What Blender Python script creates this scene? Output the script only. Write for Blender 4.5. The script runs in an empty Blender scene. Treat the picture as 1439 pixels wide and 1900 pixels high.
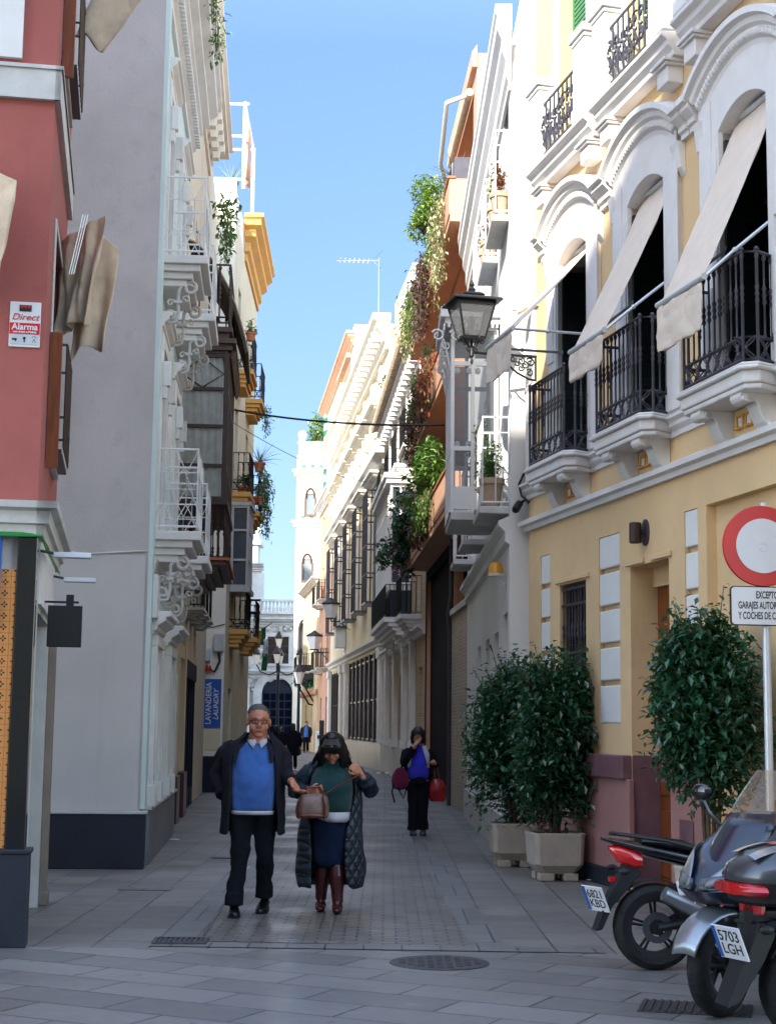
import bpy, bmesh, math, random
from mathutils import Vector, Matrix
R_ = math.radians
rnd = random.Random(7)
S = bpy.context.scene
COL = S.collection
PI = math.pi

# ---------------------------------------------------------------- camera
FPX, CH = 2914.0, 1.6
TH = math.atan(398 / FPX); ROLL = 0.012
FW = Vector((0, math.cos(TH), math.sin(TH)))
_u0 = Vector((0, -math.sin(TH), math.cos(TH)))
RT = math.cos(ROLL) * Vector((1, 0, 0)) + math.sin(ROLL) * _u0
UP = -math.sin(ROLL) * Vector((1, 0, 0)) + math.cos(ROLL) * _u0
cd = bpy.data.cameras.new('camera')
cd.sensor_fit = 'VERTICAL'; cd.sensor_height = 36.0
cd.lens = FPX / 1900 * 36.0
cd.clip_end = 2000
cam = bpy.data.objects.new('camera', cd); COL.objects.link(cam)
cam.matrix_world = Matrix(((RT.x, UP.x, -FW.x, 0), (RT.y, UP.y, -FW.y, 0), (RT.z, UP.z, -FW.z, CH), (0, 0, 0, 1)))
S.camera = cam

# ---------------------------------------------------------------- light
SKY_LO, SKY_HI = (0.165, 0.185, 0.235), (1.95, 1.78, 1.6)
SUN_DIR = Vector((0.42, 1.0, -0.62)).normalized()      # the way the light travels
SUN_EL = math.asin(-SUN_DIR.z)
SUN_AZ = math.atan2(-SUN_DIR.x, -SUN_DIR.y)            # towards the sun, from +Y clockwise
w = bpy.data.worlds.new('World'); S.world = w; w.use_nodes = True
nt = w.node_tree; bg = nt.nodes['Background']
sky = nt.nodes.new('ShaderNodeTexSky'); sky.sky_type = 'NISHITA'; sky.sun_disc = False
sky.sun_elevation = SUN_EL; sky.sun_rotation = SUN_AZ
sky.air_density = 1.0; sky.dust_density = 0.4; sky.ozone_density = 1.0; sky.altitude = 0
# sky gain by direction: dimmed low ahead, raised and warmed overhead to lift shade
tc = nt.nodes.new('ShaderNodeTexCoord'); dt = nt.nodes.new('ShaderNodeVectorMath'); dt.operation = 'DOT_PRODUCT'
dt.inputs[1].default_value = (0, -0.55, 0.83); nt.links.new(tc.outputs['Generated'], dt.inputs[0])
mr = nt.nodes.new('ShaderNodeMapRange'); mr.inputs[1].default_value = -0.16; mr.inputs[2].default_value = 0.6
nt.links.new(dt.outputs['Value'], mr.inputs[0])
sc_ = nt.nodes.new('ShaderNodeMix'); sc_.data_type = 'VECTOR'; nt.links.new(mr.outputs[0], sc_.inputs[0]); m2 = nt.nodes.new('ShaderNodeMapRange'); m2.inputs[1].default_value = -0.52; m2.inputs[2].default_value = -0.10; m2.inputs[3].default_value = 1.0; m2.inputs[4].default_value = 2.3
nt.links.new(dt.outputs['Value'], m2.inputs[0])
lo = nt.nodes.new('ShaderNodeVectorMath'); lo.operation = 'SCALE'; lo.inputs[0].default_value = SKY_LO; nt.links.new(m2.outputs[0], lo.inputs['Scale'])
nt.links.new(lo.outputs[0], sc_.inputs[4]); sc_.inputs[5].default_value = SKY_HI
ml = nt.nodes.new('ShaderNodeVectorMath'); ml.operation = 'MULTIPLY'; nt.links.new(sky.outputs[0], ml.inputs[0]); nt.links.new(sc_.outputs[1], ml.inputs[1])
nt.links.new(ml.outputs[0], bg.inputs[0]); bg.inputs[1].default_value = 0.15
sl = bpy.data.lights.new('sun', 'SUN'); sl.energy = 2.8; sl.angle = R_(0.53); sl.color = (1, 0.93, 0.82)
so = bpy.data.objects.new('sun', sl); COL.objects.link(so)
so.rotation_euler = SUN_DIR.to_track_quat('-Z', 'Y').to_euler(); so.location = (-20, -30, 40)
S.view_settings.view_transform = 'Standard'; S.view_settings.look = 'None'
S.view_settings.exposure = 2.0; S.view_settings.gamma = 1.0
S.cycles.max_bounces = 8; S.cycles.diffuse_bounces = 6; S.cycles.transparent_max_bounces = 12
S.cycles.sample_clamp_indirect = 6

# ---------------------------------------------------------------- pixel helpers (photo pixels to places)
def ray(x, y):
    return FW + (x - 719.5) / FPX * RT + (950 - y) / FPX * UP
def ground(x, y, z=0.0):
    d = ray(x, y); t = (z - CH) / d.z
    return Vector((0, 0, CH)) + t * d

# ---------------------------------------------------------------- mesh builder
class MB:
    def __init__(s, m=None): s.v = []; s.f = []; s.mi = []; s.cur = 0; s.m = m
    def add(s, vs, fs):
        b = len(s.v)
        if s.m is not None: vs = [s.m @ Vector(v) for v in vs]
        s.v += [tuple(v) for v in vs]
        for f in fs: s.f.append([i + b for i in f]); s.mi.append(s.cur)
        return s
    def box(s, x0, x1, y0, y1, z0, z1):
        return s.add([(x0, y0, z0), (x1, y0, z0), (x1, y1, z0), (x0, y1, z0), (x0, y0, z1), (x1, y0, z1), (x1, y1, z1), (x0, y1, z1)],
                     [(0, 3, 2, 1), (4, 5, 6, 7), (0, 1, 5, 4), (1, 2, 6, 5), (2, 3, 7, 6), (3, 0, 4, 7)])
    def quad(s, a, b, c, d): return s.add([a, b, c, d], [(0, 1, 2, 3)])
    def prism(s, poly, ax, a, b):
        """polygon in the two other axes, pushed out from a to b along axis ax ('x','y','z')"""
        def P(p, t):
            if ax == 'x': return (t, p[0], p[1])
            if ax == 'y': return (p[0], t, p[1])
            return (p[0], p[1], t)
        n = len(poly)
        vs = [P(p, a) for p in poly] + [P(p, b) for p in poly]
        fs = [tuple(range(n - 1, -1, -1)), tuple(range(n, 2 * n))] + [(i, (i + 1) % n, n + (i + 1) % n, n + i) for i in range(n)]
        return s.add(vs, fs)
    def tube(s, pts, r, seg=8, cap=True, closed=False, flat=None):
        """round bar along pts; r number or list; flat = (sx, sy) squashes it"""
        pts = [Vector(p) for p in pts]; n = len(pts)
        rs = r if isinstance(r, (list, tuple)) else [r] * n
        vs = []; prev = None
        for i, p in enumerate(pts):
            if closed: t = pts[(i + 1) % n] - pts[i - 1]
            else: t = pts[min(i + 1, n - 1)] - pts[max(i - 1, 0)]
            if t.length < 1e-9: t = Vector((0, 0, 1))
            t.normalize()
            if prev is None:
                ref = Vector((0, 0, 1)) if abs(t.z) < 0.9 else Vector((1, 0, 0))
                a = t.cross(ref).normalized()
            else:
                a = prev - t * prev.dot(t)
                a = a.normalized() if a.length > 1e-6 else t.orthogonal().normalized()
            prev = a; b = t.cross(a)
            fx, fy = flat or (1, 1)
            for k in range(seg):
                an = 2 * PI * k / seg
                vs.append(p + (a * math.cos(an) * fx + b * math.sin(an) * fy) * rs[i])
        fs = []
        m = n if closed else n - 1
        for i in range(m):
            j = (i + 1) % n
            for k in range(seg):
                l = (k + 1) % seg
                fs.append((i * seg + k, i * seg + l, j * seg + l, j * seg + k))
        if cap and not closed:
            fs.append(tuple(range(seg - 1, -1, -1))); fs.append(tuple((n - 1) * seg + k for k in range(seg)))
        return s.add(vs, fs)
    def lathe(s, prof, c=(0, 0, 0), seg=16, ax='z', sx=1, sy=1, cap=True):
        vs = []; n = len(prof)
        for (r, z) in prof:
            for k in range(seg):
                a = 2 * PI * k / seg; x, y = r * math.cos(a) * sx, r * math.sin(a) * sy
                if ax == 'z': q = (x, y, z)
                elif ax == 'y': q = (x, z, y)
                else: q = (z, x, y)
                vs.append((c[0] + q[0], c[1] + q[1], c[2] + q[2]))
        fs = [(i * seg + k, i * seg + (k + 1) % seg, (i + 1) * seg + (k + 1) % seg, (i + 1) * seg + k) for i in range(n - 1) for k in range(seg)]
        if cap: fs.append(tuple(range(seg - 1, -1, -1))); fs.append(tuple((n - 1) * seg + k for k in range(seg)))
        return s.add(vs, fs)
    def ball(s, c, r, seg=12, rings=8):
        rx, ry, rz = r if isinstance(r, (tuple, list)) else (r, r, r)
        vs = [(c[0], c[1], c[2] - rz)]; fs = []
        for i in range(1, rings):
            a = -PI / 2 + PI * i / rings
            for k in range(seg):
                b = 2 * PI * k / seg
                vs.append((c[0] + rx * math.cos(a) * math.cos(b), c[1] + ry * math.cos(a) * math.sin(b), c[2] + rz * math.sin(a)))
        vs.append((c[0], c[1], c[2] + rz)); t = len(vs) - 1
        for k in range(seg):
            l = (k + 1) % seg
            fs.append((0, 1 + l, 1 + k)); fs.append((t, t - seg + k, t - seg + l))
            for i in range(rings - 2):
                a = 1 + i * seg; fs.append((a + k, a + l, a + seg + l, a + seg + k))
        return s.add(vs, fs)
    def loft(s, rings, closed=True, cap=True):
        n = len(rings[0]); vs = [p for r in rings for p in r]; fs = []
        for i in range(len(rings) - 1):
            for k in range(n if closed else n - 1):
                l = (k + 1) % n
                fs.append((i * n + k, i * n + l, (i + 1) * n + l, (i + 1) * n + k))
        if cap and closed:
            fs.append(tuple(range(n - 1, -1, -1))); fs.append(tuple((len(rings) - 1) * n + k for k in range(n)))
        return s.add(vs, fs)
    def mould(s, prof, u0, u1, m0=0, m1=0):
        """moulding: profile [(out, z)] run along u; m0/m1 = 1 returns (mitres) the end round the corner"""
        n = len(prof)
        vs = [(u0 - m0 * o, o, z) for o, z in prof] + [(u1 + m1 * o, o, z) for o, z in prof]
        fs = [(i, i + 1, n + i + 1, n + i) for i in range(n - 1)] + [(n - 1, 0, n, 2 * n - 1)]
        fs += [tuple(range(n)), tuple(range(2 * n - 1, n - 1, -1))]
        if m0:   # the returned end: same profile, seen from the side
            b = [(u0 - o, 0, z) for o, z in prof]
            vs += b; k = 2 * n
            fs += [(i, i + 1, k + i + 1, k + i) for i in range(n - 1)]
        if m1:
            k = len(vs); vs += [(u1 + o, 0, z) for o, z in prof]
            fs += [(n + i, n + i + 1, k + i + 1, k + i) for i in range(n - 1)]
        return s.add(vs, fs)
    def build(s, name, mat=None, parent=None, smooth=False, bevel=0, sub=0, remesh=0, solid=0, angle=40, sm_it=0, wr=None):
        me = bpy.data.meshes.new(name)
        me.from_pydata(s.v, [], s.f); me.validate()
        bm = bmesh.new(); bm.from_mesh(me); bmesh.ops.recalc_face_normals(bm, faces=bm.faces); bm.to_mesh(me); bm.free()
        mats = mat if isinstance(mat, (list, tuple)) else [mat]
        for m in mats:
            if m: me.materials.append(m)
        if len(mats) > 1 and len(me.polygons) == len(s.mi): me.polygons.foreach_set('material_index', s.mi)
        o = bpy.data.objects.new(name, me); COL.objects.link(o)
        if parent: o.parent = parent
        if smooth or sub or remesh:
            me.polygons.foreach_set('use_smooth', [True] * len(me.polygons))
            if smooth and not sub and not remesh:
                try: me.set_sharp_from_angle(angle=R_(angle))
                except Exception: pass
        if remesh:
            m = o.modifiers.new('remesh', 'REMESH'); m.mode = 'VOXEL'; m.voxel_size = remesh; m.use_smooth_shade = True
            if sm_it: m = o.modifiers.new('smooth', 'SMOOTH'); m.factor = 0.5; m.iterations = sm_it
        if solid: m = o.modifiers.new('solid', 'SOLIDIFY'); m.thickness = solid; m.offset = 0
        if sub: m = o.modifiers.new('sub', 'SUBSURF'); m.levels = sub; m.render_levels = sub
        if wr:       # soft creases in cloth
            tx = bpy.data.textures.new('creases', 'CLOUDS'); tx.noise_scale = wr[1]; tx.noise_depth = 1
            m = o.modifiers.new('creases', 'DISPLACE'); m.texture = tx; m.strength = wr[0]; m.mid_level = .5; m.texture_coords = 'LOCAL'
        if bevel: m = o.modifiers.new('bevel', 'BEVEL'); m.width = bevel; m.segments = 2; m.limit_method = 'ANGLE'; m.angle_limit = R_(35)
        return o

def tag(o, label=None, cat=None, group=None, kind=None):
    if label: o['label'] = label
    if cat: o['category'] = cat
    if group: o['group'] = group
    if kind: o['kind'] = kind
    return o
def thing(name, label, cat, loc=(0, 0, 0), rot=0.0, group=None):
    o = bpy.data.objects.new(name, None); COL.objects.link(o)
    o.location = loc; o.rotation_euler = (0, 0, rot); o.empty_display_size = 0.2
    return tag(o, label, cat, group)
def copy_tree(o, parent=None, label=None):
    c = o.copy(); COL.objects.link(c)
    if parent: c.parent = parent
    if label: c['label'] = label
    for ch in [x for x in COL.objects if x.parent == o]: copy_tree(ch, c)
    return c

class Facade:
    """a wall: local x runs along it, local y stands out of it towards the street, z up"""
    def __init__(s, name, label, cat, p, az, side, group=None):
        s.p = Vector((p[0], p[1], 0)); s.side = side
        s.d = Vector((math.sin(az), math.cos(az), 0))
        if side < 0: s.d = -s.d                        # left walls: x runs towards the viewer
        s.n = Vector((-s.d.y, s.d.x, 0))
        s.rot = math.atan2(s.d.y, s.d.x)
        s.e = thing(name, label, cat, s.p, s.rot, group)
    def at(s, px, py, out=0.0):
        q = ray(px, py); c = Vector((0, 0, CH)); p0 = s.p + s.n * out
        t = (p0 - c).dot(s.n) / q.dot(s.n); P = c + t * q
        return (P - s.p).dot(s.d), P.z
    def w(s, u, out, z): return s.p + s.d * u + s.n * out + Vector((0, 0, z))
    def mat(s, u=0, out=0, z=0):
        return Matrix.Translation(s.w(u, out, z)) @ Matrix.Rotation(s.rot, 4, 'Z')
# ---------------------------------------------------------------- materials
def _n(nt, t, **k):
    n = nt.nodes.new(t)
    for a, b in k.items():
        if a in n.inputs: n.inputs[a].default_value = b
        else: setattr(n, a, b)
    return n
def rgb(h):
    h = h.lstrip('#'); c = [int(h[i:i + 2], 16) / 255 for i in (0, 2, 4)]
    return tuple(x / 12.92 if x <= .04045 else ((x + .055) / 1.055) ** 2.4 for x in c)
def mix(nt, a, b, fac, mode='MIX'):
    m = nt.nodes.new('ShaderNodeMix'); m.data_type = 'RGBA'; m.blend_type = mode
    for i, v in ((6, a), (7, b)):
        if isinstance(v, tuple): m.inputs[i].default_value = (*v[:3], 1)
        else: nt.links.new(v, m.inputs[i])
    if isinstance(fac, (int, float)): m.inputs[0].default_value = fac
    else: nt.links.new(fac, m.inputs[0])
    return m.outputs[2]
def ramp(nt, src, a, b):
    r = _n(nt, 'ShaderNodeMapRange'); r.inputs[1].default_value = a; r.inputs[2].default_value = b
    nt.links.new(src, r.inputs[0]); return r.outputs[0]
def noise(nt, co, scale, det=4, rough=.6, stretch=None):
    n = _n(nt, 'ShaderNodeTexNoise'); n.inputs['Scale'].default_value = scale; n.inputs['Detail'].default_value = det; n.inputs['Roughness'].default_value = rough
    if stretch:
        mp = _n(nt, 'ShaderNodeMapping'); mp.inputs['Scale'].default_value = stretch
        nt.links.new(co, mp.inputs[0]); co = mp.outputs[0]
    nt.links.new(co, n.inputs['Vector']); return n.outputs['Fac']
def bump(nt, b, h, strength, dist=.01):
    bp = _n(nt, 'ShaderNodeBump'); bp.inputs['Strength'].default_value = strength; bp.inputs['Distance'].default_value = dist
    nt.links.new(h, bp.inputs['Height']); nt.links.new(bp.outputs[0], b.inputs['Normal'])
def base(name):
    m = bpy.data.materials.new(name); m.use_nodes = True; nt = m.node_tree
    b = nt.nodes['Principled BSDF']; co = nt.nodes.new('ShaderNodeTexCoord').outputs['Object']
    return m, nt, b, co
def mat(name, col, rough=.75, var=.12, scale=2.0, bmp=.15, bscale=60, metal=0, spec=.5, streak=0, dirt=None, coat=0):
    if isinstance(col, str): col = rgb(col)
    m, nt, b, co = base(name)
    n1 = noise(nt, co, scale); n2 = noise(nt, co, scale * 9)
    dk = tuple(c * (1 - var * 1.6) for c in col); lt = tuple(min(1, c * (1 + var * .8)) for c in col)
    c = mix(nt, dk, lt, ramp(nt, n1, .3, .7))
    c = mix(nt, c, tuple(x * (1 - var * 1.2) for x in col), ramp(nt, n2, .55, .8))
    if streak:
        st = noise(nt, co, 1.0, 5, .7, (7, 7, .35))
        c = mix(nt, c, dirt or tuple(x * .55 for x in col), ramp(nt, st, .58, .58 + .5 / streak))
    nt.links.new(c, b.inputs['Base Color'])
    b.inputs['Roughness'].default_value = rough; b.inputs['Metallic'].default_value = metal
    b.inputs['Specular IOR Level'].default_value = spec
    if coat: b.inputs['Coat Weight'].default_value = coat; b.inputs['Coat Roughness'].default_value = .08
    if bmp: bump(nt, b, noise(nt, co, bscale, 3), bmp)
    return m
def brickmat(name, c1, c2, mortar, w, h, gap=.01, rough=.8, axes='xz', var=.5, bmp=.4, off=.5, rot=0, wet=0, rgh2=None):
    m, nt, b, co = base(name)
    sep = _n(nt, 'ShaderNodeSeparateXYZ'); cmb = _n(nt, 'ShaderNodeCombineXYZ')
    src = co
    if rot:
        mp = _n(nt, 'ShaderNodeMapping'); mp.inputs['Rotation'].default_value = (0, 0, rot); nt.links.new(co, mp.inputs[0]); src = mp.outputs[0]
    nt.links.new(src, sep.inputs[0])
    for i, a in enumerate(axes): nt.links.new(sep.outputs['xyz'.index(a)], cmb.inputs[i])
    t = _n(nt, 'ShaderNodeTexBrick'); t.offset = off
    t.inputs['Scale'].default_value = 1; t.inputs['Brick Width'].default_value = w; t.inputs['Row Height'].default_value = h
    t.inputs['Mortar Size'].default_value = gap; t.inputs['Mortar Smooth'].default_value = .2; t.inputs['Bias'].default_value = 0
    t.inputs['Color1'].default_value = (*c1, 1); t.inputs['Color2'].default_value = (*c2, 1); t.inputs['Mortar'].default_value = (*mortar, 1)
    nt.links.new(cmb.outputs[0], t.inputs['Vector'])
    n1 = noise(nt, co, 1.3, 5); n2 = noise(nt, co, 30, 4)
    c = mix(nt, t.outputs['Color'], tuple(x * (1 - var) for x in c1), ramp(nt, n1, .35, .75), 'MIX')
    c = mix(nt, t.outputs['Color'], c, .55)
    c = mix(nt, c, tuple(x * .6 for x in c1), ramp(nt, n2, .55, .85))
    if rgh2 is not None:        # trodden paving: gum spots, oil stains, worn lighter patches
        v = _n(nt, 'ShaderNodeTexVoronoi'); v.inputs['Scale'].default_value = 3.2; nt.links.new(co, v.inputs['Vector'])
        lt = _n(nt, 'ShaderNodeMath'); lt.operation = 'LESS_THAN'; lt.inputs[1].default_value = .075; nt.links.new(v.outputs['Distance'], lt.inputs[0])
        gt = _n(nt, 'ShaderNodeMath'); gt.operation = 'MULTIPLY'; nt.links.new(lt.outputs[0], gt.inputs[0]); nt.links.new(ramp(nt, noise(nt, co, .8, 2), .45, .55), gt.inputs[1])
        c = mix(nt, c, tuple(x * .45 for x in c1), gt.outputs[0])
        c = mix(nt, c, tuple(x * .5 for x in c1), ramp(nt, noise(nt, co, .55, 6, .7), .55, .8))
        c = mix(nt, c, tuple(min(1, x * 1.35) for x in c1), ramp(nt, noise(nt, co, 2.3, 5, .7), .6, .85))
    nt.links.new(c, b.inputs['Base Color'])
    if rgh2 is not None:
        rr = _n(nt, 'ShaderNodeMapRange'); rr.inputs[1].default_value = .35; rr.inputs[2].default_value = .65; rr.inputs[3].default_value = rgh2; rr.inputs[4].default_value = rough
        nt.links.new(noise(nt, co, .9, 4), rr.inputs[0]); nt.links.new(rr.outputs[0], b.inputs['Roughness'])
    else: b.inputs['Roughness'].default_value = rough
    h_ = mix(nt, t.outputs['Fac'], n2, .2)
    inv = _n(nt, 'ShaderNodeInvert'); nt.links.new(h_, inv.inputs['Color'])
    bump(nt, b, inv.outputs[0], bmp, .008)
    return m
def leafmat(name, a, b_, c_, rough=.45, spec=.4):
    """leaves of three hues, picked per leaf"""
    m, nt, b, co = base(name)
    g = _n(nt, 'ShaderNodeNewGeometry')
    r = nt.nodes.new('ShaderNodeValToRGB'); r.color_ramp.elements[0].color = (*a, 1); r.color_ramp.elements[1].color = (*c_, 1)
    e = r.color_ramp.elements.new(.5); e.color = (*b_, 1)
    nt.links.new(g.outputs['Random Per Island'], r.inputs[0]); nt.links.new(r.outputs[0], b.inputs['Base Color'])
    b.inputs['Roughness'].default_value = rough; b.inputs['Specular IOR Level'].default_value = spec
    tr = _n(nt, 'ShaderNodeBsdfTranslucent'); nt.links.new(mix(nt, r.outputs[0], (.25, .4, .05), .35), tr.inputs[0])
    mx = _n(nt, 'ShaderNodeMixShader'); mx.inputs[0].default_value = .22
    out = nt.nodes['Material Output']
    nt.links.new(b.outputs[0], mx.inputs[1]); nt.links.new(tr.outputs[0], mx.inputs[2]); nt.links.new(mx.outputs[0], out.inputs[0])
    return m
def glassmat(name, tint=(.8, .85, .88), opacity=.15, rough=.02, dark=(.02, .025, .03)):
    m, nt, b, co = base(name)
    b.inputs['Base Color'].default_value = (*dark, 1); b.inputs['Roughness'].default_value = rough; b.inputs['Specular IOR Level'].default_value = .9
    tr = _n(nt, 'ShaderNodeBsdfTransparent'); tr.inputs[0].default_value = (*tint, 1)
    mx = _n(nt, 'ShaderNodeMixShader'); fr = _n(nt, 'ShaderNodeFresnel'); fr.inputs[0].default_value = 1.5
    ad = _n(nt, 'ShaderNodeMath'); ad.operation = 'ADD'; ad.inputs[1].default_value = opacity
    nt.links.new(fr.outputs[0], ad.inputs[0]); nt.links.new(ad.outputs[0], mx.inputs[0])
    nt.links.new(tr.outputs[0], mx.inputs[1]); nt.links.new(b.outputs[0], mx.inputs[2])
    nt.links.new(mx.outputs[0], nt.nodes['Material Output'].inputs[0])
    if name == 'frosted_glass':
        v = _n(nt, 'ShaderNodeTexVoronoi'); v.inputs['Scale'].default_value = 45; nt.links.new(co, v.inputs['Vector']); bump(nt, b, v.outputs[0], .6, .01)
    return m
def woodmat(name, col, rough=.5):
    m, nt, b, co = base(name)
    n = noise(nt, co, 4, 6, .65, (9, 9, .8))
    c = mix(nt, tuple(x * .55 for x in col), tuple(min(1, x * 1.25) for x in col), ramp(nt, n, .3, .7))
    nt.links.new(c, b.inputs['Base Color']); b.inputs['Roughness'].default_value = rough
    bump(nt, b, n, .25, .006); return m
def clothmat(name, col, rough=.95, wave=0, var=.15, sheen=.2, fold=0):
    m, nt, b, co = base(name)
    n = noise(nt, co, 6, 5); f = noise(nt, co, 220, 2)
    c = mix(nt, tuple(x * (1 - var) for x in col), tuple(min(1, x * (1 + var)) for x in col), ramp(nt, n, .3, .7))
    nt.links.new(c, b.inputs['Base Color']); b.inputs['Roughness'].default_value = rough; b.inputs['Specular IOR Level'].default_value = .2
    b.inputs['Sheen Weight'].default_value = sheen
    h = f
    if fold: h = mix(nt, f, noise(nt, co, fold, 3, .5, (1, 1, .5)), .85)
    bump(nt, b, h, .9 if fold else .2, .05 if fold else .004)
    return m
def quiltmat(name, col, cell=9.0):
    m, nt, b, co = base(name)
    # diagonal quilting lines from two crossed waves around the body
    sep = _n(nt, 'ShaderNodeSeparateXYZ'); nt.links.new(co, sep.inputs[0])
    at = _n(nt, 'ShaderNodeMath'); at.operation = 'ADD'; nt.links.new(sep.outputs[0], at.inputs[0]); nt.links.new(sep.outputs[1], at.inputs[1])
    hs = []
    for sgn in (1, -1):
        k = _n(nt, 'ShaderNodeMath'); k.operation = 'MULTIPLY_ADD'; k.inputs[1].default_value = sgn
        nt.links.new(sep.outputs[2], k.inputs[0]); nt.links.new(at.outputs[0], k.inputs[2])
        p = _n(nt, 'ShaderNodeMath'); p.operation = 'MULTIPLY'; p.inputs[1].default_value = cell; nt.links.new(k.outputs[0], p.inputs[0])
        q = _n(nt, 'ShaderNodeMath'); q.operation = 'PINGPONG'; q.inputs[1].default_value = .5; nt.links.new(p.outputs[0], q.inputs[0])
        hs.append(q.outputs[0])
    mn = _n(nt, 'ShaderNodeMath'); mn.operation = 'MINIMUM'; nt.links.new(hs[0], mn.inputs[0]); nt.links.new(hs[1], mn.inputs[1])
    pw = _n(nt, 'ShaderNodeMath'); pw.operation = 'POWER'; pw.inputs[1].default_value = .5; nt.links.new(mn.outputs[0], pw.inputs[0])
    c = mix(nt, tuple(x * .3 for x in col), tuple(x * 1.25 for x in col), ramp(nt, mn.outputs[0], .0, .16))
    nt.links.new(c, b.inputs['Base Color']); b.inputs['Roughness'].default_value = .5
    bump(nt, b, pw.outputs[0], 1.0, .03); return m
def granite(name, a, b_, rough=.35, scale=180):
    m, nt, b, co = base(name)
    n = noise(nt, co, scale, 2, .8); n2 = noise(nt, co, 2.0, 4)
    c = mix(nt, a, b_, ramp(nt, n, .42, .62)); c = mix(nt, c, tuple(x * .6 for x in a), ramp(nt, n2, .45, .8))
    nt.links.new(c, b.inputs['Base Color']); b.inputs['Roughness'].default_value = rough; bump(nt, b, n, .1, .002); return m
def tilemat(name):
    """ochre tile panel with a repeated dark flower"""
    m, nt, b, co = base(name)
    v = _n(nt, 'ShaderNodeVectorMath'); v.operation = 'MULTIPLY'; v.inputs[1].default_value = (12, 12, 12); nt.links.new(co, v.inputs[0])
    fr = _n(nt, 'ShaderNodeVectorMath'); fr.operation = 'FRACTION'; nt.links.new(v.outputs[0], fr.inputs[0])
    sep = _n(nt, 'ShaderNodeSeparateXYZ'); nt.links.new(fr.outputs[0], sep.inputs[0])
    def mth(op, a, b2=None):
        n = _n(nt, 'ShaderNodeMath'); n.operation = op
        for i, q in enumerate((a, b2)):
            if q is None: continue
            if isinstance(q, (int, float)): n.inputs[i].default_value = q
            else: nt.links.new(q, n.inputs[i])
        return n.outputs[0]
    x = mth('SUBTRACT', sep.outputs[1], .5); z = mth('SUBTRACT', sep.outputs[2], .5)
    r = mth('SQRT', mth('ADD', mth('MULTIPLY', x, x), mth('MULTIPLY', z, z)))
    an = mth('ARCTAN2', z, x); pet = mth('ADD', .2, mth('MULTIPLY', .1, mth('COSINE', mth('MULTIPLY', an, 4))))
    f = mth('LESS_THAN', r, pet); f2 = mth('LESS_THAN', r, .07)
    ed = mth('GREATER_THAN', mth('MAXIMUM', mth('ABSOLUTE', x), mth('ABSOLUTE', z)), .475)
    c = mix(nt, rgb('c08048'), rgb('4a3420'), f); c = mix(nt, c, rgb('d09a5a'), f2); c = mix(nt, c, rgb('8a5a34'), ed)
    nt.links.new(c, b.inputs['Base Color']); b.inputs['Roughness'].default_value = .25
    return m
def textmat(): pass

K = {}
K['red'] = mat('red_render', '#a05850', .9, .1, .9, .35, 50, streak=.4)
K['redside'] = mat('salmon_render', '#c9867a', .9, .08, 1.5, .2, 90, streak=.5)
K['grey'] = mat('grey_render', '#b7b2ae', .92, .14, .5, .5, 22, streak=.7, dirt=rgb('97928f'))
K['mint'] = mat('mint_render', '#c6d6d2', .9, .07, 1.2, .15, 60)
K['white'] = mat('white_render', '#dcdcd8', .85, .05, 1.5, .1, 60, streak=.35, dirt=rgb('bdbab2'))
K['whitewarm'] = mat('cream_white_render', '#e6dfd0', .88, .05, 1.2, .12, 60, streak=.3, dirt=rgb('c4b7a0'))
K['trim'] = mat('white_trim', '#dad7d4', .8, .06, 2.5, .1, 70, streak=.3, dirt=rgb('b0aca6'))
K['trimgrey'] = mat('grey_stone_trim', '#c2c0bc', .8, .1, 4, .15, 70, streak=.5, dirt=rgb('8c8880'))
K['yellow'] = mat('yellow_render', '#dabb8e', .92, .09, .7, .35, 40, streak=.6, dirt=rgb('c9a568'))
K['ochre'] = mat('ochre_trim', '#cf9c54', .85, .08, 2, .15, 60, streak=.3)
K['cream'] = mat('cream_render', '#d9cbab', .9, .08, 1.0, .2, 60, streak=.5, dirt=rgb('b7a686'))
K['jamb'] = mat('brown_grey_jamb', '#7d7167', .85, .12, 2, .2, 60, streak=.6)
K['greylow'] = mat('newer_grey_render', '#c0bcb8', .92, .08, .6, .25, 40, streak=.8, dirt=rgb('a29d98'))
K['beige'] = mat('beige_render', '#d5c5a6', .9, .08, 1.0, .2, 60, streak=.5, dirt=rgb('b19f80'))
K['palace'] = mat('palace_cream', '#dcceb2', .9, .07, .8, .2, 50, streak=.4, dirt=rgb('b5a488'))
K['orange'] = mat('terracotta_render', '#c2957a', .9, .08, 1.2, .15, 60, streak=.4, dirt=rgb('a06a4c'))
K['peach'] = mat('peach_render', '#c79a80', .9, .1, 1.0, .2, 60, streak=.5)
K['pink'] = mat('pink_plinth', '#a0736e', .85, .1, 1.5, .25, 80, streak=.4)
K['pinkstone'] = granite('brown_pink_granite', rgb('6b4a52'), rgb('8b6a70'), .4)
K['blackst'] = granite('black_granite', rgb('0e131c'), rgb('222c3e'), .5)
K['greyst'] = granite('grey_granite', rgb('5c5d62'), rgb('8a8a90'), .4)
K['brownst'] = granite('brown_granite', rgb('4a302c'), rgb('6e4c46'), .3)
K['stone'] = mat('carved_limestone', '#c3c0bd', .9, .16, 1.2, .6, 9, streak=.6, dirt=rgb('8e8b88'))
K['brick'] = brickmat('cream_brick', rgb('c9b79a'), rgb('b8a488'), rgb('a08c72'), .26, .07, .008, .85)
K['oldbrick'] = brickmat('old_brick', rgb('b4a693'), rgb('a09280'), rgb('bdb3a4'), .26, .07, .012, .9)
K['paver'] = brickmat('stone_paver', rgb('7d7874'), rgb('625e5b'), rgb('1f1f22'), .84, .42, .009, .6, 'xy', .28, .25, .5, R_(26), rgh2=.38)
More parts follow.
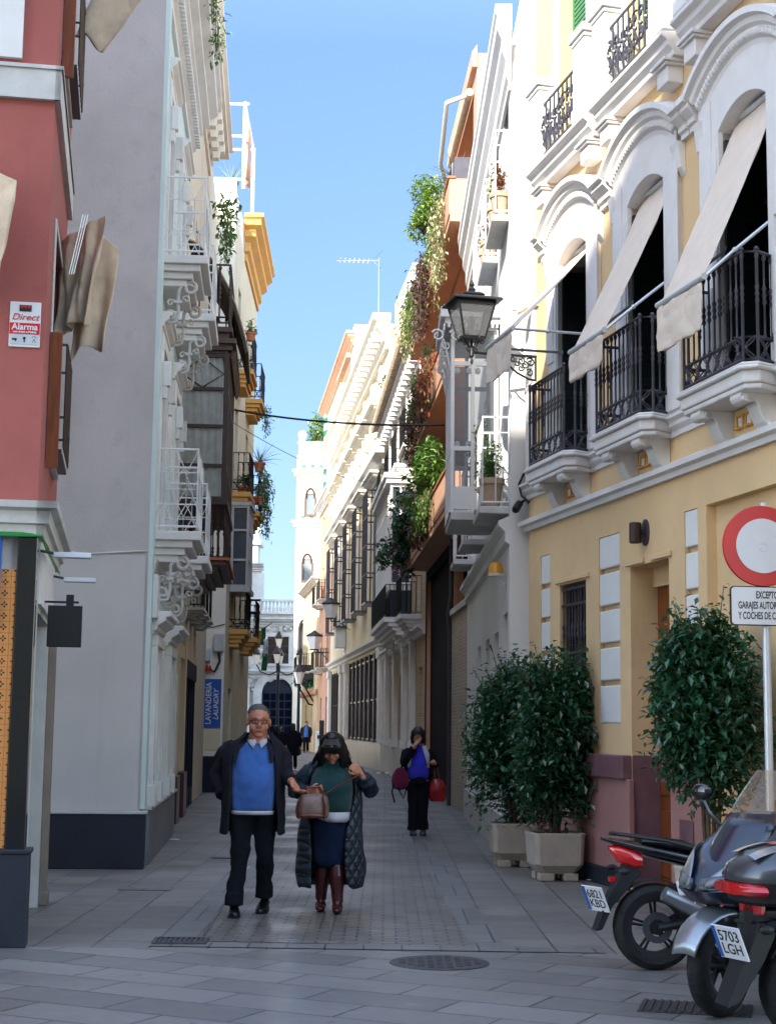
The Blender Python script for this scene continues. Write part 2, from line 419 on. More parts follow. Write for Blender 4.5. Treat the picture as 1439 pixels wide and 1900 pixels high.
K['slab'] = brickmat('pavement_slab', rgb('7d7872'), rgb('655f5b'), rgb('28282b'), .75, .42, .008, .65, 'yx', .28, .25, rgh2=.42)
K['sett'] = brickmat('road_sett', rgb('757069'), rgb('635d58'), rgb('232224'), .2, .1, .010, .62, 'xy', .35, .35, rgh2=.36)
K['iron'] = mat('wrought_iron', '#1e2024', .45, .1, 8, .1, 90, metal=.3)
K['ironbr'] = mat('painted_iron_brown', '#3a2a26', .5, .12, 8, .1, 90, metal=.2)
K['irongrey'] = mat('painted_iron_grey', '#4a4850', .4, .1, 6, .1, 90, metal=.4)
K['whiteiron'] = mat('white_painted_iron', '#dcdede', .45, .05, 6, .05, 90)
K['blackdoor'] = mat('black_panel', '#070c1c', .85, .15, 3, .05, 60, spec=.05)
K['navy'] = mat('navy_panel', '#151f2e', .6, .15, 2, .05, 60, spec=.25)
K['brownwood'] = woodmat('brown_wood', rgb('4f382e'))
K['doorwood'] = woodmat('orange_door_wood', rgb('7c3f1a'), .4)
K['whitewood'] = mat('white_paint_wood', '#d6d6d4', .5, .05, 3, .05, 60)
K['oldwhite'] = mat('weathered_white_wood', '#b2aca6', .6, .12, 4, .15, 60, streak=.6)
K['green'] = mat('green_shutter', '#2f7a52', .5, .08, 3, .05, 60)
K['darkgreen'] = mat('dark_green_shutter', '#0c1e20', .5, .1, 3, .05, 60)
K['glassdark'] = mat('dark_glass', '#090f18', .08, .2, 1.2, 0, 60, spec=.45)
K['glasssky'] = mat('pane_glass', '#3a4450', .05, .2, 1.2, 0, 60, spec=.9)
K['glass'] = glassmat('clear_glass', (.8, .85, .88), .22, .04, (.16, .18, .19))
K['glassc'] = glassmat('bay_glass', (.92, .94, .95), .03, .03, (.1, .11, .12))
K['bayglass'] = glassmat('bay_front_glass', (.8, .83, .85), .38, .12, (.34, .36, .38))
K['frost'] = glassmat('frosted_glass', (.75, .76, .76), .3, .15, (.25, .26, .27))
K['tint'] = glassmat('tinted_windscreen', (.82, .66, .5), .3, .06, (.3, .22, .15))
K['curtain'] = clothmat('white_curtain', rgb('e4e2de'))
K['awning'] = clothmat('beige_awning_cloth', rgb('d3c4b4'), var=.05, sheen=.05)
K['oldawning'] = clothmat('faded_tan_awning_cloth', rgb('d6bfa4'), var=.14, sheen=.05, fold=4)
K['alu'] = mat('painted_aluminium', '#c8ccd0', .35, .05, 5, 0, 60, metal=.3)
K['black'] = mat('matt_black', '#101114', .6, .1, 6, .05, 90)
K['gloss'] = mat('gloss_black_paint', '#0a0b10', .18, .1, 4, 0, 60, coat=.8)
K['navygl'] = mat('navy_gloss_paint', '#0b1428', .28, .1, 4, 0, 60, coat=.5)
K['tyre'] = mat('tyre_rubber', '#121214', .8, .2, 9, .8, 34)
K['silver'] = mat('silver_paint', '#8d9095', .28, .08, 4, 0, 60, metal=.6, coat=.6)
K['greypl'] = mat('grey_paint', '#4a4d52', .3, .08, 4, 0, 60, metal=.5, coat=.5)
K['chrome'] = mat('bright_metal', '#b8bcc2', .2, .05, 4, 0, 60, metal=1)
K['redgl'] = mat('red_lens', '#c01818', .12, .1, 6, 0, 60, spec=.8, coat=.5)
K['redpaint'] = mat('red_paint', '#c8201c', .3, .08, 4, 0, 60, coat=.5)
K['signwhite'] = mat('sign_white', '#d4d4d6', .4, .04, 3, 0, 60)
K['signred'] = mat('sign_red', '#c41a1c', .4, .06, 3, 0, 60)
K['signblue'] = mat('sign_blue', '#1c58a8', .4, .06, 3, 0, 60)
K['signblack'] = mat('sign_black', '#141416', .5, .05, 3, 0, 60)
K['terra'] = mat('terracotta_pot', '#b06a48', .85, .14, 6, .2, 60, streak=.4)
K['potbeige'] = mat('beige_pot', '#b89f84', .85, .12, 6, .2, 60)
K['conc'] = mat('concrete_planter', '#b2a698', .9, .1, 4, .5, 120, streak=.4)
K['soil'] = mat('soil', '#2c221a', .95, .3, 20, .6, 40)
K['bark'] = mat('bark', '#5a4c40', .9, .25, 10, .6, 30)
K['tile'] = tilemat('ochre_flower_tile')
K['rooftile'] = mat('roof_tile', '#b8a48c', .85, .2, 5, .3, 30)
K['manhole'] = mat('cast_iron_cover', '#4a474a', .55, .25, 12, .3, 60, metal=.5)
K['paper'] = mat('paper_litter', '#d0d0d0', .8, .06, 8, .2, 40)
K['plasticgreen'] = mat('green_hose', '#2f8a3a', .4, .08, 5, 0, 60)
K['yellowgl'] = mat('amber_lamp_shade', '#d8961e', .35, .06, 5, 0, 60)
K['leafdark'] = leafmat('ficus_leaves', rgb('10331f'), rgb('205438'), rgb('457658'), .26, .65)
K['leafmid'] = leafmat('mid_green_leaves', rgb('2a4a1c'), rgb('4c7030'), rgb('7a9a4a'))
K['leaflime'] = leafmat('lime_leaves', rgb('55762a'), rgb('7a9a40'), rgb('a4b868'))
K['leafpurple'] = leafmat('purple_leaves', rgb('3a2026'), rgb('5c3440'), rgb('6c6a48'))
K['leafred'] = leafmat('red_leaves', rgb('6a2c22'), rgb('9c4a38'), rgb('7a7a48'))
K['leafsage'] = leafmat('sage_leaves', rgb('7a8258'), rgb('a8a878'), rgb('cfc8a0'))
K['leafgrey'] = leafmat('grey_green_leaves', rgb('6a8478'), rgb('9ab0a0'), rgb('c0d0c0'))
K['pinkfl'] = leafmat('pink_flowers', rgb('b04080'), rgb('d070a0'), rgb('e8a8c8'))
K['skin'] = mat('skin', '#bb8068', .5, .08, 14, .05, 90)
K['skintan'] = mat('skin_tan', '#b5765c', .5, .08, 14, .05, 90)
K['hairdark'] = mat('dark_hair', '#0c0a0c', .4, .2, 40, .4, 80)
K['hairbrown'] = mat('brown_hair', '#33221a', .45, .2, 40, .4, 80)
K['hairgrey'] = mat('grey_hair', '#4a4644', .6, .2, 60, .5, 120)
K['wool'] = clothmat('charcoal_wool', rgb('201f28'), fold=5, sheen=0)
K['bluek'] = clothmat('blue_knit', rgb('3a62a8'), fold=6)
K['trous'] = clothmat('black_trousers', rgb('10131c'), fold=7, sheen=0)
K['shirt'] = clothmat('white_shirt', rgb('b4b4bc'))
K['leather'] = mat('black_leather', '#0e0e10', .35, .1, 20, .1, 60)
K['boot'] = mat('brown_leather_boot', '#42181a', .25, .15, 12, .15, 30)
K['bag'] = mat('taupe_leather', '#7a6258', .4, .15, 12, .2, 30)
K['bagtrim'] = mat('tan_leather', '#6a3420', .4, .1, 12, .1, 40)
K['greenk'] = clothmat('dark_green_knit', rgb('0f3a3c'), fold=6)
K['quilt'] = quiltmat('quilted_navy', rgb('222d36'), 8)
K['puff'] = clothmat('dark_padded_nylon', rgb('1c2a38'), .4, fold=9, sheen=0)
K['navysk'] = clothmat('navy_skirt', rgb('14203a'), fold=6, sheen=0)
K['royal'] = clothmat('royal_blue_fleece', rgb('3636c4'), fold=6)
K['jacket'] = clothmat('black_jacket', rgb('14141c'), fold=7, sheen=0)
K['maroon'] = clothmat('maroon_bag', rgb('6a1840'), fold=6)
K['redbag'] = mat('red_patterned_plastic', '#a81820', .3, .6, 9, .3, 20)
K['flagr'] = clothmat('flag_red', rgb('c02018')); K['flagy'] = clothmat('flag_yellow', rgb('d8a818')); K['flagg'] = clothmat('flag_green', rgb('1a6a3a')); K['flagw'] = clothmat('flag_white', rgb('d0d0d0'))
# ---------------------------------------------------------------- building helpers (facade-local)
def wall(mb, u0, u1, z0, z1, ops=(), depth=7.0, inner=0.6):
    """front wall with real openings (ua, ub, za, zb, depth) and their reveals, side walls, roof, back"""
    us = sorted({u0, u1, *[max(u0, min(u1, o[i])) for o in ops for i in (0, 1)]})
    zs = sorted({z0, z1, *[max(z0, min(z1, o[i])) for o in ops for i in (2, 3)]})
    for i in range(len(us) - 1):
        for j in range(len(zs) - 1):
            cu, cz = (us[i] + us[i + 1]) / 2, (zs[j] + zs[j + 1]) / 2
            if any(o[0] < cu < o[1] and o[2] < cz < o[3] for o in ops): continue
            mb.quad((us[i], 0, zs[j]), (us[i + 1], 0, zs[j]), (us[i + 1], 0, zs[j + 1]), (us[i], 0, zs[j + 1]))
    for (a, b, c, d, dp) in ops:
        a, b = max(a, u0), min(b, u1)
        mb.quad((a, 0, c), (a, -dp, c), (a, -dp, d), (a, 0, d)); mb.quad((b, 0, c), (b, 0, d), (b, -dp, d), (b, -dp, c))
        mb.quad((a, 0, d), (a, -dp, d), (b, -dp, d), (b, 0, d))
        if c > z0 + .01: mb.quad((a, 0, c), (b, 0, c), (b, -dp, c), (a, -dp, c))
        mb.quad((a, -dp, c), (b, -dp, c), (b, -dp, d), (a, -dp, d))
    for u in (u0, u1): mb.quad((u, 0, z0), (u, -depth, z0), (u, -depth, z1), (u, 0, z1))
    mb.quad((u0, 0, z1), (u1, 0, z1), (u1, -depth, z1), (u0, -depth, z1))
    mb.quad((u0, -depth, z0), (u1, -depth, z0), (u1, -depth, z1), (u0, -depth, z1))
    return mb
CORN = [(0, 0), (.06, 0), (.06, .06), (.1, .08), (.1, .14), (.2, .22), (.2, .27), (.26, .29), (.26, .36), (0, .38)]
def scaled(prof, so, sz, z, o=0): return [(o + a * so, z + b * sz) for a, b in prof]
def frame(mb, u0, u1, z0, z1, o0, o1, wdt, bottom=True):
    mb.box(u0 - wdt, u0, o0, o1, z0, z1 + wdt); mb.box(u1, u1 + wdt, o0, o1, z0, z1 + wdt); mb.box(u0, u1, o0, o1, z1, z1 + wdt)
    if bottom: mb.box(u0 - wdt, u1 + wdt, o0, o1 + .03, z0 - wdt * .6, z0)
    return mb
def window(F, u0, u1, z0, z1, dp=.18, fm='whitewood', gm='glasssky', bars=1, rows=1, name='window', fw=.05, label=None):
    """casement set back dp: frame part with its pane"""
    mb = MB(); o0, o1 = -dp + .006, -dp + .06
    mb.box(u0, u0 + fw, o0, o1, z0, z1); mb.box(u1 - fw, u1, o0, o1, z0, z1)
    mb.box(u0 + fw, u1 - fw, o0, o1, z0, z0 + fw); mb.box(u0 + fw, u1 - fw, o0, o1, z1 - fw, z1)
    for i in range(1, bars + 1):
        u = u0 + (u1 - u0) * i / (bars + 1); mb.box(u - fw * .5, u + fw * .5, o0, o1 - .008, z0 + fw, z1 - fw)
    for i in range(1, rows + 1):
        z = z0 + (z1 - z0) * i / (rows + 1); mb.box(u0 + fw, u1 - fw, o0, o1 - .016, z - fw * .3, z + fw * .3)
    f = mb.build(name, K[fm], F.e)
    MB().box(u0 + fw * .6, u1 - fw * .6, o0 + .008, o0 + .02, z0 + fw * .6, z1 - fw * .6).build('pane', K[gm], f)
    return f
def arc(c, r, a0, a1, n): return [(c[0] + r * math.cos(a0 + (a1 - a0) * i / n), c[1] + r * math.sin(a0 + (a1 - a0) * i / n)) for i in range(n + 1)]
def spiral(c, r0, r1, a0, turns, n=20):
    return [(c[0] + (r0 + (r1 - r0) * t) * math.cos(a0 + turns * 2 * PI * t), c[1] + (r0 + (r1 - r0) * t) * math.sin(a0 + turns * 2 * PI * t)) for t in [i / n for i in range(n + 1)]]
def along(path, step):
    """points and directions at even spacing along a polyline of (u, out)"""
    out = []
    for (a, b) in zip(path[:-1], path[1:]):
        a, b = Vector(a), Vector(b); L = (b - a).length; n = max(1, round(L / step))
        out += [(a + (b - a) * (i / n), (b - a) / L) for i in range(n)]
    out.append((Vector(path[-1]), (Vector(path[-1]) - Vector(path[-2])).normalized()))
    return out
def railing(mb, path, z0, z1, step=.12, r=.009, rail=.016, knobs=True, band=0, seg=6):
    for z in ([z0, z1] + ([z0 + band] if band else [])):
        mb.tube([(p[0], p[1], z) for p in path], rail, 6)
    zb = z0 + band; h = z1 - zb
    for p, d in along(path, step):
        if knobs:
            k = r * 2.3
            mb.lathe([(r, zb), (k * .8, zb + .02 * h), (r, zb + .06 * h), (r, zb + .38 * h), (k, zb + .42 * h), (r * 1.2, zb + .46 * h), (k, zb + .5 * h), (r * 1.2, zb + .54 * h), (k, zb + .58 * h), (r, zb + .62 * h), (r, zb + .9 * h), (k, zb + .94 * h), (r, z1)], (p.x, p.y, 0), seg)
        else: mb.tube([(p.x, p.y, zb), (p.x, p.y, z1)], r, 5, cap=False)
    if band:
        for p, d in along(path, .2)[:-1]:
            c = p + d * .1; R = band * .5; zc = z0 + R
            for s in (1, -1):
                mb.tube([(c.x + d.x * x, c.y + d.y * x, z) for x, z in arc((s * R, zc), R, PI / 2, PI * 1.5, 6) if True] if s > 0 else [(c.x + d.x * x, c.y + d.y * x, z) for x, z in arc((-R, zc), R, -PI / 2, PI / 2, 6)], r * .8, 4, cap=False)
            for s in (1, -1):
                mb.tube([(c.x - d.x * R, c.y - d.y * R, zc - s * R), (c.x + d.x * R, c.y + d.y * R, zc + s * R)], r * .8, 4, cap=False)
            mb.ball((c.x, c.y, zc), r * 2.2, 6, 4)
    return mb
def leaves(mb, pts, size, var=.4, droop=.3, asp=.45, up=0.0):
    """one folded leaf at every point, random turn"""
    for p in pts:
        L = size * (1 + var * (rnd.random() * 2 - 1)); a = rnd.random() * 2 * PI; e = (rnd.random() - .5) * 1.6 - droop + up
        d = Vector((math.cos(a) * math.cos(e), math.sin(a) * math.cos(e), math.sin(e)))
        s = d.cross(Vector((rnd.random() - .5, rnd.random() - .5, 1))).normalized() * L * asp * .5
        n = s.cross(d).normalized() * L * .10
        p = Vector(p); m = p + d * L * .45
        b = len(mb.v); mb.v += [tuple(p), tuple(m + s + n), tuple(p + d * L), tuple(m - s + n)]
        mb.f += [[b, b + 1, b + 2], [b, b + 2, b + 3]]; mb.mi += [mb.cur] * 2
    return mb
def cloud(n, c, r, hollow=.35, lumps=7, seed=1, full=0):
    """points through an uneven crown: clumps round the middle"""
    g = random.Random(seed); C = []
    for i in range(lumps):
        while 1:
            v = Vector((g.uniform(-1, 1), g.uniform(-1, 1), g.uniform(-1, 1)))
            if v.length < 1: break
        C.append((v * .62, g.uniform(.3, .55)))
    out = []
    while len(out) < n:
        b, q = g.choice(C); v = Vector((g.gauss(0, 1), g.gauss(0, 1), g.gauss(0, 1))).normalized() * (g.uniform(hollow, 1) ** .6) * q
        p = b + v
        if full: k = max(abs(p.x), abs(p.y), abs(p.z)); p = p * (p.length / k) ** full
        out.append((c[0] + p.x * r[0], c[1] + p.y * r[1], c[2] + p.z * r[2]))
    return out
def potprof(r, h): return [(r * .68, 0), (r * .94, h * .8), (r * 1.08, h * .8), (r * 1.1, h), (r * .9, h), (r * .86, h * .9), (0.001, h * .9)]
def pot_plant(loc, label, r=.14, h=.22, pr=(.2, .2, .25), n=160, size=.07, leaf='leafmid', pot='terra', seed=1, cat='potted plant', group=None, flowers=None, spiky=False, cz=None):
    t = thing('potted_plant', label, cat, loc, 0, group)
    MB().lathe(potprof(r, h), (0, 0, 0), 14).build('pot', K[pot], t, smooth=True)
    mb = MB(); g = random.Random(seed)
    if spiky:
        for i in range(n):
            a = g.random() * 2 * PI; e = g.uniform(.15, 1.3); L = size * g.uniform(.7, 1.2)
            pts = []
            for k in range(5):
                q = k / 4; rr = L * q * math.cos(e) ; z = h + L * q * math.sin(e) - .35 * L * q * q * math.cos(e)
                pts.append((math.cos(a) * rr, math.sin(a) * rr, z))
            mb.tube(pts, [.016, .018, .014, .009, .002], 4, flat=(1, .3))
    else:
        z0 = h + pr[2] * .8 if cz is None else cz
        leaves(mb, cloud(n, (0, 0, z0), pr, seed=seed), size)
        for i in range(4):
            a = i * 1.7 + seed; mb.tube([(0, 0, h * .9), (math.cos(a) * pr[0] * .3, math.sin(a) * pr[1] * .3, z0)], .006, 4)
    fo = mb.build('foliage', K[leaf], t)
    if flowers: leaves(MB(), cloud(max(12, n // 6), (0, 0, h + pr[2] * .9), (pr[0] * 1.05, pr[1] * 1.05, pr[2] * 1.05), hollow=.7, seed=seed + 1), size * .7).build('flowers', K[flowers], t)
    return t
def trailing(loc, label, length, width, depth, n, size, leaf, seed=1, cat='trailing plant', rot=0, group=None, name='trailing_plant'):
    """a mass of stems hanging down from loc"""
    t = thing(name, label, cat, loc, rot, group); g = random.Random(seed); pts = []; st = MB()
    k = max(4, int(width / .09))
    for i in range(k):
        u = (i + .5) / k * width - width / 2; L = length * g.uniform(.55, 1); o = g.uniform(.2, 1) * depth
        path = [(u + g.gauss(0, .02) * q * 3, o * min(1, q * 4), .06 * math.sin(min(q * 4, 1) * PI) - L * q * q ** .2) for q in [j / 8 for j in range(9)]]
        st.tube(path, .004, 3, cap=False)
        for j in range(n // k):
            q = g.random() * 8; a = int(min(q, 7)); f = q - a; A, B = Vector(path[a]), Vector(path[a + 1]); w_ = .045 + .05 * (1 - q / 8)
            p = A.lerp(B, f); pts.append((p.x + g.gauss(0, w_), p.y + g.gauss(0, w_), p.z + g.gauss(0, w_)))
    leaves(MB(), pts, size, droop=.7).build('foliage', K[leaf], t); st.build('stems', K['bark'], t)
    return t
def text(body, size, m, parent, M, name='lettering', align='CENTER', ext=.002, shear=0, sx=1.0, bold=0.0, spacing=1.0):
    c = bpy.data.curves.new(name, 'FONT'); c.body = body; c.size = size; c.align_x = align; c.align_y = 'CENTER'; c.extrude = ext; c.shear = shear; c.offset = bold; c.space_character = spacing
    o = bpy.data.objects.new(name, c); COL.objects.link(o)
    dg = bpy.context.evaluated_depsgraph_get(); me = bpy.data.meshes.new_from_object(o.evaluated_get(dg))
    bpy.data.objects.remove(o); bpy.data.curves.remove(c)
    me.materials.clear(); me.materials.append(K[m]); me.transform(M @ Matrix.Diagonal((sx, 1, 1, 1)))
    o = bpy.data.objects.new(name, me); COL.objects.link(o); o.parent = parent
    return o
FRONT = Matrix(((-1, 0, 0, 0), (0, 0, 1, 0), (0, 1, 0, 0), (0, 0, 0, 1)))   # text plane -> facade-local, read from the street
T = Matrix.Translation
# ---------------------------------------------------------------- ground
def sheet(name, pts, z, m):
    mb = MB(); mb.add([(x, y, z) for x, y in pts], [tuple(range(len(pts)))]); return tag(mb.build(name, K[m]), kind='structure')
sheet('ground', [(-250, -60), (250, -60), (250, 400), (-250, 400)], -.006, 'slab')
sheet('plaza_paving', [(-14, -8), (14, -8), (14, 11.62), (-14, 11.62)], 0, 'paver')
sheet('pavement', [(-14, 11.615), (14, 11.615), (14, 60), (-14, 60)], -.002, 'slab')
road = [(-1.50, 12.05), (.78, 11.85), (.62, 18), (.35, 24), (-.3, 33), (-1.3, 46), (-2.2, 57), (-6.6, 100), (-8.2, 100), (-4.1, 57), (-3.2, 46), (-2.35, 33), (-1.85, 24), (-1.58, 18)]
sheet('road', road, .002, 'sett')
def strip(name, label, cat, pts, wdt, z, m):
    mb = MB(); n = len(pts)
    L = [Vector((p[0], p[1], 0)) for p in pts]; vs = []
    for i, p in enumerate(L):
        t = (L[min(i + 1, n - 1)] - L[max(i - 1, 0)]).normalized(); s = Vector((-t.y, t.x, 0)) * wdt / 2
        vs += [tuple(p + s + Vector((0, 0, z))), tuple(p - s + Vector((0, 0, z)))]
    mb.add(vs, [(2 * i, 2 * i + 1, 2 * i + 3, 2 * i + 2) for i in range(n - 1)])
    o = mb.build(name, K[m])
    return tag(o, kind='structure') if label is None else tag(o, label, cat)
K['band'] = brickmat('granite_band', rgb('716f6c'), rgb('656360'), rgb('28282c'), .28, 1.1, .009, .6, 'xy', .25, .25, rgh2=.4)
strip('road_edge_band', None, None, road[9:][::-1][0:0] + [(-1.50, 12.05), (-1.58, 18), (-1.85, 24), (-2.35, 33), (-3.2, 46), (-4.1, 57)], .26, .004, 'band')
strip('road_edge_band', None, None, [(.78, 11.85), (.62, 18), (.35, 24), (-.3, 33), (-1.3, 46), (-2.2, 57)], .26, .004, 'band')
strip('road_edge_band', None, None, [(-1.7, 11.83), (1.6, 11.74)], .24, .005, 'band')
strip('drain_channel', 'narrow metal drain slot running along the left edge of the paved road', 'drain', [(-1.36, 12.3), (-1.5, 16.6), (-1.52, 18.2)], .02, .012, 'chrome')
gp = ground(815, 1787)
t = thing('manhole_cover', 'round cast iron manhole cover in the paving in front of the walking couple', 'manhole cover', (gp.x, gp.y, 0))
MB().lathe([(.34, 0), (.34, .006), (.30, .008), (0.001, .008)], (0, 0, 0), 32).build('rim', K['manhole'], t)
mb = MB()
mb.box(-.2, .2, -.2, .2, .003, .0085)
for i in range(-4, 5):
    for j in range(-4, 5):
        if (i * i + j * j) * .0044 < .075: mb.box(i * .064 - .02, i * .064 + .02, j * .064 - .02, j * .064 + .02, .008, .013)
mb.build('cover', K['manhole'], t)
gp = ground(335, 1748)
t = thing('drain_grate', 'rectangular iron drain grate at the end of the drain slot', 'drain grate', (gp.x, gp.y, .004), .05)
mb = MB(); frame(mb, -.17, .17, -.12, .12, 0, 0, .03) if 0 else None
mb.box(-.2, .2, -.16, -.13, 0, .014); mb.box(-.2, .2, .13, .16, 0, .014); mb.box(-.2, -.17, -.13, .13, 0, .014); mb.box(.17, .2, -.13, .13, 0, .014)
mb.build('frame', K['manhole'], t)
mb = MB().box(-.17, .17, -.13, .13, 0, .003)
for i in range(9): mb.box(-.165 + i * .038, -.145 + i * .038, -.13, .13, .003, .011)
mb.build('bars', K['manhole'], t)
gp = ground(1290, 1872)
t = thing('drain_grate', 'iron drain grate on the ground beneath the parked motorbikes', 'drain grate', (gp.x, gp.y, .002), -.25)
mb = MB().box(-.32, .32, -.2, .2, 0, .004)
for i in range(14): mb.box(-.31 + i * .046, -.29 + i * .046, -.19, .19, .004, .012)
mb.build('bars', K['manhole'], t)
for (px, py, wd, dp, lb) in ((1165, 1672, .3, .2, 'small square iron cover by the black motorbike tail'), (270, 1650, .5, .25, 'flat stone access cover beside the left doorway'), (420, 1592, .35, .2, 'small access cover in the left pavement by the stone plinth')):
    gp = ground(px, py); mb = MB(); mb.box(-wd / 2, wd / 2, -dp / 2, dp / 2, -.001, .006); mb.box(-wd / 2 + .02, wd / 2 - .02, -dp / 2 + .02, dp / 2 - .02, .006, .008)
    o = mb.build('access_cover', K['manhole' if wd < .4 else 'band']); o.location = (gp.x, gp.y, 0); tag(o, lb, 'access cover')
def litter(px, py, lb, s, m='paper', seed=1, hh=.25):
    gp = ground(px, py); g = random.Random(seed); mb = MB(); n = 7
    for i in range(3):
        a = g.random() * 6; pts = []
        rows = []
        for r in range(4): rows.append([(s * (k / 6 - .5) + g.gauss(0, s * .05), s * .4 * (r / 3 - .5) + g.gauss(0, s * .05), max(.008, s * hh * abs(math.sin(k + r + seed)) * g.uniform(.3, 1))) for k in range(7)])
        mb.loft(rows, closed=False)
        break
    o = mb.build('litter', K[m], None, smooth=True, solid=.004, sub=1); o.location = (gp.x, gp.y, .01); return tag(o, lb, 'litter')
litter(318, 1562, 'crumpled white plastic bag lying by the left building plinth', .22, seed=2)
litter(36, 1750, 'torn white paper scrap at the foot of the black door pillar', .1, seed=5, hh=.6)
litter(1092, 1636, 'small white paper scrap lying behind the front planter', .07, seed=8)
litter(893, 1684, 'small green leaf lying on the paving in front of planters', .07, 'leafmid', seed=9, hh=.1)
litter(715, 1438, 'pale rubbish sack lying at the foot of the far right wall', .6, seed=12, hh=.3)
gp = ground(104, 1606)
mb = MB(); mb.loft([[(x, y, z) for x, y, z in r] for r in ([(-.16, -.05, .0), (-.16, .05, .0), (-.16, .05, .1), (-.16, -.05, .1)], [(.05, -.05, .0), (.05, .05, .0), (.05, .04, .07), (.05, -.04, .07)], [(.2, -.01, .0), (.2, .01, .0), (.2, .01, .015), (.2, -.01, .015)])])
o = mb.build('paper_bag', K['paper'], None, bevel=.01); o.location = (gp.x, gp.y, .003); o.rotation_euler = (0, 0, -.25); tag(o, 'folded white paper bag against the black stone plinth of the grey wall', 'litter')

# ---------------------------------------------------------------- R1: yellow house on the right
R1 = Facade('yellow_house', 'yellow house with white trim, three awnings and iron balconies, nearest on the right', 'house', (2.18, 17.39), R_(-13.3), 1)
WC = [.22, -1.95, -4.15]
DOOR = (-2.34, -1.36); GR = (-.07, .78)
panels = [(1.12, 1.47), (-1.07, -.47), (-3.01, -2.71)]
ops = [(DOOR[0], DOOR[1], 0, 3.25, .34), (GR[0], GR[1], 1.36, 3.24, .14)]
ops += [(a, b, 1.66, 3.65, .06) for a, b in panels]
ops += [(c - .47, c + .47, 4.62, 7.2, .34) for c in WC] + [(c - .5, c + .5, 8.36, 11.0, .3) for c in WC]
ops += [(-7.5, -3.2, 0, 3.65, .1)]
mb = MB(); wall(mb, -8, 1.9, 0, 12.6, ops, 8)
mb.build('wall', K['yellow'], R1.e)
mb = MB(); wall(mb, -7.5, -3.2, 0, 3.65, [(-7.2, -3.31, 0, 3.26, .5)], .8); mb2 = MB(Matrix.Translation((0, -.1 + .002, 0))); mb2.add(mb.v, mb.f); mb2.build('recess_wall', K['yellow'], R1.e)
d = MB().box(-7.2, -3.33, -.59, -.55, 0, 3.2)
for i in range(7): d.box(-7.1 + i * .55, -6.65 + i * .55, -.55, -.53, .15, 3.1)
d.build('gate', K['doorwood'], R1.e)
for (a, b) in panels:
    mb = MB(); n = 5; h = (3.65 - 1.66) / n
    for i in range(n): mb.box(a + .008, b - .008, -.055, -.004, 1.665 + i * h + (.05 if i else 0), 1.66 + (i + 1) * h - .004)
    mb.build('panel', K['white'], R1.e, bevel=.012)
# plinth: pink lower wall with projecting granite blocks and band
for a, b in ((-1.0, 1.9), (-3.2, -2.42)):
    MB().box(a, b, 0.0, .05, .18, 1.15).build('plinth', K['pink'], R1.e, bevel=.01)
    MB().box(a - (.3 if a > -2 else 0), b, 0, .09, 0, .18).build('base_stone', K['blackst'], R1.e, bevel=.01)
for a, b in ((-1.36, 1.9), (-3.2, -2.34)): MB().box(a, b, 0, .11, 1.1, 1.34).build('plinth_cap', K['pinkstone'], R1.e, bevel=.015)
mb = MB().box(DOOR[1] - .012, DOOR[1] - .002, -.33, -.002, 0, 1.34); mb.build('jamb_stone', K['pinkstone'], R1.e)
mb = MB().box(-1.42, -1.0, .0, .06, .18, 1.1); mb.build('door_pier', K['pink'], R1.e, bevel=.01)
mb = MB(); mb.box(-2.95, -2.65, .05, .066, .42, .78); mb.build('meter_door', K['pinkstone'], R1.e, bevel=.006)
# door
mb = MB().box(DOOR[0], DOOR[1], -.335, -.295, 0, 3.05)
for i in range(2):
    for z0, z1 in ((.15, .8), (.95, 1.9), (2.05, 2.95)):
        u = DOOR[0] + .06 + i * .47; mb.box(u, u + .38, -.295, -.275, z0, z1)
dr = mb.build('door', K['doorwood'], R1.e, bevel=.008); MB().ball((-1.8, -.26, 1.1), .03).build('handle', K['chrome'], dr)
MB().box(DOOR[0], DOOR[1], -.333, -.25, 3.05, 3.249).build('door_lintel', K['yellow'], R1.e)
for a, b in ((-2.42, -1.95), (-1.75, -1.28)): MB().box(a, b, 0, .03, 3.26, 3.32).build('door_label_mould', K['yellow'], R1.e, bevel=.008)
# grille window
window(R1, GR[0], GR[1], 1.37, 3.23, .14, 'brownwood', 'glassdark', 1, 1, 'window')
mb = MB()
for i in range(9):
    u = GR[0] + .04 + i * (GR[1] - GR[0] - .08) / 8
    mb.lathe([(.008, 1.38), (.008, 1.6), (.02, 1.64), (.008, 1.68), (.02, 1.72), (.008, 1.78), (.008, 2.1), (.018, 2.16), (.01, 2.2), (.018, 2.24), (.008, 2.3), (.008, 2.6), (.02, 2.66), (.01, 2.7), (.02, 2.74), (.008, 2.8), (.008, 3.22)], (u, -.03, 0), 6)
for z in (1.42, 1.9, 2.45, 3.0, 3.18): mb.box(GR[0] + .01, GR[1] - .01, -.045, -.015, z - .014, z + .014)
mb.build('window_grille', K['irongrey'], R1.e, smooth=True)
MB().box(GR[0] - .12, GR[1] + .1, 0, .03, 3.26, 3.31).build('window_label_mould', K['yellow'], R1.e, bevel=.006); MB().box(GR[0] - .1, GR[1] + .1, 0, .08, 1.345, 1.38).build('window_sill', K['yellow'], R1.e, bevel=.006)
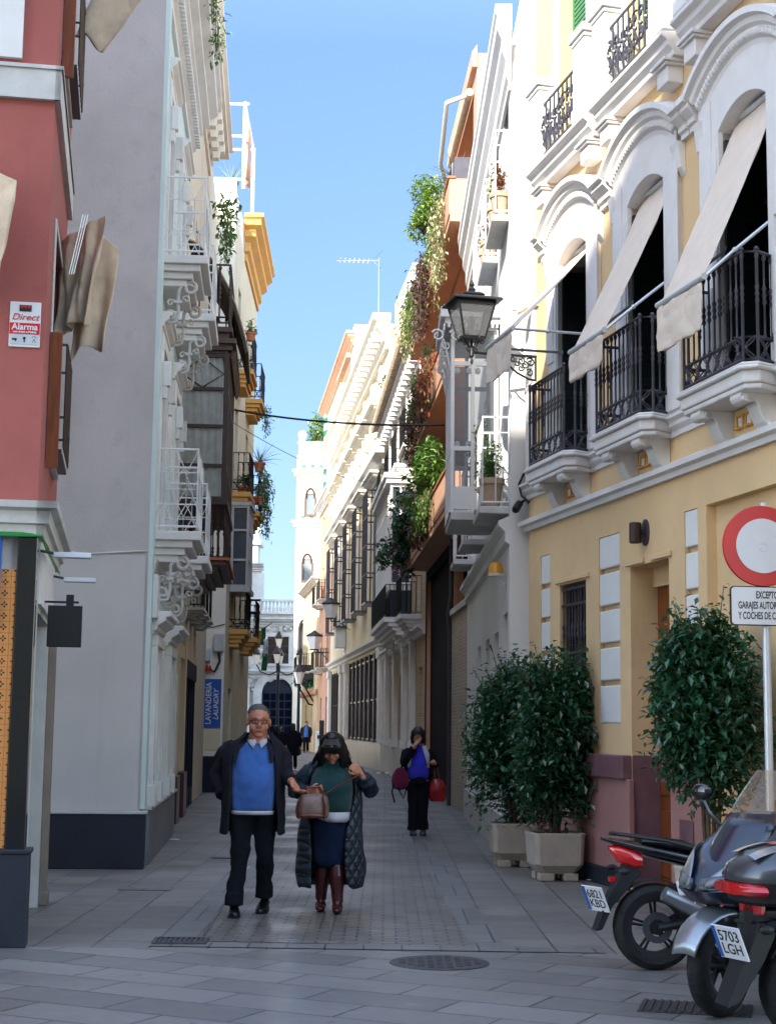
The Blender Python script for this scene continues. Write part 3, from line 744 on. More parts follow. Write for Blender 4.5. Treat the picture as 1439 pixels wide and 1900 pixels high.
# string courses
mb = MB(); mb.mould([(0, 4.0), (.05, 4.0), (.06, 4.05), (.11, 4.07), (.11, 4.12), (.05, 4.15), (0, 4.17)], -8, 1.9, 0, 1); mb.build('string_course', K['trim'], R1.e)
mb = MB(); mb.mould([(0, 4.4), (.03, 4.4), (.03, 4.45), (.07, 4.49), (.07, 4.53), (.11, 4.56), (.11, 4.59), (0, 4.61)], -8, 1.9, 0, 1); mb.build('floor_moulding', K['trim'], R1.e)
for k, c in enumerate(WC):
    # ---- window surround with arched head
    hw, ow = .47, .8
    inner = [(c + hw, 4.62)] + arc((c, 6.42), .78, math.acos(hw / .78), PI - math.acos(hw / .78), 10) + [(c - hw, 4.62)]
    outer = [(c + ow, 4.62)] + [(c + ow - 2 * ow * i / 10, 7.5 + .3 * math.sin(PI * i / 10)) for i in range(11)] + [(c - ow, 4.62)]
    # ogee waist of the surround: lower part is wider
    outer[0] = (c + ow + .02, 4.62); outer[-1] = (c - ow - .02, 4.62)
    n = len(inner); mb = MB()
    vs = [(u, .05, z) for u, z in inner] + [(u, .05, z) for u, z in outer] + [(u, -.335, z) for u, z in inner] + [(u, 0, z) for u, z in outer]
    fs = [(i, i + 1, n + i + 1, n + i) for i in range(n - 1)] + [(i, 2 * n + i, 2 * n + i + 1, i + 1) for i in range(n - 1)] + [(n + i, n + i + 1, 3 * n + i + 1, 3 * n + i) for i in range(n - 1)]
    mb.add(vs, fs)
    for s in (1, -1):       # raised pilaster strips with stepped lower blocks
        u0, u1 = sorted((c + s * .6, c + s * .84)); mb.box(u0, u1, .05, .07, 5.9, 7.4)
        u0, u1 = sorted((c + s * .58, c + s * .86)); mb.box(u0, u1, .05, .08, 4.64, 5.6)
        u0, u1 = sorted((c + s * .50, c + s * .6)); mb.box(u0, u1, .05, .062, 4.9, 6.9)
    sur = mb.build('window_surround', K['trim'], R1.e, bevel=.012)
    # keystone steps under the arch
    mb = MB(); mb.box(c - .16, c + .16, -.3, .085, 7.13, 7.22); mb.box(c - .33, c + .33, -.3, .08, 7.02, 7.12) if 0 else None
    # ---- arched hood
    mb = MB(); rc = 1.5; zc = 7.86 - rc; a = math.asin(.93 / rc); N = 20
    prof = [(.0, -.28), (.05, -.28), (.06, -.23), (.09, -.21), (.09, -.13), (.13, -.1), (.14, -.05), (.19, -.03), (.19, .03), (.0, .06)]
    rings = []
    for i in range(N + 1):
        th = a - 2 * a * i / N
        rings.append([(c + (rc + dr) * math.sin(th), o, zc + (rc + dr) * math.cos(th)) for o, dr in prof])
    mb.loft(rings)
    for s in (1, -1):
        e = c + s * .93; zz = zc + rc * math.cos(a)
        u0, u1 = sorted((e - s * .02, e + s * .16)); mb.mould(scaled(CORN, .75, .85, zz - .28), u0, u1)
    hd = mb.build('hood_moulding', K['trim'], R1.e)
    mb = MB()
    for i in range(34):
        th = a * .97 - 2 * a * .97 * i / 33; r = rc - .175
        mb.ball((c + r * math.sin(th), .095, zc + r * math.cos(th)), (.022, .025, .042), 6, 4)
    mb.build('bead', K['trim'], hd, smooth=True)
    for s in (1, -1):       # pendant corbel under hood ends
        u0, u1 = sorted((c + s * .74, c + s * .92)); MB().prism([(.0, 7.26), (.1, 7.26), (.08, 7.18), (.07, 7.1), (.06, 7.0), (.0, 6.92)], 'x', u0, u1).build('corbel', K['trim'], hd, bevel=.008)
    # ---- french window, shutter leaves, dark room
    window(R1, c - .47, c + .47, 4.63, 7.19, .34, 'darkgreen', 'glassdark', 1, 2, 'window', .07)
    sh = MB(); sh.box(c + .42, c + .462, -.335, .0, 4.66, 6.95)
    for i in range(28): sh.box(c + .412, c + .42, -.32, -.02, 4.74 + i * .077, 4.79 + i * .077)
    sh.build('shutter', K['darkgreen'], R1.e)
    # ---- balcony: slab, consoles, railing
    def plan(o, e): return [(c - .56 - e, .0), (c - .68 - e, o - .12), (c - .6 - e * .6, o), (c + .66 + e * .6, o), (c + .74 + e, o - .1), (c + .7 + e, 0)]
    mb = MB(); mb.prism(plan(.35, -.03), 'z', 4.4, 4.45); mb.prism(plan(.37, -.01), 'z', 4.45, 4.555); mb.prism(plan(.41, .03), 'z', 4.555, 4.59); mb.prism(plan(.39, .01), 'z', 4.59, 4.62)
    bal = mb.build('balcony', K['trim'], R1.e, bevel=.02)
    for s in (-.36, .44):
        pr = [(0, 4.51), (.44, 4.51), (.45, 4.44), (.42, 4.38), (.34, 4.36), (.27, 4.39), (.23, 4.33), (.2, 4.22), (.15, 4.1), (.09, 4.03), (.04, 4.04), (0, 4.0)]
        pr = [(a * .74, 4.1 + (b - 4.0) * .6) for a, b in pr]
        mb = MB(); mb.prism(pr, 'x', c + s - .1, c + s + .1)
        for e in (-.105, .105): mb.lathe([(.038, -.01), (.038, .01)], (c + s + e, .275, 4.358), 14, 'x'); mb.lathe([(.02, -.016), (.02, .016)], (c + s + e, .275, 4.358), 12, 'x'); mb.lathe([(.024, -.01), (.024, .01)], (c + s + e, .06, 4.14), 12, 'x')
        mb.build('console', K['trim'], bal, bevel=.012)
    for i in range(3): u = c - .21 + i * .17; frame(MB(), u + .03, u + .12, 4.23, 4.33, .0, .018, .022).build('frieze_frame', K['ochre'], bal)
    for i in range(3): u = c - .21 + i * .17; MB().box(u + .04, u + .11, 0, .012, 4.24, 4.32).build('frieze_panel', K['trim'], bal)
    rl = MB(); pth = [(c - .52, .06), (c - .62, .24), (c - .56, .345), (c + .62, .345), (c + .67, .28), (c + .66, .06)]
    railing(rl, pth, 4.65, 5.57, .105, .009, .016, True, .19)
    for p in pth[1:-1]: rl.lathe([(.014, 4.62), (.014, 5.57), (.024, 5.59), (.014, 5.61)], (p[0], p[1], 0), 8)
    rl.build('railing', K['irongrey'], bal, smooth=True)
    # ---- upper balcony
    mb = MB(); mb.mould([(0, 8.1), (.14, 8.1), (.15, 8.15), (.2, 8.2), (.21, 8.25), (.27, 8.29), (.27, 8.33), (0, 8.36)], c - .98, c + 1.02, 0, 0)
    ub = mb.build('upper_balcony', K['trim'], R1.e, bevel=.008)
    for s in (-.76, .8):
        mb = MB(); mb.box(c + s - .13, c + s + .13, 0, .17, 7.86, 8.03); mb.box(c + s - .16, c + s + .16, 0, .2, 8.03, 8.06); mb.box(c + s - .18, c + s + .18, 0, .225, 8.06, 8.099); mb.build('corbel', K['trim'], ub, bevel=.01)
        mb = MB(); a0, a1 = c + s - .19, c + s + .19
        mb.box(a0, a1, .01, .235, 8.36, 9.26); mb.box(a0 - .02, a1 + .02, .005, .25, 8.361, 8.52); mb.box(a0 - .02, a1 + .02, .005, .25, 9.26, 9.31); mb.box(a0 - .05, a1 + .05, .0, .275, 9.31, 9.41)
        mb.build('pedestal', K['white'], ub, bevel=.015)
    mb = MB()
    a0, a1 = c - .56, c + .6
    for z in (8.44, 9.06): mb.box(a0, a1, .16, .18, z, z + .025)
    mb.m = T((0, -.13, -.24))
    for i in range(8):
        u = a0 + .07 + i * .145
        mb.tube([(u, .3, 8.7), (u, .3, 9.3)], .012, 6)
        for (cz, sg) in ((8.86, 1), (9.1, -1)):
            mb.tube([(u + .07 + x * sg, .3 + .02 * math.sin(i), z) for x, z in [(q[0] - 0, q[1]) for q in spiral((0, cz), .075, .015, 1.2 * sg + i, 1.1, 12)]], .014, 5)
        mb.tube([(u, .3, 8.75), (u + .07, .33, 8.98), (u + .14, .3, 9.25)], .013, 5); mb.ball((u + .07, .32, 8.98), .028, 6, 4)
    mb.build('iron_panel', K['irongrey'], ub, smooth=True)
    f = window(R1, c - .5, c + .5, 8.38, 10.98, .3, 'whitewood', 'glassdark', 1, 2)
    mb = MB()
    for s in (0, 1):
        u0 = c - .49 + s * .5; mb.box(u0, u0 + .04, -.2, -.16, 8.4, 10.9); mb.box(u0 + .44, u0 + .48, -.2, -.16, 8.4, 10.9)
        for i in range(40): mb.box(u0 + .04, u0 + .44, -.2, -.168, 8.43 + i * .06, 8.47 + i * .06)
    mb.build('shutter', K['green'], R1.e)
    mb = MB(); frame(mb, c - .5, c + .5, 8.36, 11.0, 0, .05, .16, False); mb.build('upper_surround', K['trim'], R1.e, bevel=.01)
mb = MB(); mb.mould(scaled(CORN, 1.6, 1.4, 12.2), -8, 1.9, 0, 1); mb.build('cornice', K['trim'], R1.e)
mb = MB(); mb.box(1.62, 1.9, 0, .05, 4.62, 12.2); mb.build('corner_pilaster', K['trim'], R1.e, bevel=.01)
# awnings
def awning(k, out, zb, lab, vl=.3):
    c = WC[k]; u0, u1 = c - .47, c + .47
    t = thing('awning', lab, 'awning', R1.w(c, 0, 7.1), R1.rot, 'awnings of the yellow house')
    ztop = 7.12 - 7.1; zb -= 7.1
    mb = MB(); N = 8
    rows = [[(u0 - c + (u1 - u0) * j / 6, -.12 + (out + .12) * i / N, ztop + (zb - ztop) * i / N - .03 * math.sin(PI * i / N) * (1 + .3 * math.sin(j * 2.2))) for j in range(7)] for i in range(N + 1)]
    mb.loft(rows, closed=False); mb.build('cloth', K['awning'], t, smooth=True, solid=.006, sub=1, wr=(.035, .3))
    mb = MB(); rows = [[(u0 - c + (u1 - u0) * j / 12, out + .02 + .015 * math.sin(j * 1.1 + i * .5) * i / 4, zb - .03 - vl * i / 4) for j in range(13)] for i in range(5)]
    mb.loft(rows, closed=False); mb.build('valance', K['awning'], t, smooth=True, solid=.005, sub=1, wr=(.05, .15))
    MB().tube([(u0 - c - .02, out + .01, zb), (u1 - c + .02, out + .01, zb)], .03, 10).build('front_bar', K['alu'], t, smooth=True)
    for s in (-1, 1):
        mb = MB(); u = s * .455; p0 = (u, -.02, zb + .58); 
        if out > .8: p0 = (u, .0, zb + .0)
        mb.tube([p0, (u, out * .55 + 0, p0[2] + (zb - p0[2]) * .55), (u, out, zb)], .016, 6); mb.ball(p0, .03, 6, 5); mb.ball((u, out * .55, p0[2] + (zb - p0[2]) * .55), .026, 6, 5); mb.build('arm', K['alu'], t, smooth=True)
    MB().tube([(u0 - c, -.12, ztop + .02), (u1 - c, -.12, ztop + .02)], .035, 10).build('roller', K['alu'], t, smooth=True)
awning(0, .90, 5.98, 'beige cloth awning held out flattest, nearest the street lantern', .42)
awning(1, .67, 5.44, 'beige cloth awning sloping over the middle iron balcony of the yellow house')
awning(2, .64, 5.36, 'beige cloth awning sloping over the nearest iron balcony, cut by the frame edge', .42)
# wall lamp over the door
t = thing('wall_lamp', 'small grey cylinder wall lamp above the wooden door', 'wall lamp', R1.w(-1.79, 0, 3.56), R1.rot)
MB().lathe([(.09, 0), (.09, .02), (.05, .03)], (0, 0, 0), 18, 'y', sy=1.5).build('back_plate', K['irongrey'], t, smooth=True)
mb = MB(); mb.lathe([(.05, -.11), (.062, -.1), (.062, .09), (.05, .1)], (.02, .11, 0), 14); mb.tube([(0, .02, 0), (.01, .06, 0)], .02, 6); mb.build('shade', K['ironbr'], t, smooth=True)
# street lantern on a bracket
lp = (1.62, .83)
t = thing('street_lantern', 'large black iron street lantern with frosted panes on a scrolled wall bracket', 'street lantern', R1.w(lp[0], 0, 6.1), R1.rot)
mb = MB(); o = lp[1]
mb.tube([(0, 0, .05), (0, .4, .05), (0, o, .05)], .018, 8)
mb.prism([(0, .03), (.0, -.26), (.03, -.26), (.1, -.24), (.25, -.17), (.42, -.04), (.46, .03)], 'x', -.006, .006) if 0 else None
mb.tube([(0, .01, .05), (0, .01, -.26)], .014, 6); mb.tube([(0, .01, -.25), (0, .1, -.24), (0, .25, -.17), (0, .4, -.05), (0, .48, .05)], .014, 6)
for (cy, cz, r) in ((.08, -.03, .06), (.2, -.02, .05), (.3, .0, .04), (.09, -.16, .05), (.2, -.11, .045), (.15, -.07, .05), (.25, -.05, .04)):
    mb.tube([(0, y, z) for y, z in spiral((cy, cz), r, .01, cy * 9, 1.3, 14)], .011, 5)
mb.tube([(0, y, z) for y, z in spiral((.56, -.01), .07, .012, PI / 2, -1.4, 16)], .011, 5)
mb.build('bracket', K['iron'], t, smooth=True)
mb = MB(); mb.lathe([(.012, -.1), (.02, -.06), (.012, -.02), (.03, .0), (.03, .09), (.014, .11), (.014, .2)], (0, o, 0), 10)
for k in range(4):
    a = k * PI / 2 + .3
    mb.tube([(math.cos(a) * x, o + math.sin(a) * x, z) for x, z in [(.02, .1), (.06, .13), (.1, .2), (.15, .22)] + spiral((.15, .2), .035, .01, PI / 2, -1.2, 8)], .008, 5)
    mb.tube([(math.cos(a) * x, o + math.sin(a) * x, z) for x, z in spiral((.06, .09), .035, .008, 2, 1.2, 8)], .007, 5)
mb.build('stem', K['iron'], t, smooth=True)
def ring4(r, z, a0=PI / 4): return [(math.cos(a0 + k * PI / 2) * r, o + math.sin(a0 + k * PI / 2) * r, z) for k in range(4)]
b, tp = ring4(.19, .22), ring4(.33, .64); mb = MB()
for k in range(4):
    mb.tube([b[k], tp[k]], .014, 6); mb.tube([b[k], b[(k + 1) % 4]], .014, 6); mb.tube([tp[k], tp[(k + 1) % 4]], .014, 6)
mb.loft([ring4(.2, .2), ring4(.2, .215)]); mb.loft([ring4(.43, .655), ring4(.43, .67), ring4(.4, .69), ring4(.2, .735), ring4(.17, .74), ring4(.19, .76), ring4(.1, .8)])
mb.lathe([(.03, .79), (.05, .84), (.02, .87), (.035, .9), (.008, .96)], (0, o, 0), 8); mb.build('cage', K['iron'], t)
MB().loft([ring4(.185, .225), ring4(.322, .64)], cap=False).build('pane', K['frost'], t)
mb = MB(); mb.lathe([(.02, .22), (.02, .3), (.05, .36), (.06, .44), (.03, .5)], (0, o, 0), 10); mb.build('bulb', K['signwhite'], t, smooth=True)
# ---------------------------------------------------------------- generic balcony
SLAB = [(0, -.34), (.45, -.34), (.5, -.28), (.62, -.22), (.66, -.16), (.86, -.12), (.9, -.05), (1, -.04), (1, 0), (0, 0)]
def balcony(F, u0, u1, z, out, slab='trim', rail='whiteiron', h=1.0, th=1.0, step=.12, r=.008, knobs=False, band=0, flat=False, rr=.014, name='balcony'):
    mb = MB(); e = 0
    if flat: mb.box(u0, u1, 0, out, z - .1 * th, z)
    else:
        # stepped slab moulded on three sides
        for a, zz0, zz1 in ((.55, -.34, -.26), (.68, -.26, -.18), (.84, -.18, -.1), (1, -.1, 0)):
            q = (1 - a) * .3; mb.box(u0 + q, u1 - q, 0, out * a, z + zz0 * th, z + zz1 * th)
    b = mb.build(name, K[slab], F.e, bevel=.012)
    o = out - .05; p = [(u0 + .05, 0), (u0 + .05, o), (u1 - .05, o), (u1 - .05, 0)]
    rl = MB(); railing(rl, p, z + .06, z + h, step, r, rr, knobs, band, 5)
    rl.build('railing', K[rail], b, smooth=True)
    return b
def scroll_bracket(par, u, z, out, h, m):
    mb = MB(); q = .021; Y = lambda p: (u, p[0], p[1])
    s1 = spiral((out * .7, z - h * .16), .03, h * .15, PI * .1, 1.15, 16)
    s2 = spiral((out * .26, z - h * .8), h * .17, .03, PI * 1.75, -1.25, 16)
    mb.tube([Y(p) for p in s1 + [(out * .55, z - h * .06), (out * .44, z - h * .2), (out * .42, z - h * .5), (out * .44, z - h * .7)] + s2], q, 7)
    for cy, cz, a, t in ((.62, .42, PI, -1.1), (.24, .5, 0, 1.1)):
        mb.tube([Y(p) for p in spiral((out * cy, z - h * cz), h * .085, .014, a, t, 9)], q * .62, 5)
    mb.box(u - .035, u + .035, out * .34, out * .52, z - h * .52, z - h * .45)
    return mb.build('scroll_bracket', K[m], par, smooth=True)
# ---------------------------------------------------------------- L1 red corner house
L1 = Facade('red_house', 'red corner house with white bands and a tiled shopfront at the left edge', 'house', (-2.61, 11.6), R_(-9.4), -1)
mb = MB(); wall(mb, -2.95, -.02, 3.1, 14, [(-2.1, -.75, 3.75, 5.6, .2), (-2.1, -.75, 7.0, 9.4, .2), (-2.1, -.75, 10.4, 12.6, .2)], 9)
mb.build('wall', K['red'], L1.e)
mb = MB(); wall(mb, -2.95, -.06, 0, 3.1, [(-2.45, -.45, .0, 2.45, .35)], 9); mb.build('ground_storey_wall', K['trimgrey'], L1.e)
def ret(prof, z, u0, name, m, F=L1):     # moulding along the side and returned across the end face
    mb = MB(); mb.mould([(o, z + q) for o, q in prof], u0, -.02, 0, 1)
    L = len(prof); vs = [(-.02 + o, o, z + q) for o, q in prof] + [(-.02 + o, -9, z + q) for o, q in prof]
    mb.add(vs, [(i, i + 1, L + i + 1, L + i) for i in range(L - 1)])
    return mb.build(name, K[m], F.e)
ret([(0, -.02), (.05, -.02), (.06, .05), (.09, .06), (.1, .15), (.15, .17), (.16, .22), (0, .24)], 3.0, -2.95, 'shop_cornice', 'trimgrey')
ret([(0, 0), (.045, 0), (.045, .27), (.06, .24), (.06, .27), (0, .275)], 6.36, -2.95, 'string_course', 'trimgrey')
ret([(0, 0), (.045, 0), (.045, .27), (.06, .28), (.06, .31), (0, .315)], 9.6, -2.95, 'string_course', 'trim')
mb = MB(); mb.box(-.02, .02, -.9, -.26, 6.68, 9.6); mb.box(-.12, .025, -.1, .03, 6.68, 6.74) if 0 else None
mb.build('white_panel', K['trim'], L1.e)
for z0, z1 in ((3.75, 5.6), (7.0, 9.4)):
    mb = MB(); frame(mb, -2.1, -.75, z0, z1, 0, .02, .05); mb.build('window_surround', K['trimgrey'], L1.e, bevel=.008)
    window(L1, -2.1, -.75, z0, z1, .2, 'brownwood', 'glassdark')
    mb = MB(); mb.box(-2.0, -.85, 0, .12, z0 + .0, z0 + .03); g = mb
    for z in (z0 + .3, z0 + .9): g.tube([(-.9, 0, z), (-.9, .13, z), (-1.95, .13, z), (-1.95, 0, z)], .012, 5)
    for i in range(10): g.tube([(-.9 - i * .116, .13, z0 + .05), (-.9 - i * .116, .13, z0 + .9)], .008, 5)
    g.build('window_guard', K['ironbr'], L1.e)
    mb = MB(); mb.box(-.72, -.68, .01, .1, z0 - .15, z1 - .9); mb.build('shutter', K['doorwood'], L1.e)
# shopfront: black pillar, tiles, plinth, side door
mb = MB(); mb.box(-.16, .02, -.13, .015, .66, 3.0); mb.build('shop_pillar', K['gloss'], L1.e, bevel=.006)
mb = MB(); mb.box(-.2, .06, -9, .05, 0, .66); mb.box(-.21, .075, -9, .065, .66, .69); mb.build('plinth', K['blackst'], L1.e, bevel=.006)
mb = MB(); mb.box(-.05, .0, -1.2, -.135, .695, 2.72); mb.build('tile_panel', K['tile'], L1.e)
mb = MB(); mb.box(-.05, .03, -.9, -.245, 2.3, 2.98); mb.build('blue_poster', K['signblue'], L1.e)
mb = MB(); mb.box(-.42, -.2, -.34, .01, 0, 2.98); mb.build('shop_jamb', K['trimgrey'], L1.e, bevel=.008)
mb = MB(); mb.box(-2.4, -.5, -.33, -.28, 0, 2.42); d = mb.build('shop_door', K['blackdoor'], L1.e); MB().box(-1.4, -1.36, -.28, -.24, .9, 1.3).build('handle', K['chrome'], d)
mb = MB(); mb.box(-2.95, -2.62, 0, .06, .0, 2.3); mb.box(-2.95, -2.6, 0, .08, 0, .12); mb.build('end_pilaster', K['jamb'], L1.e, bevel=.008)
mb = MB(); mb.box(-2.6, -.43, .0, .03, 2.5, 3.0); mb.build('sign_board', K['trim'], L1.e)
mb = MB()
for k in range(3): mb.tube([(.05 + .012 * k, -2, 2.985 - k * .012), (.06, -.1, 2.985 - k * .01), (.05, .04, 2.97), (-.3, .07, 2.93 - .02 * k), (-1.2, .08, 2.9), (-2.4, .08, 2.92)], .008, 5)
tag(mb.build('cable_bundle', K['plasticgreen'], None), 'green cables running under the white cornice of the red house', 'cable').matrix_world = L1.mat()
def at_l1(name, lab, cat, u, o, z, group=None): return thing(name, lab, cat, L1.w(u, o, z), L1.rot, group)
for u, lab in ((-.25, 'slim grey floodlight arm at the corner of the red house'), (-2.35, 'slim grey floodlight arm nearer the grey wall')):
    t = at_l1('floodlight', lab, 'floodlight', u, .02, 2.86, 'floodlights under the cornice')
    mb = MB(); mb.tube([(0, 0, .03), (0, .18, .0)], .012, 6); mb.build('arm', K['irongrey'], t)
    mb = MB(); mb.prism([(-.06, -.02), (.06, -.02), (.05, .02), (-.05, .02)], 'y', .1, .38); mb.build('lamp_head', K['alu'], t, bevel=.005)
t = at_l1('projecting_sign', 'blank black box sign sticking out beside the shop door', 'sign', -1.0, 0, 2.2)
MB().box(-.04, .04, .06, .33, 0, .33).build('box', K['black'], t, bevel=.005)
mb = MB(); mb.tube([(0, -.02, .36), (0, .3, .36)], .01, 6); mb.box(-.02, .02, .2, .26, .33, .42); mb.build('bracket', K['iron'], t)
# alarm notice on the end face
t = thing('alarm_sign', 'white and red alarm company notice screwed to the red wall', 'sign', L1.w(.0, -.15, 4.58), L1.rot)
E2 = Matrix(((0, 0, 1, 0), (1, 0, 0, 0), (0, 1, 0, 0), (0, 0, 0, 1)))    # text plane -> the end face
T = Matrix.Translation
MB().box(-.02, -.004, -.115, .115, -.175, .175).build('plate', K['signwhite'], t, bevel=.004)
MB().box(-.004, .001, -.112, .112, -.075, .01).build('red_band', K['signred'], t)
mb = MB().box(-.004, .001, -.045, .045, .1, .15); mb.build('logo_patch', K['signblack'], t)
mb = MB()
for i in (-1, 0, 1): mb.lathe([(.011, 0), (.011, .004)], (0, i * .026, .136), 10, 'x')
mb.build('logo_dots', K['signred'], t)
text('Direct', .07, 'signred', t, T((.0005, 0, .055)) @ E2, shear=.3, ext=.001, sx=1.1)
text('Alarma', .066, 'signwhite', t, T((.0025, 0, -.022)) @ E2, ext=.001, bold=.0015)
text('con Aviso a Policía', .023, 'signwhite', t, T((.0025, 0, -.06)) @ E2, ext=.001, bold=.0008)
mb = MB()
for i in (-1, 0, 1): frame(mb, -.03, .03, 0, .07, 0, .001, .0015) if 0 else mb.box(-.004, .0005, i * .072 - .032, i * .072 + .032, -.155, -.08)
mb.build('icon_box', K['alu'], t)
mb = MB(); mb.box(0, .002, -.09, -.055, -.125, -.11); mb.box(0, .002, -.07, -.06, -.135, -.122); mb.lathe([(.012, 0), (.012, .002)], (0, .0, -.108), 10, 'x'); mb.box(0, .002, -.005, .005, -.14, -.12); mb.tube([(.001, y, z) for y, z in arc((.072, -.11), .018, .3, 2.8, 8)], .002, 4); mb.tube([(.001, .072, -.11), (.001, .06, -.14)], .002, 4); mb.tube([(.001, .072, -.11), (.001, .084, -.14)], .002, 4)
mb.build('icon', K['signblack'], t)
text('902 200 200', .014, 'signblack', t, T((.0005, 0, -.166)) @ E2, ext=.0008) if 0 else None
# faded awnings hanging off the red house
def rag(F, lab, P, folds, m='oldawning', nx=30, ny=16, seed=1, amp=.05, group='faded awnings of the red house'):
    """cloth hung between four facade-local corners (top far, top near, bottom far, bottom near) with deep folds"""
    A, B, C_, D_ = [Vector(p) for p in P]; c = (A + B) / 2; g = random.Random(seed)
    t = thing('awning', lab, 'awning', F.w(*c), F.rot, group)
    nrm = (B - A).cross(C_ - A).normalized(); ph = [g.uniform(0, 6) for _ in range(4)]; rows = []
    for j in range(ny + 1):
        v = j / ny; row = []
        for i in range(nx + 1):
            q = i / nx; p = A.lerp(B, q).lerp(C_.lerp(D_, q), v)
            k = amp * (.35 + v) * (math.sin(q * folds + ph[0] + 1.3 * v) + .5 * math.sin(q * folds * 2.1 + ph[1] - 2 * v) + .4 * math.sin(v * 7 + q * 5 + ph[2]))
            row.append(p + nrm * k + Vector((0, 0, .04 * math.sin(q * 6 + ph[3]) * v * 1.2)) - c)
        rows.append(row)
    MB().loft(rows, closed=False).build('cloth', K[m], t, smooth=True, solid=.01, sub=1, wr=(.05, .35))
    return t
t = rag(L1, 'rumpled tan awning bunched against the side of the red house', [(-2.1, -.02, 5.9), (-1.7, .38, 6.04), (-2.1, -.02, 5.05), (-1.7, .26, 5.02)], 14, seed=3, amp=.04)
t2 = rag(L1, 'tan awning with a torn edge hanging beside the bunched one', [(-1.95, .24, 6.02), (-1.8, .5, 5.78), (-2.0, .12, 4.8), (-1.8, .4, 4.88)], 5, seed=9, amp=.04)
mb = MB()
for k in range(3): mb.tube([(.11, .0 + k * .022, .08), (.1, -.03 + k * .02, -.1), (.08, -.1 + k * .02, -.46)], .006, 5)
mb.build('rod', K['alu'], t)
t3 = rag(L1, 'flat tan awning with parallel metal rods high above the side street', [(-1.9, .45, 8.75), (-1.75, .98, 8.65), (-1.8, .06, 7.72), (-1.7, .3, 7.56)], 3, seed=5, amp=.012)
mb = MB()
for k in range(3): mb.tube([(.12, -.34 + k * .03, -.46), (.06, .06 + k * .03, .5)], .010, 5)
mb.build('rod', K['ironbr'], t3)
rag(L1, 'tan awning edge showing at the left edge of the frame against the red wall', [(.05, -.6, 5.85), (.32, -.24, 5.6), (.05, -.6, 4.7), (.3, -.34, 4.9)], 6, seed=7, amp=.035)

# ---------------------------------------------------------------- L2 mint house with a grey end wall
L2 = Facade('mint_house', 'pale mint house with a blank grey end wall and white scrolled balconies', 'house', (-2.72, 17.8), R_(-4.3), -1)
bays = [-1.15, -3.85]
ops = [(c - .42, c + .42, .75, 2.55, .22) for c in bays] + [(c - .42, c + .42, 3.86, 6.1, .2) for c in bays] + [(c - .42, c + .42, 7.2, 9.3, .2) for c in bays]
mb = MB(); wall(mb, -5.6, -.06, 0, 11.3, ops, 9); mb.build('wall', K['mint'], L2.e)
mb = MB(); mb.box(-.058, .0, -9, .004, .0, 11.3); mb.build('end_wall', K['grey'], L2.e, bevel=.01)
MB().box(.004, .009, -9, -.03, .64, 3.5).build('lower_wall_coat', K['greylow'], L2.e)
mb = MB(); mb.tube([(.01, -.02, 3.55), (.012, -.7, 3.5), (.012, -1.6, 3.6)], .012, 6); tag(mb.build('wall_cable', K['trimgrey'], None), 'thin cable sagging across the grey end wall', 'cable').matrix_world = L2.mat()
mb = MB(); mb.box(-.12, .04, -9, .06, 0, .6); mb.build('plinth', K['blackst'], L2.e, bevel=.008)
mb = MB(); mb.box(-.14, .06, -9, .08, .6, .635); mb.build('plinth_cap', K['trimgrey'], L2.e, bevel=.008)
mb = MB(); mb.box(-5.6, -.5, 0, .07, 0, .62); mb.build('plinth', K['greyst'], L2.e, bevel=.008)
mb = MB(); mb.box(-5.6, -.45, 0, .1, .62, .66); mb.build('plinth_cap', K['trimgrey'], L2.e, bevel=.008)
prof = [(0, 0), (.05, 0), (.05, .12), (.1, .16), (.1, .34), (.2, .42), (.2, .5), (.3, .56), (.3, .66), (.42, .74), (.42, .86), (.48, .9), (.48, .98), (0, 1.05)]
mb = MB(); mb.mould([(o, 10.25 + z) for o, z in prof], -5.6, 0)
for i in range(46): mb.box(-5.55 + i * .12, -5.49 + i * .12, .1, .17, 10.43, 10.57)
mb.build('cornice', K['trim'], L2.e)
mb = MB(); mb.box(-.3, -.0, .0, .05, .66, 10.25); mb.build('corner_pilaster', K['mint'], L2.e)
mb = MB(); mb.mould([(0, 3.36), (.04, 3.36), (.06, 3.44), (.08, 3.5), (0, 3.52)], -5.6, -.3); mb.build('string_course', K['trim'], L2.e)
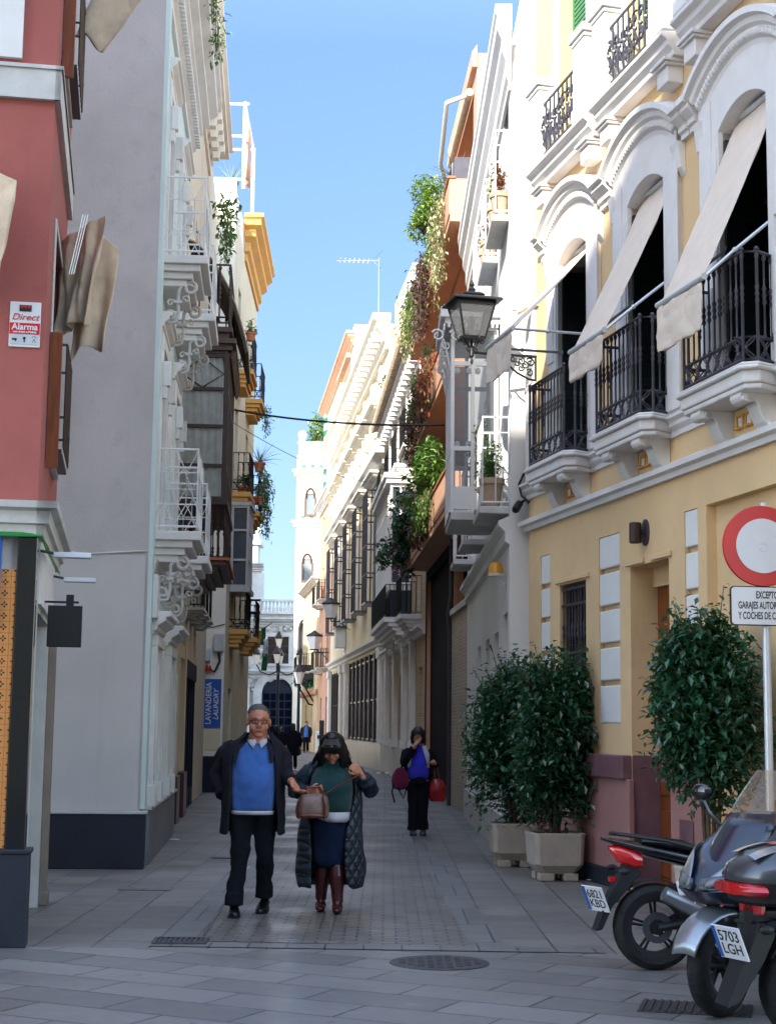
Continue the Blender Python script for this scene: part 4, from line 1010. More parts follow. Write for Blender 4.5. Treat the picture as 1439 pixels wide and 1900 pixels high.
for c in bays:
    for z0, z1 in ((3.86, 6.1), (7.2, 9.3)):
        window(L2, c - .42, c + .42, z0, z1, .2, 'whitewood', 'glasssky', 1, 2)
        mb = MB(); frame(mb, c - .42, c + .42, z0, z1, 0, .06, .15, False); mb.mould(scaled(CORN, .6, .6, z1 + .17), c - .66, c + .66, 0, 0)
        for s in (-.52, .52): mb.box(c + s - .06, c + s + .06, .06, .15, z1 - .5, z1 - .2); mb.box(c + s - .05, c + s + .05, .06, .11, z1 - .65, z1 - .5)
        mb.build('window_surround', K['trim'], L2.e, bevel=.008)
        b = balcony(L2, c - .72, c + .72, z0 - .02, .56, 'trim', 'whiteiron', .98, 1.05, .67, .009)
        mb = MB(); o = .51
        for p, dd in along([(c - .67, 0), (c - .67, o), (c + .67, o), (c + .67, 0)], .26)[:-1]:
            q = p + dd * .26; m_ = (p + q) / 2
            for a_, b_ in ((p, m_), (q, m_)):
                mb.tube([(a_.x, a_.y, z0 + .06), (b_.x, b_.y, z0 + .3), (b_.x, b_.y, z0 + .68), (a_.x, a_.y, z0 + .95)], .006, 4, cap=False)
        for zz in (.3, .68): mb.tube([(c - .67, 0, z0 + zz), (c - .67, o, z0 + zz), (c + .67, o, z0 + zz), (c + .67, 0, z0 + zz)], .007, 4)
        mb.build('lattice', K['whiteiron'], b, smooth=True)
        for s in (-.56, .56): scroll_bracket(b, c + s, z0 - .3, .5, .55, 'trimgrey')
    MB().box(c - .42, c + .42, -.215, -.2, .76, 2.54).build('blind_panel', K['mint'], L2.e)
    mb = MB()
    for s in (-1, 1):
        a, b_ = sorted((c + s * .44, c + s * .66)); mb.box(a, b_, 0, .1, .66, 2.5); mb.box(a - .02, b_ + .02, 0, .13, .66, .9); mb.box(a + .05, b_ - .05, .1, .12, 1.0, 2.3)
    mb.mould(scaled(CORN, 1.0, .75, 2.62), c - .78, c + .78, 0, 0); mb.box(c - .66, c + .66, 0, .11, 2.5, 2.62)
    mb.build('door_surround', K['trim'], L2.e, bevel=.01)
mb = MB(); mb.box(-.52, -.16, .05, .11, 2.8, 3.3); mb.build('meter_box', K['whitewood'], L2.e, bevel=.01)
mb = MB(); mb.lathe([(.02, -.45), (.1, -.3), (.14, 0), (.1, .3), (.02, .45)], (-2.5, .02, 5.3), 12, 'z', 1, .35); mb.build('wall_ornament', K['trim'], L2.e, smooth=True)
for i in range(2):
    trailing(L2.w(-1.9 - i * 1.1, .44, 11.25), 'dry brown climber hanging over the mint house cornice', .5, .6, .08, 120, .07, 'leafmid', 20 + i, rot=L2.rot, group='climbers on the left roof edge')

# ---------------------------------------------------------------- L3 beige house with a brown glazed bay
L3 = Facade('beige_house', 'beige house with a bracketed cornice and a brown glazed bay window', 'house', (-3.30, 23.45), R_(-4.1), -1)
ops = [(-2.2, -1.0, .0, 2.7, .2), (-4.2, -3.0, 0, 2.7, .2), (-9, -5.2, 0, 2.8, .3)] + [(c - .45, c + .45, 9.2, 11, .2) for c in (-2.5, -5.5, -8)] + [(c - .4, c + .4, 3.7, 5.4, .2) for c in (-5.6, -7.2, -8.8)]
mb = MB(); wall(mb, -14.6, 0, 0, 14.2, ops, 9); mb.build('wall', K['beige'], L3.e)
for c in (-2.5, -5.5, -8): window(L3, c - .45, c + .45, 9.2, 11, .2, 'whitewood', 'glassdark')
mb = MB(); mb.mould([(o, 13.35 + z) for o, z in ((0, 0), (.05, 0), (.05, .2), (.1, .24), (.1, .5), (.42, .52), (.42, .66), (.5, .7), (.5, .78), (0, .85))], -9.2, 0, 1, 1)
cn = mb.build('cornice', K['whitewarm'], L3.e)
for i in range(15): MB().prism([(.1, 13.5), (.24, 13.5), (.26, 13.62), (.36, 13.64), (.36, 13.865), (.1, 13.865)], 'x', -.35 - i * .6, -.12 - i * .6).build('modillion', K['whitewarm'], cn, bevel=.01)
mb = MB(); mb.box(-9.2, -.05, -.3, .2, 14.2, 14.7); mb.build('parapet', K['white'], L3.e)
for a, b, z0, z1 in ((-2.5, -.8, .0, 2.7), (-4.5, -2.7, 0, 2.7)):
    mb = MB()
    for s in (a, b): mb.box(s - .18, s + .18, 0, .09, .78, 3.3)
    mb.box(a, b, 0, .07, 2.72, 2.95); mb.build('door_surround', K['beige'], L3.e, bevel=.01)
for a, b in ((-1.0, 0), (-3.0, -2.2), (-5.2, -4.2)): MB().box(a, b, .0, .12, 0, .76).build('plinth', K['brownst'], L3.e, bevel=.01)
for a, b in ((-2.2, -1.0), (-4.2, -3.0)): MB().box(a, b, -.195, -.15, 0, 2.68).build('door', K['brownwood'], L3.e)
sf = MB(); sf.box(-9, -5.2, -.29, -.25, 0, 2.78); f = sf.build('shopfront', K['glassdark'], L3.e)
mb = MB()
for i in range(5): mb.box(-9 + i * .93, -8.9 + i * .93, -.25, .03, 0, 2.45)
mb.box(-9, -5.2, -.24, .06, 2.45, 2.78); mb.box(-9, -5.2, -.24, .02, 0, .35); mb.build('shopfront_frame', K['navy'], f)
# brown glazed bay
u0, u1, o, z0, z1 = -4.2, -.95, .8, 5.1, 7.45
mb = MB()
for u in (u0, u1):
    for y in (.0, o): mb.box(u - .04, u + .04, max(0, y - .06), y + .02, z0, z1)
    for z in (z0, 5.62, 6.25, 6.85, z1 - .06): mb.box(u - .03, u + .03, .02, o - .05, z, z + .05)
    mb.tube([(u, .06, 7.12), (u, .4, 7.38), (u, .74, 7.12), (u, .4, 6.9), (u, .06, 7.12)], .012, 4)
for i in range(1, 8): u = u0 + (u1 - u0) * i / 8; mb.box(u - .03, u + .03, o - .04, o + .02, z0, z1)
for z in (z0, 5.62, 6.85, z1 - .06): mb.box(u0, u1, o - .03, o + .015, z, z + .06)
mb.box(u0 - .06, u1 + .06, .0, o + .05, z0 - .08, z0); mb.box(u0 - .02, u1 + .02, 0, o + .0, z1, z1 + .05)
by = mb.build('glazed_bay', K['ironbr'], L3.e)
mb = MB(); mb.quad((u1, 0, z0), (u1, o, z0), (u1, o, z1), (u1, 0, z1)); mb.quad((u0, o, z0), (u1, o, z0), (u1, o, z1), (u0, o, z1)); mb.build('pane', K['glassc'], by)
mb = MB(); rows = []
for z in (z0 + .02, z1 - .05): rows.append([(u1 - .035 + .015 * math.sin(i * .9), .04 + (o - .12) * i / 40, z) for i in range(41)] + [(u1 - .1 - (u1 - u0 - .2) * i / 90, o - .1 + .02 * math.sin(i * .9), z) for i in range(91)])
mb.loft(rows, closed=False); mb.build('curtain', K['curtain'], by, smooth=True)
mb = MB()
for a, q0, q1 in ((.06, 7.5, 7.6), (.12, 7.6, 7.68), (.0, 7.68, 7.8), (.06, 7.8, 7.88)): mb.box(u0 - a, u1 + a, 0, o + a, q0, q1)
for i in range(26): mb.prism([(o + .0, 7.5), (o + .12, 7.52), (o + .06, 7.36)], 'x', u0 + i * .125, u0 + .05 + i * .125)
mb.build('bay_cornice', K['brownwood'], by)
rl = MB(); railing(rl, [(u1 + .03, 0), (u1 + .03, o), (u0, o), (u0, 0)], 7.95, 8.9, .16, .013, .018, True, 0, 5)
rl.build('upper_railing', K['ironbr'], by)
b = balcony(L3, u0 - .1, u1 + .05, 4.14, .86, 'brownwood', 'ironbr', .92, .8, .1, .011, True, 0)
mb = MB(); mb.box(u0 - .1, u1 + .1, 0, .9, 4.14, 4.18); mb.build('tiled_edge', K['terra'], b)
for c in (-5.6, -7.2, -8.8):
    b = balcony(L3, c - .55, c + .55, 3.7, .36, 'trimgrey', 'iron', .95, .55, .11, .008)
    window(L3, c - .4, c + .4, 3.72, 5.38, .2, 'brownwood', 'glassdark')
# rolled out reed blind over the upper balcony
t = thing('reed_blind', 'brown reed blind slanting out over the upper balcony railing', 'blind', L3.w(-3.1, .05, 9.6), L3.rot)
mb = MB(); rows = [[(x, .02 + 1.0 * v + .12 * math.sin(v * PI), -.0 - 1.9 * v ** 1.35) for x in (-1.2, 1.2)] for v in [i / 10 for i in range(11)]]
mb.loft(rows, closed=False); mb.build('mat', K['bark'], t, solid=.05)
mb = MB()
for i in range(60): v = i / 60; mb.tube([(-1.22, .05 + 1.0 * v + .12 * math.sin(v * PI), .0 - 1.9 * v ** 1.35), (1.22, .05 + 1.0 * v + .12 * math.sin(v * PI), -1.9 * v ** 1.35)], .016, 4)
mb.build('reeds', K['rooftile'], t)

# ---------------------------------------------------------------- L4 cream house with ochre balconies
L4 = Facade('cream_house', 'cream house with ochre cornice and ochre based balconies full of plants', 'house', (-3.89, 37.9), R_(-1), -1)
ops = [(c - .42, c + .42, z, z + 2.2, .2) for c in (-1.9, -5.6) for z in (4.0, 7.45, 10.6)] + [(-2.4, -1.4, 0, 2.5, .2)]
mb = MB(); wall(mb, -8.4, -.04, 0, 14.2, ops, 9); mb.build('wall', K['cream'], L4.e)
mb = MB(); mb.box(-.038, 0, -9, .004, 0, 15.2); mb.box(-3.2, -.038, -2, -.02, 14.2, 15.0); mb.build('end_wall', K['whitewarm'], L4.e, bevel=.01)
mb = MB(); mb.box(-.03, .05, -2, .03, 0, .85); mb.box(-8.4, -.04, 0, .05, 0, .85) if 0 else None; mb.build('plinth', K['navy'], L4.e)
mb = MB(); frame(mb, 0, .1, 0, .1, 0, .1, .01) if 0 else mb.box(.004, .02, -.42, -.06, 1.0, 1.5); mb.build('wall_panel', K['cream'], L4.e, bevel=.006)
mb = MB(); mb.box(-2.4, -1.4, -.19, -.15, 0, 2.48); mb.build('door', K['navy'], L4.e)
mb = MB(); mb.mould([(o, 14.0 + z) for o, z in ((0, 0), (.06, 0), (.06, .2), (.14, .26), (.14, .5), (.3, .62), (.3, .8), (.45, .9), (.45, 1.05), (.52, 1.1), (.52, 1.2), (0, 1.3))], -8.4, -3.25, 0, 1); mb.build('cornice', K['ochre'], L4.e)
mb = MB(); mb.box(-8.4, -3.3, -.5, -.2, 14.2, 15.6); mb.build('parapet', K['white'], L4.e)
for c, ww in ((-1.9, .8), (-5.6, .85)):
    for z in (3.95, 7.4, 10.55):
        window(L4, c - .42, c + .42, z + .06, z + 2.24, .2, 'whitewood', 'glassdark')
        b = balcony(L4, c - ww, c + ww, z, .46, 'ochre', 'iron', 1.0, 1.3, .12, .009, True, .18)
mb = MB(); c = -1.9; u0, u1, o, z0, z1 = c - .75, c + .75, .44, 5.0, 7.05
for u in (u0, u1): mb.box(u - .04, u + .04, 0, o, z0, z1) if 0 else [mb.box(u - .03, u + .03, y, y + .06, z0, z1) for y in (0, o - .06)]
for z in (z0, 5.65, 6.4, z1 - .06):
    for u in (u0, u1): mb.box(u - .025, u + .025, .06, o - .06, z, z + .06)
    mb.box(u0, u1, o - .05, o, z, z + .06)
for i in range(1, 4): u = u0 + 1.5 * i / 4; mb.box(u - .025, u + .025, o - .05, o, z0, z1)
mb.box(u0 - .05, u1 + .05, 0, o + .05, z1, z1 + .1); mb.box(u0 - .05, u1 + .05, 0, o + .05, z0 - .12, z0); by = mb.build('glazed_bay', K['oldwhite'], L4.e, bevel=.006)
MB().box(u0 + .02, u1 - .02, .02, o - .03, z0, z1).build('pane', K['glasssky'], by)
shade_mb = MB(); shade_mb.prism([(-8.4, -.75), (-8.4, -10), (-42, -10), (-42, -4.1)], 'z', 0, 17.6); shade_mb.build('shade_block', K['whitewarm'], L4.e)  # unseen block added to cast shade on the palace front opposite
# laundry sign
t = thing('shop_sign', 'blue laundry shop sign lettered in white on the cream end wall', 'sign', L4.w(0, -.27, 2.1), L4.rot)
MB().box(.006, .03, -.22, .22, -.58, .58).build('board', K['signblue'], t)
RZ = Matrix.Rotation(PI / 2, 4, 'Z')
text('LAVANDERÍA', .185, 'signwhite', t, T((.033, -.07, 0)) @ E2 @ RZ, ext=.002, bold=.003, sx=.9)
text('LAUNDRY', .165, 'signwhite', t, T((.033, .11, -.03)) @ E2 @ RZ, ext=.002, shear=.25, bold=.003, sx=.95)
# clutter on the end wall: condenser boxes, lamp, cables
for (y, z, sx, sz, lab, m) in ((-.5, 3.25, .34, .3, 'pale grey cabinet on the wall over the laundry sign', 'alu'), (-.13, 3.55, .22, .42, 'brown grey electric box high beside the laundry sign', 'trimgrey')):
    mb = MB(); mb.box(0, .16, -sx / 2, sx / 2, -sz / 2, sz / 2); o_ = mb.build('wall_box', K[m], None, bevel=.01); o_.matrix_world = L4.mat(.01, y, z); tag(o_, lab, 'wall box')
mb = MB(); mb.tube([(.03, -.13, 3.3), (.08, -.1, 3.1), (.06, -.22, 2.85), (.05, -.4, 2.95)], .03, 6); mb.tube([(.02, -.7, 4.0), (.02, -.3, 3.92), (.02, .0, 4.0)], .012, 5)
tag(mb.build('wall_cable', K['black'], None, smooth=True), 'black cable loop hanging above the laundry sign', 'cable').matrix_world = L4.mat()
mb = MB(); mb.lathe([(.07, -.05), (.08, .0), (.05, .08)], (0, 0, 0), 10); o_ = mb.build('alarm_light', K['redgl'], None, smooth=True); o_.matrix_world = L4.mat(.1, -.36, 2.92); tag(o_, 'small red alarm light above the laundry sign', 'alarm light')
# plants on the ochre balconies
G = 'balcony plants of the cream house'
pot_plant(L4.w(-1.2, .36, 11.3), 'single cactus in a terracotta pot hooked on the top ochre balcony rail', .13, .22, (.14, .14, .2), 60, .12, 'leafmid', seed=4, group=G)
pot_plant(L4.w(-5.1, .4, 8.55), 'spiky agave in a terracotta pot standing up off the middle balcony', .16, .26, n=34, size=.75, leaf='leafgrey', spiky=True, seed=5, group=G)
pot_plant(L4.w(-1.3, .25, 7.4), 'low dark plant behind the railing of the middle ochre balcony', .14, .16, (.3, .16, .2), 200, .09, 'leafdark', seed=6, group=G)
pot_plant(L4.w(-5.0, .4, 7.62), 'low terracotta pot of grey leaves on the farther middle balcony', .14, .22, (.2, .16, .22), 160, .1, 'leafgrey', seed=7, group=G)
trailing(L4.w(-5.6, .46, 8.6), 'long mass of green creeper hanging down the farther balcony', 1.9, 1.5, .2, 900, .1, 'leafmid', 8, rot=L4.rot)
trailing(L4.w(-5.9, .46, 10.5), 'short green creeper under the top balcony of the cream house', .9, .6, .12, 200, .1, 'leafmid', 9, rot=L4.rot)
trailing(L3.w(-8.6, .3, 12.6), 'bushy creeper hanging below the bracketed cornice', 1.5, .7, .25, 420, .13, 'leafmid', 10, rot=L3.rot)
pot_plant(L4.w(-3.0, -.4, 15.8), 'plant in a pale green pot on the cream house roof edge', .2, .35, n=18, size=.7, leaf='leafgrey', pot='green', spiky=True, seed=3)
# roof terrace frame with a cloth
t = thing('roof_pergola', 'white metal pergola frame with a brown cloth on the roof terrace', 'pergola', L4.w(-.5, .05, 15.0), L4.rot)
mb = MB()
for (x, y) in ((.2, .1), (-3, .1), (-3, -2), (.2, -2)): mb.tube([(x, y, 0), (x, y, 2.3)], .05, 6)
for z in (1.4, 2.25): mb.tube([(.3, .1, z), (-3, .1, z)], .035, 6); mb.tube([(.2, .2, z), (.2, -2, z)], .035, 6); mb.tube([(-3, .1, z), (-3, -2, z)], .035, 6)
mb.build('frame', K['whitewood'], t)
mb = MB(); rows = [[(-.1 - 1.2 * i / 10, .12 + .05 * math.sin(i * 1.5 + z), z) for i in range(11)] for z in (.5, 1.0, 1.4, 1.9)]; mb.loft(rows, closed=False); mb.build('cloth', K['peach'], t, smooth=True, solid=.01)
# ---------------------------------------------------------------- unseen house block behind the viewpoint, added to shade the near street
R0 = Facade('shading_house', 'tall plain unseen house added behind the viewpoint to shade the near street', 'house', (-24, -10.5), R_(90), 1)
mb = MB(); wall(mb, 0, 36, 0, 23.9, [(i * 3.4 - 2, i * 3.4 - .8, z, z + 2, .2) for i in range(10) for z in (4, 8, 12, 16)], 8); mb.build('wall', K['cream'], R0.e)
# ---------------------------------------------------------------- R2 white house
R2 = Facade('white_house', 'white house with potted plants on thin balconies and a white glazed bay', 'house', (1.52, 19.4), R_(-.2), 1)
ops = [(.35, 1.0, 0, 3.05, .25), (1.9, 2.7, 0, 2.9, .25), (3.6, 4.4, 0, 2.9, .25), (5.6, 6.6, 0, 2.9, .25)] + [(c - .4, c + .4, z, z + 2.2, .2) for c in (.75, 4.7, 7.6) for z in (4.5, 8.3)] + [(2.1, 3.2, 8.3, 10.0, .2)]
mb = MB(); wall(mb, 0, 9.6, 0, 10.4, ops, 7); mb.build('wall', K['white'], R2.e)
mb = MB(); wall(mb, 0.0, 9.6, 10.5, 14.5, [(1, 2, 11.5, 13.4, .2)], 6); g = MB(T((0, -.75, 0))); g.add(mb.v, mb.f); g.build('attic_wall', K['white'], R2.e)
prof = [(0, 0), (.08, .02), (.08, .12), (.16, .18), (.16, .36), (.3, .48), (.3, .6), (.46, .7), (.46, .86), (.52, .9), (.52, 1.0), (0, 1.1)]
mb = MB(); mb.mould([(o * .42, 9.75 + z * 1.1) for o, z in prof], 0, 9.6, 1, 0); mb.build('cornice', K['trim'], R2.e)
mb = MB(); mb.mould([(0, 3.86), (.06, 3.9), (.06, 4.02), (.14, 4.1), (.14, 4.16), (0, 4.22)], .0, 9.6, 0, 0); mb.build('string_course', K['white'], R2.e)
mb = MB(); mb.box(0, 9.6, 0, .05, 0, .5); mb.build('plinth', K['trimgrey'], R2.e)
for (a, b, z1) in ((.35, 1.0, 3.05), (1.9, 2.7, 2.9), (3.6, 4.4, 2.9), (5.6, 6.6, 2.9)): MB().box(a, b, -.24, -.2, 0, z1 - .01).build('door', K['oldwhite'], R2.e)
for c in (.75, 4.7, 7.6):
    for z in (4.5, 8.3): window(R2, c - .4, c + .4, z + .02, z + 2.18, .2, 'whitewood', 'glasssky', 1, 2)
window(R2, 2.1, 3.2, 8.31, 9.99, .2, 'whitewood', 'glasssky', 1, 1)
def thinbal(u0, u1, z, out, h=1.15):
    b = balcony(R2, u0, u1, z, out, 'trimgrey', 'whiteiron', h, .9, .15, .008, False, 0, True, .014)
    mb = MB(); o = out - .05
    for zz in (z + h - .2,): mb.tube([(u0 + .05, 0, zz), (u0 + .05, o, zz), (u1 - .05, o, zz), (u1 - .05, 0, zz)], .01, 5)
    for p, d in along([(u0 + .05, 0), (u0 + .05, o), (u1 - .05, o)], .15): mb.ball((p.x, p.y, z + .5), .02, 6, 4)
    mb.build('rail_detail', K['whiteiron'], b); return b
for (u0, u1, z, o) in ((.15, 1.35, 4.36, .38), (4.1, 5.4, 4.42, .38), (7.0, 8.2, 4.42, .38), (.25, 1.5, 8.2, .22), (2.1, 3.3, 8.2, .22), (4.2, 5.3, 8.2, .22)): thinbal(u0, u1, z, o)
# glazed bay
u0, u1, o, z0 = 1.8, 3.5, .66, 4.4
b = balcony(R2, u0, u1, 4.5, o, 'trimgrey', 'whiteiron', .86, 1.0, .16, .009, False, 0, True, .016, 'glazed_bay')
mb = MB()
mb.box(u0 + .0, u1 - .0, .0, o + .02, 4.5, 4.53)
for u in (u0 + .03, u1 - .03):
    for y in (.02, o - .32, o - .04): mb.box(u - .025, u + .025, y, y + .05, 4.53, 7.1)
    for z in (5.36, 6.55, 7.05): mb.box(u - .02, u + .02, 0.03, o - .03, z, z + .06)
for i in range(6): u = u0 + .03 + (u1 - u0 - .06) * i / 5; mb.box(u - .022, u + .022, o - .04, o + .01, 4.53, 7.1)
for z in (5.36, 6.55, 7.05): mb.box(u0, u1, o - .03, o + .005, z, z + .05)
for zc in (6.3, 5.6):            # cusped corners of the panes
    for s in (1, -1):
        for y in (.12, .3, .42, .58): mb.ball((u0 + .03, y, 6.48 if zc > 6 else 5.45), (.02, .05, .05), 6, 4)
mb.box(u0 - .1, u1 + .1, 0, o + .1, 7.12, 7.2); mb.box(u0 - .16, u1 + .16, 0, o + .16, 7.2, 7.34); mb.box(u0 - .12, u1 + .12, 0, o + .12, 7.34, 7.38)
for i in range(12): mb.box(u0 - .12, u0 - .1, .03 + i * .06, .06 + i * .06, 7.06, 7.12)
for i in range(14): mb.box(u0 - .1 + i * .13, u0 - .04 + i * .13, o + .1, o + .12, 7.02, 7.12)
for y in (.0, .3): 
    mb.tube([(u0 - .08, y + yy, z) for yy, z in spiral((.62 - y * .2, 6.95), .09, .03, .5, 1.2, 12)], .014, 5)
for u in (u0 + .1, u0 + .6, u0 + 1.1, u0 + 1.6):
    mb.tube([(u, o + y, z) for y, z in [(.0, 6.45), (.05, 6.7), (.12, 6.95)] + spiral((.07, 6.85), .07, .02, 1, -1.2, 10)], .02, 5)
mb.build('frame', K['whitewood'], b)
mb = MB(); mb.quad((u0 + .03, 0.03, 4.55), (u0 + .03, o - .02, 4.55), (u0 + .03, o - .02, 7.08), (u0 + .03, .03, 7.08)); mb.quad((u0 + .03, o - .018, 5.36), (u1 - .03, o - .018, 5.36), (u1 - .03, o - .018, 7.08), (u0 + .03, o - .018, 7.08)); mb.build('pane', K['bayglass'], b)
mb = MB(); mb.box(u0 + .012, u0 + .045, .04, o - .04, 4.55, 4.86); mb.build('base_panel', K['whitewood'], b)
mb = MB(); mb.box(u0 + .5, u1 - .2, .0, .03, 4.55, 7.0); mb.build('inner_door', K['oldwhite'], b)
mb = MB(); mb.box(u0 + .05, u1 - .05, .0, o - .05, 7.06, 7.11); mb.build('bay_roof', K['white'], b)
# pots and plants
g1 = 'potted plants on the white house balconies'
for (u, o, z, lab, sd, r, h, pr, lf, n, sz) in (
    (.38, .2, 4.38, 'beige pot of glossy green shrub with orange tips on the lower balcony corner', 11, .15, .36, (.17, .16, .3), 'leafmid', 420, .06),
    (.85, .2, 4.38, 'beige pot of green shrub behind the railing of the lower balcony', 12, .15, .32, (.2, .17, .34), 'leafdark', 380, .06),
    (.45, .1, 8.22, 'beige pot of red leaved shrub on the higher thin balcony', 13, .13, .32, (.16, .12, .3), 'leafred', 260, .055),
    (.95, .1, 8.22, 'beige pot of red and green shrub beside the red one on the higher balcony', 14, .13, .3, (.18, .14, .3), 'leafsage', 240, .055),
    (2.4, .1, 8.22, 'small beige pot of reddish shrub on the second higher balcony', 15, .12, .28, (.16, .14, .28), 'leafred', 200, .055),
    (2.9, .1, 8.22, 'small beige pot of grey green shrub on the second higher balcony', 16, .12, .28, (.16, .14, .28), 'leafsage', 200, .055),
    (3.2, .6, 7.38, 'terracotta pot of lime green fern on top of the white glazed bay', 17, .12, .2, (.26, .22, .16), 'leaflime', 420, .06),
    (1.95, .3, 4.55, 'terracotta pot with tall grass inside the white glazed bay', 18, .13, .28, (.12, .12, .5), 'leafmid', 120, .1)):
    pot_plant(R2.w(u, o, z), lab, r, h, pr, n, sz, lf, 'potbeige' if 'beige' in lab else 'terra', sd, group=g1)
t = pot_plant(R2.w(1.62, .25, 4.3), 'tall pink orchid spray between the balcony and the glazed bay', .1, .2, (.16, .2, .5), 130, .06, 'leafmid', 'potbeige', 19, flowers='pinkfl', group=g1, cz=1.3)
t = thing('wall_lamp', 'small amber shaded wall lamp on the white house corner', 'wall lamp', R2.w(.62, 0, 3.5), R2.rot)
mb = MB(); mb.lathe([(.1, 0), (.08, .12), (.05, .15)], (0, .13, .05), 14); mb.build('shade', K['yellowgl'], t, smooth=True)
mb = MB(); mb.tube([(0, 0, -.08), (0, .06, -.06), (0, .13, .04)], .012, 6); mb.lathe([(.1, 0), (.11, .03), (.04, .05)], (0, .13, .02), 12); mb.build('arm', K['whiteiron'], t)
def cctv(F, u, o, z, lab, m, yaw=0):
    t = thing('security_camera', lab, 'security camera', F.w(u, o, z), F.rot + yaw)
    mb = MB(); mb.tube([(0, 0, 0), (0, .1, -.02), (0, .16, -.06)], .015, 6); mb.box(-.04, .04, -.01, .01, -.05, .05); mb.build('bracket', K[m], t)
    mb = MB(); mb.lathe([(.04, -.1), (.05, -.08), (.05, .1), (.04, .14), (.03, .13)], (0, 0, 0), 12, 'y'); o_ = mb.build('body', K[m], t, smooth=True); o_.location = (0, .2, -.1); o_.rotation_euler = (-.5, 0, .6)
cctv(R1, 1.55, .02, 6.82, 'white security camera on the corner of the yellow house', 'whitewood')
cctv(R1, 2.02, -.05, 4.42, 'black security camera hanging on a cable at the white house corner', 'black', .4)
mb = MB(); mb.tube([(2.05, .02, 4.75), (2.0, .1, 4.6), (1.9, .1, 4.45), (1.75, .05, 4.35)], .016, 6); tag(mb.build('wall_cable', K['black'], None, smooth=True), 'black cable looping round the white house corner', 'cable').matrix_world = R1.mat()

# ---------------------------------------------------------------- R3 terracotta house with planted terraces
R3 = Facade('terracotta_house', 'terracotta house with long planted terraces over a dark shop front', 'house', (1.62, 29.05), R_(-2.9), 1)
ops = [(4.3, 11.5, 0, 5.5, .35), (.3, 4.1, 4.0, 5.5, .3)] + [(.6, 11.2, z, z + 1.95, 1.3) for z in (6.4, 9.15, 12.05)]
mb = MB(); wall(mb, 0, 11.6, 0, 12.0, [o for o in ops if o[2] < 12], 7); mb.build('wall', K['orange'], R3.e)
mb = MB(); wall(mb, 0, 5.2, 12.0, 14.6, [(.6, 4.8, 12.05, 14.0, 1.3)], 7); mb.build('attic_wall', K['orange'], R3.e)
for z, h in ((5.6, .8), (8.35, .8), (11.2, .85)):
    mb = MB(); mb.box(0, 11.6, 0, .5, z, z + .14); mb.box(0, 11.6, .42, .52, z + .14, z + h); mb.box(0, .1, 0, .42, z + .14, z + h); mb.box(11.5, 11.6, 0, .42, z + .14, z + h)
    b = mb.build('terrace', K['orange'], R3.e, bevel=.008)
    MB().box(-.03, 11.63, .4, .55, z + h, z + h + .04).build('coping', K['terra'], b)
    MB().box(1.2, 4.6 if z > 11 else 10.5, -1.28, -1.24, z + h, z + h + 1.1).build('terrace_glazing', K['glassdark'], b)
mb = MB(); mb.prism([(0, 14.3), (.1, 14.3), (.1, 14.6), (0, 14.75)], 'x', -.05, 5.25); mb.build('eave', K['orange'], R3.e)
mb = MB(); mb.box(0, 4.2, .0, .06, 0, 3.9); mb.build('brick_pier', K['oldbrick'], R3.e)
mb = MB(); mb.box(-.0, 4.3, 0, .12, 3.9, 4.02); mb.build('pier_cap', K['trimgrey'], R3.e)
mb = MB(); mb.box(4.32, 11.48, -.3, -.1, 0, 5.48)
mb.box(4.2, 11.6, .003, .03, 5.3, 5.55); mb.box(4.2, 4.3, .003, .03, 0, 5.3); mb.box(11.49, 11.6, .003, .03, 0, 5.3); mb.box(.32, 4.08, -.28, -.2, 4.02, 5.48); mb.build('dark_shopfront', K['blackdoor'], R3.e)
mb = MB(); mb.tube([(3.9, .1, 0), (3.9, .1, 3.6), (3.8, .14, 3.95), (3.6, .1, 4.3), (3.6, .1, 5.5)], .05, 8); mb.build('downpipe', K['irongrey'], R3.e, smooth=True)
mb = MB(); mb.tube([(.3, .42, 12.05), (.3, .42, 12.45), (3, .42, 12.45)], .03, 6); mb.tube([(.3, .42, 12.25), (3, .42, 12.25)], .02, 6); mb.box(.05, .09, -.1, .42, 12.05, 12.5); mb.build('terrace_rail', K['irongrey'], R3.e)
t = thing('folding_awning', 'white folding awning arm under the terracotta roof eave', 'awning', R3.w(.5, .1, 13.7), R3.rot)
mb = MB(); mb.tube([(0, 0, .25), (.2, .42, .15)], .05, 8); mb.tube([(.2, .42, .15), (1.6, .42, -.6), (2.6, .1, -1.1)], .045, 8); mb.build('arm', K['whitewood'], t, smooth=True)
mb = MB(); mb.tube([(-.1, 0, .27), (4, 0, .27)], .08, 10); mb.build('roller', K['oldawning'], t, smooth=True)
gt = 'plants spilling over the terracotta terraces'
def tr(u, o, z, lab, L, wd, n, sz, lf, sd, dp=.22): return trailing(R3.w(u, o, z), lab, L, wd, dp, n, sz, lf, sd, rot=R3.rot, group=gt)
def bush(u, o, z, lab, r, n, sz, lf, sd, fl=None, F=None, cat='shrub', nm='shrub', grp=gt):
    F = F or R3; t = thing(nm, lab, cat, F.w(u, o, z), F.rot, grp); mb = MB()
    leaves(mb, cloud(n, (0, 0, r[2] * .7), r, seed=sd), sz); mb.build('foliage', K[lf], t)
    st = MB()
    for i in range(5): a = i * 1.3; st.tube([(0, 0, 0), (math.cos(a) * r[0] * .4, math.sin(a) * r[1] * .4, r[2] * .8)], .012, 4)
    st.build('stems', K['bark'], t)
    if fl: leaves(MB(), cloud(n // 10, (0, 0, r[2] * .8), [x * 1.05 for x in r], hollow=.8, seed=sd + 3), sz * .8).build('flowers', K[fl], t)
    return t
bush(2.4, .85, 11.7, 'bright lime feathery shrub on the top terrace parapet', (.8, .5, .75), 2200, .1, 'leaflime', 31)
